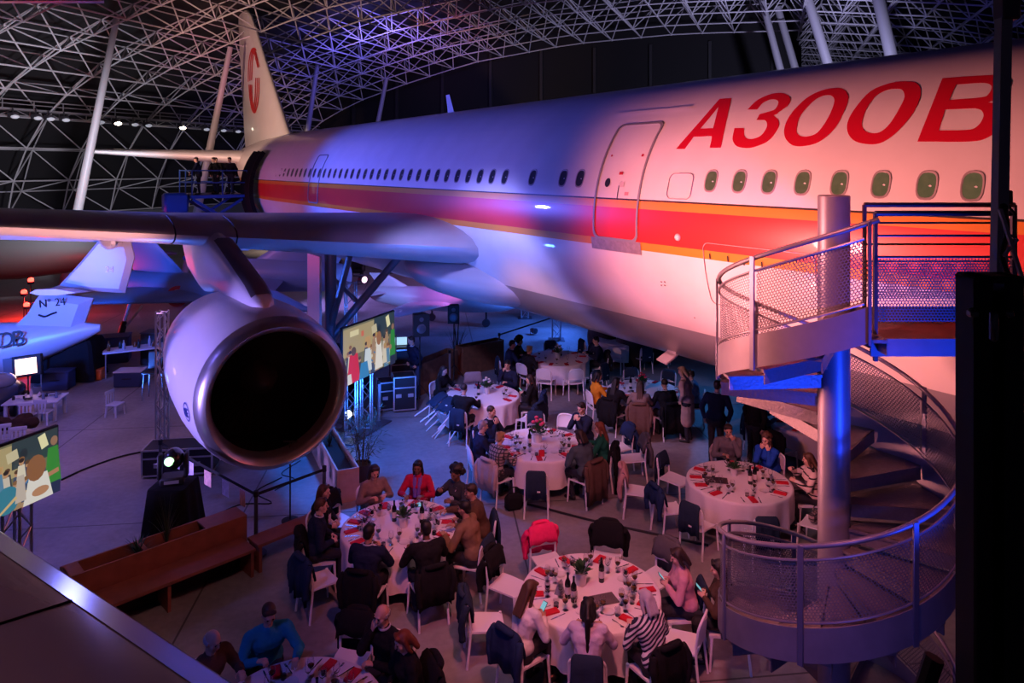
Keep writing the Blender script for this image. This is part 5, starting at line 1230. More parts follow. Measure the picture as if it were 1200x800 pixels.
screen('lit flat screen beside the engine showing a crowd with red and green shirts', at(402, 387.5, 16), at(462, 363, 18), at(463, 424, 18), at(404, 452, 16),
       crowd(3, [('t', .14, .20, .24, .62, (.62, .02, .02)), ('e', .14, .56, .09, .16, (.10, .06, .03)), ('t', .91, .40, .13, .56, (.03, .24, .035)), ('e', .91, .74, .06, .12, (.28, .15, .09)), ('r', .91, .08, .11, .2, (.02, .025, .05)), ('e', .86, .36, .05, .10, (.35, .18, .1)), ('r', .98, .30, .03, .5, (.02, .03, .03)), ('t', .62, .30, .16, .5, (.75, .70, .62)), ('e', .62, .62, .10, .26, (.32, .14, .05)), ('t', .40, .30, .16, .42, (.60, .66, .68)), ('e', .42, .6, .08, .18, (.5, .30, .12)), ('t', .33, .14, .2, .3, (.04, .22, .45)), ('t', .06, .08, .10, .2, (.7, .66, .6))]), (.33, .62))
screen('lit flat screen at the left picture edge showing a woman in a white shirt', Vector((-7.13, 8.92, 0)) + Vector((0, 0, at(66, 500, 10.4).z)), at(67.5, 500, 10.4), at(70.5, 573, 10.4), Vector((-7.13, 8.92, at(70.5, 573, 10.4).z)),
       crowd(5, [('t', .92, .46, .16, .58, (.04, .24, .04)), ('e', .93, .84, .07, .15, (.30, .16, .10)), ('r', .92, .08, .14, .22, (.02, .03, .08)), ('r', .90, .34, .15, .07, (.42, .20, .11), .15), ('t', .78, .18, .28, .46, (.70, .66, .60)), ('e', .76, .52, .18, .40, (.26, .11, .05)), ('e', .80, .14, .16, .14, (.45, .22, .12)), ('e', .50, .20, .22, .42, (.04, .20, .28)), ('t', .62, .3, .1, .4, (.5, .42, .36)), ('r', .5, .1, .2, .05, (.6, .42, .2), .6)]), (.35, .75))
# ================================================================== light stands, speakers, desk
def tripod(label, loc, h, name='tripod_stand', cat='stand'):
    t = thing(name, label, cat, loc); m = MB(); m.tube([(0, 0, .25), (0, 0, h)], .018, 8); m.build('pole', BLACK, t)
    for k in range(3):
        q = R(30 + 120 * k); m = MB(); m.tube([(0, 0, .55), (.42 * math.cos(q), .42 * math.sin(q), .01)], .012, 6); m.build('leg', BLACK, t)
    return t
def speaker(label, loc, rz, w_=.34, h=.55):
    t = thing('loudspeaker', label, 'speaker', loc, rz); m = MB(); m.loft([[(-w_ / 2, -.16, z), (w_ / 2, -.16, z), (w_ / 2 * .7, .16, z), (-w_ / 2 * .7, .16, z)] for z in (0, h)], capa=True, capb=True); m.build('cabinet', BLACK, t, smooth=0)
    m = MB(); m.lathe([(.001, .0), (.10, .012), (.125, .0)], 18, c=(0, -.163, h * .36), M=Matrix.Rotation(R(90), 3, 'X')); m.lathe([(.001, .0), (.05, .01), (.06, .0)], 14, c=(0, -.163, h * .78), M=Matrix.Rotation(R(90), 3, 'X')); m.build('driver_grille', DSTEEL, t); return t
p = at(532, 378, 20.9); q = Vector((p.x, p.y, 0)); tripod('black tripod carrying the loudspeaker beside the wooden barrier', q, p.z); speaker('black loudspeaker on the tripod above the wooden barrier', p, 0, .34, .52)
p = at(492, 393, 19.0); q = Vector((p.x, p.y, 0)); tripod('black tripod stand right of the lit crowd screen', q, p.z); speaker('black loudspeaker on a stand right of the lit crowd screen', p, .4, .44, .58)
person('man in dark navy jacket and jeans standing right of the lit screen', gnd(487, 467), 215, top='navy', trousers='denim', hc='dark', pose='pocket', stand=True, near=False)
truss('tall lattice truss lit violet behind the lit crowd screen', Vector((at(411, 325, 21.5).x, 21.5, 0)), at(411, 330, 21.5).z)
def spotlamp(label, loc, rz, col=None, estr=8, lens=True):
    t = thing('stage_lamp', label, 'lamp', loc, rz); m = MB(); m.tube([(0, .14, 0), (0, .05, 0), (0, -.14, 0)], [.06, .10, .11], 14); m.build('can', DSTEEL, t)
    m = MB(); m.tube([(-.14, 0, 0), (-.14, 0, -.14), (.14, 0, -.14), (.14, 0, 0)], .012, 6); m.build('yoke', DSTEEL, t)
    m = MB(); m.lathe([(.001, .012), (.06, .008), (.095, 0)], 16, c=(0, -.142, 0), M=Matrix.Rotation(R(90), 3, 'X')); m.build('lens', mat('lamp_lens_' + (label.split()[0]), col, .2, emit=col, estr=estr) if col else PANE, t); return t
spotlamp('pinkish stage lamp on top of the violet lattice truss', at(424, 327, 21.4), .8, (1, .6, .8), 3)
truss('short lattice truss standing under the hull behind the farthest table', Vector((at(652, 397, 26.2).x, 26.2, 0)), 2.2)
truss('lattice truss behind the nose jet near the hull fairing', Vector((at(615, 400, 30).x, 30, 0)), 1.9)
truss('slim lattice post left of the engine', Vector((at(190, 510, 15.2).x, 15.2, 0)), at(190, 364, 15.2).z, .18)
spotlamp('bright white stage lamp on the floor below the lit crowd screen', at(411, 483, 17.2), -.2, (.85, .95, 1), 14)
spotlamp('small floor lamp on the blue floor behind the farthest table', Vector(gnd(625, 392)) + Vector((0, 0, .16)), .6)
# moving head on a draped plinth
q = gnd(203, 648); pl_ = thing('draped_plinth', 'tall plinth under a black drape carrying a moving head lamp', 'plinth', q)
m = MB(); n = 48; rg = []
for z, hw, amp in ((0, .41, .035), (.4, .37, .025), (.8, .33, .014), (1.12, .30, .004), (1.15, .29, 0), (1.155, .26, 0)):
    rg.append([((hw + amp * math.sin(9 * a)) * max(-1, min(1, 1.35 * math.cos(a))), (hw + amp * math.sin(9 * a)) * max(-1, min(1, 1.35 * math.sin(a))), z) for a in np.linspace(0, 2 * math.pi, n + 1)[:-1]])
m.loft(rg, capb=True, capa=True); m.build('drape', cloth('black_velvet', (.006, .006, .007)), pl_)
mh = thing('moving_head_lamp', 'black moving head lamp with glowing green lens on the draped plinth', 'lamp', q + Vector((0, 0, 1.16)), R(15))
m = MB(); m.box((0, 0, .06), (.36, .30, .12), bev=.02); m.build('base', BLACK, mh)
for s in (-1, 1): m = MB(); m.box((s * .20, 0, .28), (.06, .18, .40), bev=.02); m.build('yoke_arm', BLACK, mh)
m = MB(); m.ell((0, .02, .38), (.165, .20, .17), 18, 12); m.build('head', mat('glossy_black_shell', (.012, .012, .014), .25), mh)
m = MB(); m.lathe([(.001, .02), (.06, .012), (.075, 0)], 18, c=(-.03, -.165, .40), M=Matrix.Rotation(R(90), 3, 'X')); m.build('lens', mat('green_lens', (.3, .5, .3), .1, emit=(.45, 1, .45), estr=2.2), mh)
m = MB(); m.box((0, -.155, .06), (.22, .01, .05)); m.build('display', mat('display_pale', (.3, .3, .32), .3), mh)
# flight cases
def flightcase(label, loc, rz, d_, col=(.012, .013, .018)):
    t = thing('flight_case', label, 'case', loc, rz); x, y, z = d_; m = MB(); m.box((0, 0, z / 2 + .05), (x, y, z), bev=.015); m.build('body', mat('flight_case_panel', col, .5), t)
    m = MB()
    for zz_ in (.06, z * .68 + .05, z + .045): 
        for s in (-1, 1): m.box((0, s * y / 2, zz_), (x + .02, .03, .03)); m.box((s * x / 2, 0, zz_), (.03, y + .02, .03))
    for a in (-1, 1):
        for c in (-1, 1): m.box((a * x / 2, c * y / 2, z / 2 + .05), (.035, .035, z))
    m.build('edge_trim', ALU, t, smooth=0)
    for s in (-.28, .28): m = MB(); m.box((s * x, -y / 2 - .012, z * .5), (.14, .02, .09), bev=.005); m.build('catch', ALU, t)
    for a in (-1, 1):
        for c in (-1, 1): m = MB(); m.tube([(a * x * .4 - .02, c * y * .35, .026), (a * x * .4 + .02, c * y * .35, .026)], .025, 10); m.build('caster', BLACK, t)
    return t
flightcase('black flight case with metal edges behind the moving head lamp', gnd(213, 552), R(8), (1.35, .6, .52))
flightcase('small flight case on its side below the engine near the white planter', gnd(352, 505), R(-12), (.7, .5, .45))
flightcase('pale topped flight case right of the screen stand', gnd(457, 478), R(20), (.6, .5, .7)); flightcase('black flight case next to the standing man', gnd(473, 479), R(15), (.55, .5, .85)); flightcase('tall black equipment rack behind the lit crowd screen', gnd(470, 462), R(15), (.6, .55, 1.25))
dk = gnd(470, 462); 
def laptop(label, loc, rz, s=1.0):
    t = thing('laptop', label, 'laptop', loc, rz); m = MB(); m.box((0, 0, .012), (.36 * s, .25 * s, .02), bev=.005); m.build('keyboard_base', DSTEEL, t)
    m = MB(); m.box((0, .14 * s, .14 * s), (.36 * s, .012, .25 * s), M=Euler((R(-12), 0, 0)).to_matrix()); m.build('lid', DSTEEL, t); m = MB(); m.box((0, .131 * s, .14 * s), (.33 * s, .002, .21 * s), M=Euler((R(-12), 0, 0)).to_matrix()); m.build('lit_display', mat('laptop_display', (.3, .5, .55), .3, emit=(.45, .75, .8), estr=.9), t); return t
laptop('laptop with lit display on the black equipment rack', dk + Vector((0, 0, 1.31)), R(10), 1.0)
# wooden barrier planters
WOOD = mat('osb_wood', (.22, .095, .04), .6, noise=.45, nscale=9); WOODR = mat('reddish_planter_wood', (.24, .075, .05), .55, noise=.35, nscale=6)
def planter(label, a, b_, depth, h, mm, name='wooden_planter', soil=True):
    a, b_ = Vector(a), Vector(b_); t = thing(name, label, 'planter', (a + b_) / 2, math.atan2(b_.y - a.y, b_.x - a.x)); L_ = (b_ - a).length; th = .035
    for s, nm in ((-1, 'front_panel'), (1, 'back_panel')): m = MB(); m.box((0, s * (depth / 2 - th / 2), h / 2), (L_, th, h), bev=.004); m.build(nm, mm, t)
    for s in (-1, 1): m = MB(); m.box((s * (L_ / 2 - th / 2), 0, h / 2), (th, depth - th * 2, h), bev=.004); m.build('end_panel', mm, t)
    m = MB(); m.box((0, 0, h * .72), (L_ - th * 2, depth - th * 2, .02)); m.build('soil', mat('dark_soil', (.02, .014, .01), .9, noise=.5, nscale=40), t); return t
planter('wooden barrier planter nearest the standing man', gnd(482, 464), gnd(530, 442), .4, .86, WOOD, 'barrier_planter'); planter('wooden barrier planter behind the black tripod, right of the other', gnd(538, 439), gnd(586, 428), .4, .86, WOOD, 'barrier_planter')
def tuft(label, loc, h, n, spread, mm, name='ornamental_grass', seedv=1, w_=.012):
    t = thing(name, label, 'plant', loc); rnd = random.Random(seedv); m = MB()
    for k in range(n):
        q = rnd.uniform(0, 6.28); l = h * rnd.uniform(.6, 1.1); s_ = spread * rnd.uniform(.2, 1); d_ = Vector((math.cos(q), math.sin(q), 0)); sd_ = Vector((-math.sin(q), math.cos(q), 0)) * w_; pr = []
        for i in range(5): u = i / 4; c = d_ * s_ * u ** 1.8 + Vector((0, 0, l * (u - .25 * u * u * s_ / spread))); pr.append([c - sd_ * (1 - u * .95), c + sd_ * (1 - u * .95)])
        m.loft(pr, closed=False)
    m.build('blades', mm, t, smooth=0); return t
GR = mat('dark_grass_green', (.035, .055, .03), .6, noise=.4, nscale=20)
p = gnd(534, 440); tuft('small palm rising behind the gap between the barrier planters', (p.x, p.y + .5, 0), 1.75, 26, .5, GR, 'potted_palm', 3, .03)
m = MB(); m.lathe([(.001, 0), (.16, 0), (.2, .4), (.001, .38)], 16); m.build('pot', POT, COL.objects[-1].parent)
# planter bench at lower left and plank bench
R0_, L0_ = Vector((-3.93, 11.0, 0)), Vector((-5.70, 9.23, 0)); dv = (R0_ - L0_).normalized(); nv_ = Vector((-dv.y, dv.x, 0))
pt_ = planter('reddish wooden planter with grasses behind the bench at lower left', L0_ + nv_ * .72 + dv * .1, R0_ + nv_ * .72 + dv * .1, .40, .76, WOODR)
for x, l in ((.92, .62), (-1.14, .2), (-.25, .06)): m = MB(); m.box((x, 0, .745), (l, .34, .03), bev=.004); m.build('top_board', WOODR, pt_)
bn = thing('bench', 'reddish wooden bench seat built along the planter at lower left', 'bench', (L0_ + R0_) / 2 + nv_ * .25, math.atan2(dv.y, dv.x)); Ln = (R0_ - L0_).length
m = MB(); m.box((0, 0, .43), (Ln, .50, .05), bev=.006); m.build('seat', WOODR, bn)
for s in (-1, 0, 1): m = MB(); m.box((s * (Ln / 2 - .03), 0, .2), (.05, .40, .40), bev=.004); m.build('support', WOODR, bn)
m = MB(); m.box((0, .22, .2), (Ln - .1, .03, .38)); m.build('back_board', mat('dark_bench_board', (.03, .016, .012), .7), bn)
a, b_ = Vector((-4.06, 11.22, 0)), Vector((-3.30, 12.02, 0)); pb = thing('bench', 'long wooden plank bench leading from the planter to the round table', 'bench', Vector(((a.x + b_.x) / 2, (a.y + b_.y) / 2, 0)), math.atan2(b_.y - a.y, b_.x - a.x)); Ln = (b_ - a).length
m = MB(); m.box((0, 0, .425), (Ln, .36, .05), bev=.006); m.build('seat', WOODR, pb)
for s in (-1, 1): m = MB(); m.box((s * (Ln / 2 - .05), 0, .2), (.05, .33, .40), bev=.004); m.build('support', WOODR, pb)
pp = L0_ + nv_ * .72
tuft('tall dark grass in the wooden planter in front of the plinth', pp + dv * 1.45 + Vector((0, 0, .56)), .85, 60, .34, GR, seedv=4, w_=.006)
t = tuft('low leafy plant in the wooden planter left of the tall grass', pp + dv * 1.05 + Vector((0, 0, .56)), .34, 60, .28, mat('leaf_teal_green', (.03, .08, .05), .6, noise=.3, nscale=20), 'leafy_plant', 5, .022)
planter('pale sided wooden planter right of the engine mouth', gnd(376, 527), gnd(408, 588), .42, .62, mat('pale_planter_wood', (.42, .28, .22), .6, noise=.2, nscale=8)); p = gnd(386, 548); tuft('green plant in the pale sided planter', (p.x, p.y, .45), .35, 40, .2, GR, 'leafy_plant', 8, .02)
# bamboo
q = gnd(424, 562); bm_ = thing('bamboo_plant', 'leafy bamboo in a pot behind the woman in beige jacket', 'plant', q); rnd = random.Random(2); st_, lf = MB(), MB()
for k in range(11):
    a = rnd.uniform(0, 6.28); d_ = Vector((math.cos(a), math.sin(a), 0)) * rnd.uniform(.05, .35); h = rnd.uniform(1.0, 1.55); P = [Vector((d_.x * .3, d_.y * .3, .3)) + d_ * (u ** 1.5) + Vector((0, 0, (h - .3) * u)) for u in (0, .33, .66, 1)]; st_.tube(P, [.009, .008, .006, .003], 5)
    for i in range(44):
        u = rnd.uniform(.2, 1); c = P[0].lerp(P[3], u) ; e = rnd.uniform(0, 6.28); dd = Vector((math.cos(e), math.sin(e), rnd.uniform(-.5, .6))).normalized(); sd_ = dd.cross(Vector((0, 0, 1))).normalized() * .013; l = rnd.uniform(.10, .18); c = c + dd * rnd.uniform(.02, .16)
        lf.add([c, c + dd * l * .4 + sd_, c + dd * l, c + dd * l * .4 - sd_], [(0, 1, 2, 3)])
st_.build('stems', mat('bamboo_stem', (.10, .08, .04), .5), bm_); lf.build('foliage', mat('bamboo_leaf', (.06, .075, .045), .55, noise=.3, nscale=20), bm_, smooth=0)
m = MB(); m.lathe([(.001, 0), (.15, 0), (.19, .34), (.17, .34), (.16, .30), (.001, .29)], 18); m.build('pot', mat('dark_pot', (.03, .03, .035), .5), bm_)
# stanchions, belts, cards
def stanchion(label, loc, h=1.02, mm=DSTEEL): t = thing('stanchion_post', label, 'post', loc); m = MB(); m.tube([(0, 0, .02), (0, 0, h)], .032, 12); m.build('post', mm, t); m = MB(); m.lathe([(.17, 0), (.17, .015), (.05, .035), (.001, .04)], 24, capb=True); m.build('base', mm, t); m = MB(); m.tube([(0, 0, h - .08), (0, 0, h + .01)], .04, 12); m.build('belt_head', BLACK, t); return t
def belt(label, a, b_, z=.97, h=.05): a, b_ = Vector(a), Vector(b_); m = MB(); m.bar((a - a) + Vector((0, 0, 0)), (b_ - a), .004, h); o = m.build('barrier_belt', BLACK, loc=(a.x, a.y, z), smooth=0); return tag(o, label, 'belt')
s1, s2, s0 = gnd(300, 649), gnd(380, 548, 1.0), gnd(188, 517, 1.0); s2.z = s0.z = 0
stanchion('dark stanchion post standing by the end of the planter', s1); stanchion('dark stanchion post beside the pale sided planter', s2); stanchion('stanchion post hidden behind the flight case', s0)
belt('black barrier belt between planter post and engine side post', s1, s2); belt('black barrier belt hung with small drawings', s1, s0)
for k, (f_, c, w_) in enumerate(((.80, (.65, .55, .62), .22), (.66, (.75, .65, .78), .34), (.46, (.75, .45, .36), .24), (.28, (.60, .60, .78), .22), (.12, (.70, .34, .44), .17))):
    p = s1.lerp(s0, f_); m = MB(); dd = (s0 - s1).normalized(); m.bar(-dd * w_ / 2, dd * w_ / 2, .004, .26); o = m.build('hanging_card', mat('card_paper_%d' % k, c, .7, noise=.5, nscale=14), loc=(p.x, p.y - .012, .80), smooth=0); tag(o, ['card nearest the flight case, reddish sketch', 'widest pale card on the barrier belt', 'orange tinted card at middle of the barrier belt', 'bluish card on the barrier belt', 'small pink card on the belt closest to the stanchion'][k], 'card')
ms = thing('microphone_stand', 'thin black stand in front of the engine mouth', 'stand', gnd(340, 610)); m = MB(); m.tube([(0, 0, 0), (0, 0, 1.42)], .014, 8); m.build('pole', BLACK, ms); m = MB(); m.lathe([(.15, 0), (.15, .02), (.02, .03)], 20, capb=True, capt=True); m.build('base', BLACK, ms); m = MB(); m.bar((-.12, 0, 1.42), (.12, .0, 1.42), .03); m.build('crossbar', BLACK, ms)
for k, (px, py, lb) in enumerate(((441, 345, 'far stanchion left of the small jet fin'), (500, 337, 'far stanchion right of the small jet fin'), (374, 330, 'far stanchion behind the engine strut'), (585, 428, 'pale stanchion at right end of the wooden barrier'), (527, 452, 'pale stanchion between both barrier planters'), (444, 494, 'silver stanchion below the lit crowd screen'), (393, 500, 'stanchion right of the engine lip'))): stanchion(lb, gnd(px, py), mm=ALU)
belt('long dark belt across the far floor', gnd(355, 345), gnd(441, 345)); belt('dark belt right of the small jet fin', gnd(441, 345), gnd(500, 337)); belt('dark belt before the hull on the blue floor', gnd(585, 428), gnd(655, 401))
# cables on the floor
def cable(label, pts, r=.014): P = [gnd(x, y) + Vector((0, 0, r)) for x, y in pts]; m = MB(); m.tube(smoothpath([p - P[0] for p in P], 6), r, 6); o = m.build('floor_cable', BLACK, loc=P[0]); return tag(o, label, 'cable')
cable('black cable crossing the floor behind the pink jacket chair', [(600, 588), (628, 594), (690, 610), (759, 625), (830, 640)], .02); cable('black cable from the flight case towards the left screen', [(172, 529), (140, 536), (100, 550), (72, 563)], .018); cable('black cable curling below the engine', [(330, 560), (300, 577), (318, 590), (280, 592), (240, 612)], .012)
cable('loose cable by the white planter', [(352, 540), (330, 555), (345, 562), (322, 575)], .01)
# ================================================================== aircraft around
def craft(name, label, loc, rz, st, paint, fin=None, wings=(), canopy=None, extra=None):
    """st: stations (y, half width, half height, z); the nose points to +Y of the thing"""
    t = thing(name, label, 'aircraft', loc, rz); m = MB()
    m.loft([[(w_ * math.cos(q), y, z + h * math.sin(q)) for q in np.linspace(0, 2 * math.pi, 25)[:-1]] for y, w_, h, z in st], capa=True, capb=True); m.build('fuselage', paint, t)
    if fin:
        m = MB(); m.loft([foil2((0, le, z), ch, .07) for z, le, ch in fin], capb=True); m.build('tail_fin', paint, t, smooth=60)
    for nm, secs in wings:
        for s in (-1, 1):
            m = MB(); m.loft([[Vector((v.x * s, v.y, v.z)) for v in foilw((x, le, z), ch, .07)] for x, le, ch, z in secs], capb=True); m.build(nm, paint, t, smooth=60)
    if canopy: m = MB(); y, z, l, w_, h = canopy; m.ell((0, y, z), (w_, l, h), 18, 10); m.build('canopy', mat('canopy_glass', (.03, .02, .04), .08, spec=.8), t)
    return t
def foil2(p, ch, th): return [Vector((2 * p[0] - v.x, 2 * p[1] - v.y, v.z)) for v in foil(p, ch, th, n=8, vert=True)]
def foilw(p, ch, th): return [Vector((v.x, 2 * p[1] - v.y, v.z)) for v in foil(p, ch, th, n=8)]
P_LAV = mat('jet_pale_grey', (.50, .48, .54), .4, .1); P_BLUE = mat('jet_light_blue', (.22, .40, .62), .4); P_DARK = mat('jet_dark_grey', (.07, .075, .08), .45); P_WHT = mat('jet_white', (.62, .62, .66), .35)
# small jet under the hull, nose towards the barrier
craft('small_jet', 'small pale jet with swept fin and dark canopies parked under the airliner belly', (-3.2, 28.6, 0), R(-98),
      [(-2.6, .10, .16, 1.25), (-2.3, .25, .30, 1.2), (-1.0, .42, .45, 1.1), (.6, .48, .48, 1.05), (1.8, .42, .42, .98), (2.8, .28, .28, .9), (3.5, .06, .06, .86)], P_WHT,
      [(1.2, -.2, 1.9), (1.5, -.9, 1.3), (2.05, -1.9, .7)], [('wing', [(.35, 1.0, 1.9, .95), (3.0, -.4, .9, .95)]), ('tailplane', [(.1, -1.7, .9, 1.3), (1.2, -2.2, .5, 1.3)])], (1.35, 1.42, 1.0, .34, .30))
m = MB(); tt = [o for o in COL.objects if o.name.startswith('small_jet')][0]
m = MB()
for (x, y) in ((0, 2.2), (-.8, -.2), (.8, -.2)): m = MB(); m.tube([(x, y, .15), (x, y, .9)], .04, 6); m.tube([(x - .05, y, .16), (x + .05, y, .16)], .16, 12); m.build('wheel_leg', DSTEEL, tt)
# tail of the pale business jet at the left
ct = thing('business_jet', 'pale jet tail marked number 24 at the left edge', 'aircraft', (-13.6, 21, 0))
def T3(px, py, Y=21.0): return Vector(at(px, py, Y)) - ct.location
def slab(name, pts, th, mm, Y=21.0, parent=ct, taper=.3):
    P = [Vector(at(x, y, Y)) - parent.location for x, y in pts]; c = sum(P, Vector()) / len(P); o = Vector((0, th, 0))
    m = MB(); inn = [c + (p - c) * .82 for p in P]; m.loft([[p - o * .5 for p in inn], [p - o * .08 for p in P], [p + o * .08 for p in P], [p + o * .5 for p in inn]], capa=True, capb=True); return m.build(name, mm, parent, smooth=30)
slab('tail_fin', [(70, 334), (94, 308), (120, 277), (152, 277), (158, 301), (147, 343), (110, 341)], .30, P_LAV)
slab('fin_root', [(110, 349), (92, 400), (40, 415), (-20, 420), (-25, 392), (20, 380), (38, 362), (50, 342)], .42, P_LAV)
m = MB(); m.loft([[Vector((v.x, v.y, v.z)) for v in foil(T3(80, 342) + Vector((-.0 + 0, dy, 0)) + Vector((0, 0, 0)), ch, .10, n=8)] for dy, ch in ((0, 1),)]) if 0 else None
for s in (-1, 1):
    q = MB(); q.loft([[T3(80, 341) + Vector((x, s * a, z + a * .12)) for x, z in ((-.75 + a * .22, 0), (-.5 + a * .15, .09), (.2, .10), (.78 - a * .05, .0), (.2, -.08), (-.5 + a * .15, -.07))] for a in (0.02, .4, .85)], capb=True); q.build('tailplane', P_LAV, ct)
q = MB(); q.loft([[T3(x, y) + Vector((0, r * math.cos(u), r2 * math.sin(u))) for u in np.linspace(0, 6.2832, 21)[:-1]] for x, y, r, r2 in ((118, 384, .05, .10), (100, 388, .22, .26), (60, 398, .5, .5), (10, 410, .85, .8), (-60, 420, 1.0, 1.0), (-200, 425, 1.0, 1.0))], capa=True, capb=True); q.build('fuselage', P_LAV, ct)
def text(s, size, M, mm, parent, name='lettering', ext=.004):
    c = bpy.data.curves.new(name, 'FONT'); c.body = s; c.size = size; c.extrude = ext; c.align_x = 'CENTER'; c.align_y = 'CENTER'; o = bpy.data.objects.new(name, c); COL.objects.link(o); c.materials.append(mm); me = bpy.data.meshes.new_from_object(o); bpy.data.objects.remove(o); o = bpy.data.objects.new(name, me); COL.objects.link(o); o.parent = parent; o.matrix_local = M; return o
INK = mat('black_lettering', (.01, .01, .01), .6)
FACE = Matrix.Rotation(R(90), 4, 'X')
text('N\u00b0 24', .32, Matrix.Translation(T3(61, 355, 20.765)) @ FACE @ Matrix.Rotation(R(6), 4, 'Z'), INK, ct)
text('D', .62, Matrix.Translation(T3(6, 399, 20.23)) @ Matrix.Rotation(R(15), 4, 'Z') @ Matrix.Rotation(R(70), 4, 'X') @ Matrix.Rotation(R(9), 4, 'Z'), INK, ct, 'letter'); text('B', .62, Matrix.Translation(T3(21, 397, 20.31)) @ Matrix.Rotation(R(15), 4, 'Z') @ Matrix.Rotation(R(70), 4, 'X') @ Matrix.Rotation(R(9), 4, 'Z'), INK, ct, 'letter')
text('24', .26, Matrix.Translation(T3(128, 316, 20.835)) @ FACE, mat('white_lettering', (.7, .7, .72), .6), ct)
q = MB(); q.tube(smoothpath([T3(51, 367) + Vector((0, -.215, 0)), T3(58, 369) + Vector((0, -.215, 0)), T3(66, 366) + Vector((0, -.215, 0)), T3(72, 364) + Vector((0, -.215, 0))]), .03, 6); q.build('intake_mark', INK, ct)
# light blue delta jet with roundel
dj = craft('delta_jet', 'light blue delta wing jet with a roundel and lowered wheel, left of the engine', (-12.6, 27.2, 0), R(-118),
      [(-3.6, .42, .42, 1.7), (-3.0, .5, .5, 1.7), (0, .6, .62, 1.7), (3, .55, .58, 1.68), (5, .35, .4, 1.6), (6.6, .05, .05, 1.5)], P_BLUE, [(2.2, .4, 3.2), (2.6, -.2, 2.8), (3.9, -2.2, .9)], [('wing', [(.4, 2.6, 5.6, 1.55), (3.7, -2.2, .9, 1.5)])])
q = MB(); q.lathe([(.001, 0), (.38, 0)], 24); o = q.build('roundel', mat('roundel_red', (.5, .02, .04), .5), dj, loc=(0, 0, 0))
for r_, c in ((.25, (.75, .75, .78)), (.13, (.02, .06, .35))): q = MB(); q.lathe([(.001, 0), (r_, 0)], 20); o2 = q.build('roundel_ring', mat('roundel_%d' % int(r_ * 100), c, .5), o, loc=(0, 0, .003 if r_ > .2 else .006))
o.matrix_world = Matrix.Identity(4); pw = Vector(at(208, 347, 26.28)); n_ = (Vector((0, 0, H)) - pw).normalized(); o.parent = None; o.matrix_world = Matrix.Translation(pw) @ n_.to_track_quat('Z', 'Y').to_matrix().to_4x4(); mw_ = o.matrix_world.copy()
Minv = (Matrix.Translation(dj.location) @ Matrix.Rotation(R(-118), 4, 'Z')).inverted(); o.parent = dj; o.matrix_local = Minv @ mw_
q = MB(); bb_ = Minv @ Vector(at(143, 386, 25.8)); tp_ = Minv @ Vector(at(152, 356, 25.8)); q.tube([bb_, tp_], .06, 8); q.tube([bb_ + Vector((0, .2, .1)), tp_ + Vector((0, .7, 0))], .04, 8); q.build('gear_strut', P_WHT, dj)
q = MB(); q.lathe([(.12, -.09), (.28, -.09), (.34, -.04), (.34, .04), (.28, .09), (.12, .09)], 22, c=bb_, M=Matrix.Rotation(R(90), 3, 'Y') if 0 else Euler((R(75), 0, R(60))).to_matrix(), capb=True, capt=True); q.build('wheel', BLACK, dj); q = MB(); q.lathe([(.001, -.1), (.15, -.1), (.15, .1), (.001, .1)], 16, c=bb_, M=Euler((R(75), 0, R(60))).to_matrix()); q.build('wheel_hub', P_WHT, dj)
# dark jet with red beacons further back
djt = craft('dark_jet', 'dark grey jet with glowing red beacons behind the business jet tail', (-27.5, 33.5, 0), R(-78),
      [(-6, .5, .5, 2.0), (-4, .9, .9, 2.0), (0, 1.15, 1.1, 2.0), (4, 1.05, 1.05, 2.0), (7, .8, .8, 2.1), (9.5, .35, .35, 2.1), (11, .05, .05, 2.0)], P_DARK, None, [('wing', [(.9, 1.5, 4.0, 1.7), (4.8, -2.0, 1.6, 1.6)])], (4.2, 2.95, 1.9, .5, .45))
beam = mat('red_beacon', (1, .05, .03), .3, emit=(1, .03, .02), estr=12)
for k, (px, py, lb) in enumerate(((36, 328, 'upper red beacon glowing on the dark jet'), (28, 342, 'middle red beacon glowing beneath the dark jet'), (31, 357, 'lowest red beacon lamp on a stand by the dark jet'))):
    p = at(px, py, 29.5); t = thing('red_beacon_lamp', lb, 'lamp', p); m = MB(); m.ell((0, 0, 0), (.11, .11, .10), 12, 8); m.build('lens', beam, t); m = MB(); m.lathe([(.12, -.16), (.12, -.06), (.001, -.06)], 14, capb=True); m.tube([(0, 0, -.16), (0, 0, -p.z)], .02, 6); m.build('lamp_foot', DSTEEL, t)
    light('beacon_glow', 'POINT', p + Vector((0, .35, .1)), None, 160, (1, .03, .02), .1)
# tail and drop tank behind the engine pylon
tj = craft('swept_tail_jet', 'blue lit swept tail jet standing behind the engine pylon', (-10.2, 30.0, 0), R(80),
      [(-3.5, .5, .5, 1.8), (-2.8, .6, .6, 1.8), (0, .7, .7, 1.8), (1.6, .6, .65, 1.8), (2.8, .3, .3, 1.7), (3.3, .05, .05, 1.6)], P_BLUE, [(2.2, 1.0, 4.0), (2.8, .0, 3.4), (4.2, -2.4, 1.3)], [('wing', [(.5, 1.4, 2.4, 1.7), (2.4, -.6, 1.0, 1.6)])])
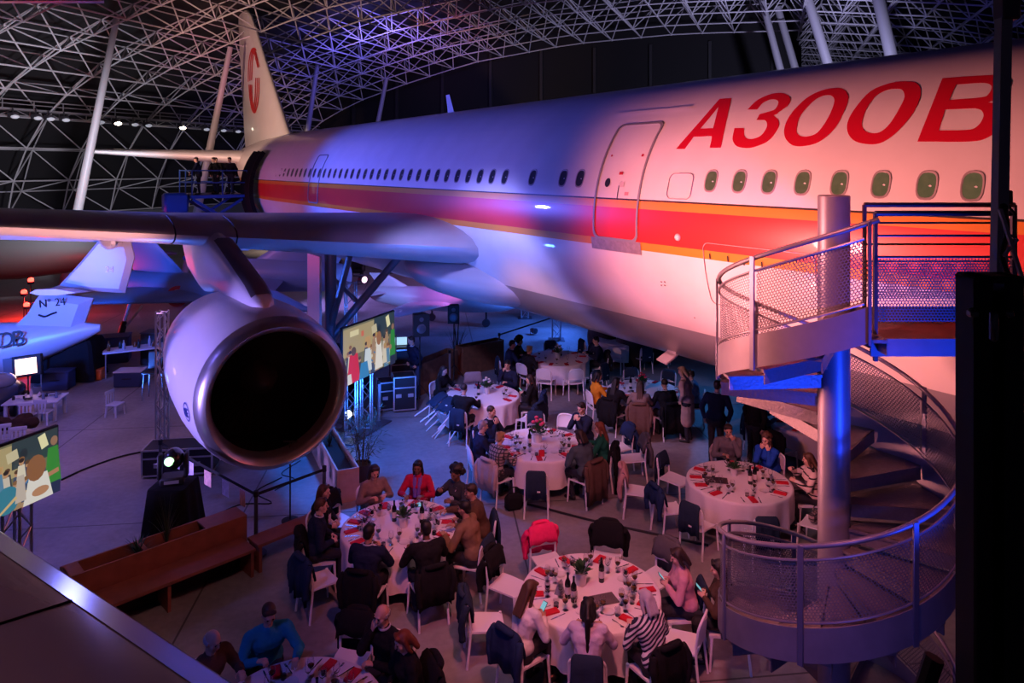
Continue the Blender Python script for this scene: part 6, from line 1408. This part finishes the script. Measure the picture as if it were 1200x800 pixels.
# foreground wing edge at the lower left
fw = thing('wing_edge', 'glossy metal wing leading edge in the lower left corner', 'wing', (-2.6, 2.6, 0))
FWm = mat('glossy_wing_skin', (.36, .29, .35), .17, .6, noise=.12, nscale=3, coat=.3)
A_, B2 = Vector(at(-60, 575, 3.65)), Vector(at(330, 826, 2.25)); dd = (B2 - A_).normalized(); nn = Vector((dd.y, -dd.x, 0)); nn = nn if nn.x < 0 else -nn
secs = []
for u in (0, .2, .4, .6, .8, 1.0, 1.3):
    c = A_.lerp(B2, u); secs.append([c + nn * x + Vector((0, 0, z)) - fw.location for x, z in ((1.6, -.34), (.6, -.30), (.15, -.19), (.04, -.13), (.0, -.06), (.015, -.015), (.06, .03), (.16, .07), (.4, .11), (.8, .14), (1.2, .15), (1.6, .14))])
m = MB(); m.loft(secs, capa=True, capb=True); m.build('skin', FWm, fw, smooth=60)
m = MB(); m.loft([[p + Vector((0, 0, .0025)) for p in (s_[6], s_[7])] for s_ in secs], closed=False); m.build('leading_edge_strip', mat('polished_edge_strip', (.50, .50, .56), .2, .9), fw)
for u in (.3, .62): q = [A_.lerp(B2, u) + nn * x + Vector((0, 0, z + .003)) - fw.location for x, z in ((.16, .07), (.4, .11), (.8, .14), (1.2, .15), (1.6, .14))]; m = MB(); m.tube(q, .004, 4); m.build('panel_joint', BLACK, fw)
hw = thing('hanging_wing', 'pale wing edge hanging at the upper left corner', 'wing', at(40, -14, 14)); m = MB(); m.loft([[Vector(at(x, -3 + dy, 14 + dz)) - hw.location for dy, dz in ((-6, 0), (4, -.05), (7, .1), (4, .6), (-6, .6))] for x in (-60, 60, 118, 122)], capa=True, capb=True); m.build('skin', P_WHT, hw)
m = MB(); m.tube([(0, .3, .2), (0, .3, 8)], .01, 5); m.build('cable', DSTEEL, hw)
# ================================================================== workshop corner at the left
KID = mat('pale_blue_plastic', (.45, .52, .68), .45)
def kid_chair(label, loc, rz):
    t = thing('child_chair', label, 'chair', loc, rz, 'small plastic chairs in the workshop corner'); m = MB(); m.box((0, 0, .30), (.34, .32, .035), bev=.015); m.build('seat', KID, t)
    for x in (-1, 1):
        for y in (-1, 1): m = MB(); m.tube([(x * .14, y * .12, .29), (x * .165, y * .15, 0)], [.026, .022], 10); m.build('leg', KID, t)
    m = MB()
    for x in (-.12, -.04, .04, .12): m.box((x, -.155, .44), (.045, .022, .26), bev=.008)
    m.box((0, -.16, .60), (.33, .03, .09), bev=.02); m.build('backrest', KID, t); return t
kid_chair('single pale child chair standing alone on the floor', gnd(135, 487), R(-100)); kid_chair('child chair pushed under the child table on its right end', gnd(52, 496), R(0)); kid_chair('child chair at the near side of the child table', gnd(33, 500), R(10)); kid_chair('child chair just behind the left screen', gnd(24, 531), R(20)); kid_chair('child chair partly hidden at far left behind the screen', gnd(4, 528), R(30))
def table_rect(label, loc, rz, d_, h, mm, legm, name='work_table', r=.03):
    t = thing(name, label, 'table', loc, rz); m = MB(); m.box((0, 0, h - .02), (d_[0], d_[1], .04), bev=.01); m.build('tabletop', mm, t)
    for x in (-1, 1):
        for y in (-1, 1): m = MB(); m.tube([(x * (d_[0] / 2 - .08), y * (d_[1] / 2 - .08), 0), (x * (d_[0] / 2 - .08), y * (d_[1] / 2 - .08), h - .03)], r, 10); m.build('leg', legm, t)
    return t
kt = gnd(42, 490); table_rect('low pale child table covered with small models', kt, R(12), (1.25, .75), .5, KID, KID, 'child_table', .045)
rnd = random.Random(4)
for k in range(9):
    p = kt + Vector((-.48 + .12 * k, rnd.uniform(-.22, .22), .5)); m = MB(); h = rnd.uniform(.10, .2); c = rnd.choice(((.5, .5, .6), (.02, .02, .03), (.12, .2, .4)))
    if k % 2: m.ell((0, 0, .03), (.03, .13, .025), 10, 6); m.box((0, .02, .035), (.26, .06, .008)); m.box((0, -.1, .07), (.008, .05, .06)); o = m.build('model_plane', mat('model_%d' % k, c, .5), loc=p, rz=rnd.uniform(0, 6)); tag(o, 'small model plane, %s along the child table' % ['', 'first from the left', '', 'second from the left', '', 'third from the left', '', 'last at the right'][k], 'model')
    else: m.lathe([(.001, 0), (.035, 0), (.035, h * .7), (.015, h * .85), (.015, h), (.001, h)], 12); o = m.build('bottle', mat('model_%d' % k, c, .4), loc=p); tag(o, 'small bottle on the child table, %s' % ['at its left end', '', 'left of centre', '', 'at its middle', '', 'right of centre', '', 'at its right end'][k], 'bottle')
wt = gnd(158, 437); table_rect('white folding work table with bottles left of the engine', wt, R(28), (1.7, .7), .78, mat('white_table_top', (.6, .58, .62), .5), ALU, r=.018)
for k in range(7):
    q = R(28); p = wt + Vector((math.cos(q), math.sin(q), 0)) * (-.65 + .2 * k) + Vector((0, (.12 if k % 2 else -.1), .78)); h = (.30, .24, .28, .16, .26, .3, .2)[k]; m = MB(); m.lathe([(.001, 0), (.045, 0), (.045, h * .6), (.018, h * .8), (.018, h), (.001, h)], 12); o = m.build('bottle', mat('work_bottle_%d' % (k % 3), ((.12, .04, .01), (.01, .02, .02), (.3, .3, .34))[k % 3], .2), loc=p); tag(o, 'bottle on the white work table, ' + ['first from its left end', 'second from its left end', 'third from its left end', 'at its middle', 'third from its right end', 'second from its right end', 'at its right end'][k], 'bottle')
def block(name, label, cat, loc, d_, rz, mm, lid=None, bev=.03):
    t = thing(name, label, cat, loc, rz); m = MB(); m.box((0, 0, d_[2] / 2), d_, bev=bev); m.build('body', mm, t)
    if lid: m = MB(); m.box((0, 0, d_[2] + .015), (d_[0] * 1.03, d_[1] * 1.03, .035), bev=.012); m.build('lid', lid, t); m = MB(); m.tube(smoothpath([(-.12, -d_[1] / 2 - .01, d_[2] * .6), (-.1, -d_[1] / 2 - .05, d_[2] * .62), (.1, -d_[1] / 2 - .05, d_[2] * .62), (.12, -d_[1] / 2 - .01, d_[2] * .6)], 4), .012, 6); m.build('handle', BLACK, t)
    return t
OR = mat('orange_plastic', (.60, .13, .03), .45); DB = mat('dark_blue_plastic', (.02, .035, .10), .5)
block('tool_case', 'orange tool case on the floor beside the black draped stack', 'case', gnd(106, 444), (.75, .4, .28), R(10), OR, OR); block('storage_box', 'blue storage box with white sheet under the work table', 'box', gnd(153, 451), (.75, .5, .42), R(5), DB, mat('white_sheet', (.5, .52, .6), .6)); block('storage_box', 'dark chest behind the orange tool case', 'box', gnd(120, 424), (1.6, .7, .8), R(20), DB, DB)
block('storage_box', 'low dark chest in front of the light stand', 'box', gnd(69, 455), (.7, .5, .5), R(8), DB, DB); block('equipment_crate', 'black crate at the right end of the work table', 'crate', gnd(184, 425), (.8, .6, 1.0), R(0), mat('crate_black', (.012, .013, .016), .6), DSTEEL)
ds = thing('draped_stack', 'tall stack of goods under a black sheet at the left', 'stack', gnd(82, 443)); m = MB(); rg = []
for z, a_, b__ in ((0, .95, .55), (.5, .9, .5), (1.0, .86, .47), (1.15, .78, .42), (1.2, .5, .3)): rg.append([(max(-1, min(1, 1.3 * math.cos(q))) * a_ + .04 * math.sin(7 * q) * (1.3 - z), max(-1, min(1, 1.3 * math.sin(q))) * b__ + .03 * math.sin(11 * q), z + .08 * math.cos(q)) for q in np.linspace(0, 6.2832, 41)[:-1]])
m.loft(rg, capa=True, capb=True); m.build('black_sheet', MATS['black_velvet'], ds)
bc = thing('bar_stool', 'black bar stool beside the work table', 'stool', gnd(179, 467)); m = MB(); m.box((0, 0, .74), (.42, .40, .06), bev=.02); m.build('seat', BLACK, bc); m = MB(); m.box((0, .19, 1.0), (.42, .05, .5), bev=.02); m.build('backrest', BLACK, bc)
for x in (-1, 1):
    for y in (-1, 1): m = MB(); m.tube([(x * .16, y * .15, .72), (x * .2, y * .19, 0)], .013, 8); m.build('leg', DSTEEL, bc)
lp = thing('video_light', 'bright square light panel on a stand beneath the business jet tail', 'lamp', Vector((at(29, 429, 19.5).x, 19.5, 0)))
p = Vector(at(30, 429, 19.5)) - lp.location; Mr = Euler((R(-6), R(-6), R(12))).to_matrix(); m = MB(); m.box(p + Vector((0, .05, 0)), (.78, .14, .56), M=Mr, bev=.02); m.build('housing', BLACK, lp); m = MB(); m.box(p + Mr @ Vector((.02, -.025, 0)), (.52, .01, .42), M=Mr); m.build('glowing_panel', mat('hot_panel', (1, .7, .5), .4, emit=(1, .52, .30), estr=4.5), lp)
m = MB(); m.box(p + Mr @ Vector((-.42, -.02, 0)), (.22, .02, .56), M=Mr); m.build('barn_door', DSTEEL, lp); m = MB(); m.tube([(p.x, p.y + .1, 0), (p.x, p.y + .1, p.z)], .02, 8); m.build('stand_pole', DSTEEL, lp)
ls = thing('light_stand', 'silver lamp stand beside the black draped stack', 'stand', gnd(49, 452)); m = MB(); m.tube([(0, 0, 0), (0, 0, 1.35)], .035, 10); m.build('pole', ALU, ls); m = MB(); m.lathe([(.2, 0), (.2, .02), (.04, .05)], 20, capb=True, capt=True); m.build('base', ALU, ls); 
sc = thing('toy_car', 'rounded dark ride-on car at the left picture edge', 'toy', gnd(2, 482), R(20)); m = MB(); m.loft([[(w_ * math.cos(q), y, z + h * math.sin(q)) for q in np.linspace(0, 6.2832, 19)[:-1]] for y, w_, h, z in ((-.8, .2, .15, .4), (-.6, .4, .28, .42), (0, .45, .36, .5), (.5, .42, .28, .42), (.8, .2, .14, .38))], capa=True, capb=True); m.build('body', mat('car_dark_blue', (.02, .03, .07), .25), sc); m = MB(); m.ell((0, -.05, .78), (.33, .42, .22)); m.build('windscreen', mat('car_glass', (.2, .22, .3), .1), sc)
for x in (-1, 1):
    for y in (-.5, .5): m = MB(); m.tube([(x * .40 - .05, y, .18), (x * .40 + .05, y, .18)], .18, 16); m.build('wheel', BLACK, sc)
rb = thing('clothing_pile', 'dark coat heaped on the child chair behind the left screen', 'coat', gnd(22, 523)); m = MB(); rnd = random.Random(9)
for k in range(14): m.ell((rnd.uniform(-.45, .45), rnd.uniform(-.12, .18), .45 + rnd.uniform(0, .22)), (rnd.uniform(.12, .22), rnd.uniform(.1, .18), rnd.uniform(.06, .13)), 10, 7)
organic(m, 'cloth', cloth('brown_black_coat', (.03, .016, .012)), rb, .02, 4)
# sign on the low wall
sg = thing('wall_sign', 'white sign reading les metiers with red striped panels on the far left wall', 'sign', Vector((at(50, 290, 44).x, 44, 0))); S3 = lambda px, py: Vector(at(px, py, 43.9)) - sg.location
def plate(name, x0, y0, x1, y1, mm, Y=43.9, parent=sg): a, b_ = Vector(at(x0, y1, Y)) - parent.location, Vector(at(x1, y0, Y)) - parent.location; m = MB(); m.box((a + b_) / 2, (abs(b_.x - a.x), .06, abs(b_.z - a.z)), bev=.01); return m.build(name, mm, parent)
WSG = mat('sign_white', (.6, .6, .6), .6); plate('sign_board', 23, 291, 60, 300, WSG); plate('sign_board', 31, 284, 41, 292, WSG)
text('METIERS', .42, Matrix.Translation(S3(41, 294.5) + Vector((0, -.05, 0))) @ FACE, INK, sg); text('LES', .36, Matrix.Translation(S3(36, 288) + Vector((0, -.05, 0))) @ FACE, INK, sg)
strp = banded('red_white_stripe_panel', (.35, .06, .05), (.40, .38, .36), 3.2, 'X', .5, rot=(0, R(22), 0)); plate('striped_panel', -4, 292, 22, 303, strp); plate('striped_panel', 61, 286, 76, 302, strp); plate('blue_panel', 76, 280, 100, 302, mat('teal_panel', (.10, .2, .24), .6)); plate('white_panel', 75, 277, 91, 294, WSG)
m = MB(); m.box((0, .1, .6), (7.5, .12, 1.2)); m.build('backing_board', MATS['grey_low_wall'], sg)
# teal glowing ball, black chair
tb = thing('glowing_ball', 'round teal glowing ball on the far floor behind the landing gear', 'lamp', gnd(375, 319)); m = MB(); m.ell((0, 0, .68), (.75, .75, .68), 20, 14); m.build('shell', mat('teal_glow', (.1, .6, .6), .4, emit=(.03, .55, .6), estr=.9), tb); m = MB(); m.lathe([(.3, 0), (.28, .06), (.001, .06)], 16, capb=True); m.build('foot', BLACK, tb)
for px, lb in ((392, 'left'), (418, 'right')):
    t = thing('armchair', f'black padded armchair on the far floor, {lb} one of two', 'chair', gnd(px, 323)); m = MB(); m.box((0, 0, .32), (.8, .7, .25), bev=.08); m.build('seat', BLACK, t); m = MB(); m.box((0, .3, .65), (.8, .18, .6), bev=.08); m.build('backrest', BLACK, t)
    for s in (-1, 1): m = MB(); m.box((s * .38, 0, .42), (.14, .7, .4), bev=.05); m.build('armrest', BLACK, t); m = MB(); m.box((s * .3, 0, .1), (.08, .6, .2)); m.build('leg', BLACK, t)
# ================================================================== lift platform at the rear door
def JP(x, y, z): p = ND * (CS + x) + DD * y; return Vector((p.x, p.y, z))
LB = mat('lift_blue', (.02, .07, .30), .45)
lf = thing('lift_platform', 'blue lift platform raised to the rear door of the airliner', 'lift', JP(-4.1, 36.2, 0), AX); zf = 5.05
m = MB(); m.box((-.1, 0, zf - .08), (2.5, 3.2, .16), bev=.02); m.build('deck', LB, lf)
m = MB()
for i in range(3):
    z0, z1 = .5 + i * 1.45, .5 + (i + 1) * 1.45
    for s in (-1, 1): m.bar((-1.2, s * 1.2, z0), (1.0, s * 1.2, z1), .12, .12); m.bar((1.0, s * 1.2, z0), (-1.2, s * 1.2, z1), .12, .12)
m.build('scissor_arms', LB, lf, smooth=0); m = MB(); m.box((0, 0, .35), (3.4, 2.8, .5), bev=.05); m.build('chassis', LB, lf)
m = MB()
for x, y in ((-1.3, -1.55), (0, -1.55), (1.1, -1.55), (-1.3, 1.55), (-1.3, 0), (1.1, 1.55)): m.bar((x, y, zf), (x, y, zf + 1.1), .05)
for z in (zf + .55, zf + 1.1): m.bar((-1.3, -1.55, z), (1.1, -1.55, z), .05); m.bar((-1.3, -1.55, z), (-1.3, 1.55, z), .05); m.bar((-1.3, 1.55, z), (1.1, 1.55, z), .05)
m.build('railing', LB, lf, smooth=0); m = MB(); m.box((-1.9, -1.0, zf - .35), (1.0, .9, .9), bev=.1); m.build('control_cabin', LB, lf)
for k, (dx, dy, tp_, lb) in enumerate(((-.9, -1.0, 'navy', 'person in navy leaning on the lift platform railing'), (-.1, -.7, 'black', 'person in black on the lift platform, left of the curtain'), (.5, -1.0, 'black', 'person in dark clothes on the lift platform beside the door'), (.1, .3, 'black', 'person at the back of the lift platform'))):
    person(lb, JP(-4.1 + dx, 36.2 + dy, zf), 200 + 30 * k, top=tp_, hc='dark', pose='down' if k else 'gesture', stand=True, near=False)
cu = thing('black_curtain', 'black weather curtain around the open rear door of the airliner', 'curtain', JP(-2.9, 34.5, 0), AX); m = MB(); rows = []
for i in range(13):
    a = R(-26 + i * 62 / 12); rows.append([(2.9 - (2.98 + dr * .5) * math.cos(a), y, FZ + (2.88 + dr * .5) * math.sin(a)) for y, dr in ((-.8, 0), (-.75, .35), (-.4, .25), (-.1, .42), (.2, .28), (.6, .42), (1.1, .25), (1.2, 0))])
m.loft(rows, closed=False); m.build('hood', MATS['black_velvet'], cu); m = MB(); m.box((.15 - .3, 0, FZ - 1.5), (.5, 3.0, .3), bev=.05); m.build('sill_bumper', BLACK, cu)
rl = thing('red_lamp', 'small dark red lamp box behind the grey pole', 'lamp', at(1178, 231, 3.9)); m = MB(); m.box((0, 0, 0), (.055, .06, .075), bev=.008); m.build('housing', mat('dark_red_box', (.18, .01, .015), .4), rl); m = MB(); m.bar((0.02, .03, -.03), (.09, .05, -.1), .012); m.build('arm', BLACK, rl)
# ================================================================== light
w = bpy.data.worlds.new('world'); SC.world = w; w.use_nodes = True
w.node_tree.nodes['Background'].inputs['Color'].default_value = (.09, .07, .18, 1)
w.node_tree.nodes['Background'].inputs['Strength'].default_value = .11
jw = lambda p: ND * CS + ND * p[0] + DD * p[1] + Vector((0, 0, p[2]))
ROSE = (1, .26, .23)
# warm rose floods on the front of the airliner, from unseen lamps in mid-air by the tables
light('flood_rose', 'SPOT', Vector((-2.2, 9.0, 4.7)), jw((-2.8, 6.2, 5.8)), 3300, (1, .27, .24), .5, 98, .9)
light('flood_rose', 'SPOT', Vector((-.45, 9.7, 2.3)), jw((-2.8, 4.6, 5.0)), 650, (1, .28, .25), .3, 88, .8)
# blue-violet wash on the middle of the hull, from behind the wing
light('flood_blue', 'SPOT', jw((-13, 25.5, 6.2)), jw((-2.8, 20.5, 6.4)), 7500, (.12, .13, 1), .3, 78, .6)
light('flood_magenta', 'SPOT', jw((-12, 30, 5.5)), jw((-2.8, 31, 5.5)), 1100, (.8, .26, .8), .3, 60, .6)
light('flood_violet', 'SPOT', Vector((-11.5, 8.5, 2.2)), jw((EX, 13.9, 2.2)), 4200, (.36, .25, 1), .3, 29, .4)
light('nose_violet', 'SPOT', Vector((-5.5, 12.5, 5.6)), jw((-2.8, 15, 5.2)), 260, (.36, .22, 1), .3, 60, .7)
light('lip_rose', 'SPOT', Vector((-1.6, 4.2, 4.0)), jw((EX + .6, 12.6, 2.4)), 260, ROSE, .3, 26, .5)
light('wing_rose', 'SPOT', Vector((-9.3, 12.3, .8)), Vector((-11.2, 15.9, 4.8)), 3000, (1, .42, .38), .3, 74, .5)
light('tail_warm', 'SPOT', jw((-14, 30, 7)), jw((0, 43, 11)), 9000, (1, .56, .42), .4, 46, .6)
light('under_wing_blue', 'SPOT', jw((-5.0, 13.6, .4)), jw((-4.2, 17, 4.2)), 520, (.02, .16, 1), .2, 110, .7)
light('under_wing_blue', 'SPOT', jw((-9.5, 22, .4)), jw((-5, 19, 4.2)), 700, (.06, .18, 1), .2, 110, .7)
# floor
light('floor_blue', 'SPOT', Vector((-3.2, 14.9, 3.5)), gnd(425, 552), 900, (.015, .17, 1), .2, 125, .8)
light('floor_blue', 'SPOT', Vector((2.5, 27, 2.3)), Vector((-.5, 27, 0)), 1000, (.05, .18, 1), .3, 150, .8)
light('floor_violet', 'SPOT', Vector((-11.5, 11, 7)), Vector((-8, 14, 0)), 1000, (.20, .16, 1), .4, 80, .8)
light('workshop_violet', 'SPOT', Vector((-12.5, 13, 4.8)), Vector((-13, 21, 0)), 600, (.30, .20, 1), .4, 75, .8)  # extra spot added to fill the shadowed workshop corner
light('floor_rose_left', 'SPOT', Vector((-9, 13, 4.6)), Vector((-9, 18, 0)), 300, (1, .38, .42), .4, 90, .8)
light('far_floor_warm', 'SPOT', Vector((-20, 50, 9)), Vector((-12, 58, 0)), 6500, (1, .70, .55), .5, 90, .8)
light('far_floor_lavender', 'SPOT', Vector((-10, 33, 3.0)), Vector((-4.5, 33, 0)), 3200, (.40, .26, 1), .5, 120, .8)
light('far_floor_lavender', 'SPOT', Vector((3, 40, 5)), Vector((-4, 38, 0)), 2600, (.62, .30, .9), .5, 100, .8)
light('jets_blue', 'SPOT', Vector((-14.5, 14.5, 3.4)), Vector((-13.2, 24, 2.3)), 5000, (.03, .14, 1), .4, 50, .6)
light('jets_violet', 'SPOT', Vector((-17, 14, 2.0)), Vector((-14, 21, 1.2)), 300, (.5, .32, 1), .4, 50, .6)
# key over the tables
light('table_key', 'SPOT', Vector((.8, 4.0, 9.8)), Vector((1.8, 11.2, .8)), 2600, (1, .22, .26), .15, 56, .7)
light('table_white', 'SPOT', Vector((-1.0, 7.5, 9.5)), Vector((2.0, 11, .8)), 560, (1, .55, .60), .15, 56, .7)
light('table_violet', 'SPOT', Vector((-4.5, 3.0, 7.0)), Vector((.3, 8.6, .6)), 480, (.14, .15, 1), .2, 60, .7)
light('far_table_blue', 'SPOT', Vector((-3, 13, 7)), Vector((1.2, 19.5, .5)), 1500, (.34, .32, 1), .2, 64, .7)
light('far_table_rose', 'SPOT', Vector((-3.2, 12.5, 5.2)), Vector((2.4, 17.8, .5)), 900, (1, .42, .42), .2, 44, .7)  # spot added to brighten the dark far tables
light('far_table_blue', 'SPOT', Vector((5.2, 19.2, 2.3)), Vector((5.4, 19.0, 0)), 120, (.05, .30, 1), .2, 150, .7)
# blue on the stairs
light('stair_blue', 'SPOT', Vector((4.3, 4.4, 2.6)), Vector((3.5, 6.6, 4.3)), 1050, (.012, .055, 1), .15, 50, .6)
light('stair_violet', 'SPOT', Vector((1.6, 3.0, 3.6)), Vector((3.3, 7.0, 2.2)), 160, (.16, .13, 1), .15, 50, .6)
# spots added to brighten the wing edge in front, blue for its glints
light('edge_rose', 'SPOT', Vector((-5.5, 5.5, 8.5)), Vector((-2.6, 2.6, 4.5)), 420, (1, .46, .60), .3, 60, .7)
light('edge_blue', 'SPOT', Vector((-3.0, 6.5, 5.2)), Vector((-2.2, 2.9, 4.5)), 22, (.2, .22, 1), .1, 50, .7)
# roof frame and columns
light('frame_wash', 'SPOT', Vector((-18, 31, 5)), Vector((-38, 48, 9)), 5500, (.85, .80, .92), .5, 100, .8)
light('column_wash', 'SPOT', Vector((-14, 14, 6.5)), Vector((-20, 40, 10)), 550, (.80, .62, .88), .5, 60, .8)  # frontal fill added to lighten the columns
light('frame_blue', 'SPOT', Vector((-8, 47, 13)), Vector((-12, 58, 17)), 3000, (.20, .16, 1), .5, 120, .8)
light('frame_magenta', 'SPOT', Vector((-14, 34, 8)), Vector((-20, 48, 15)), 1500, (1, .22, .50), .5, 34, .8)
light('frame_magenta', 'SPOT', Vector((-2, 34, 9)), Vector((-6, 58, 17)), 3600, (1, .22, .40), .5, 30, .8)
light('frame_white', 'SPOT', Vector((18, 34, 8)), Vector((14, 62, 14)), 9500, (.62, .58, .98), .5, 100, .8)
light('small_jet_glow', 'SPOT', Vector((-1.0, 27.0, 2.3)), Vector((-3.6, 28.6, 1.2)), 260, (.95, .18, .75), .2, 50, .7)  # magenta spot added to tint the small jet's canopy
light('small_jet_blue', 'SPOT', Vector((-5.5, 25.5, 2.2)), Vector((-5.4, 28.9, 1.5)), 350, (.2, .3, 1), .2, 70, .7)  # blue spot added to set off the small jet's fin
light('bench_rose', 'SPOT', Vector((-2.6, 7.0, 5.2)), Vector((-4.9, 10.4, .6)), 170, (1, .42, .40), .2, 46, .7)  # unseen spot added to lift the dark planter and bench
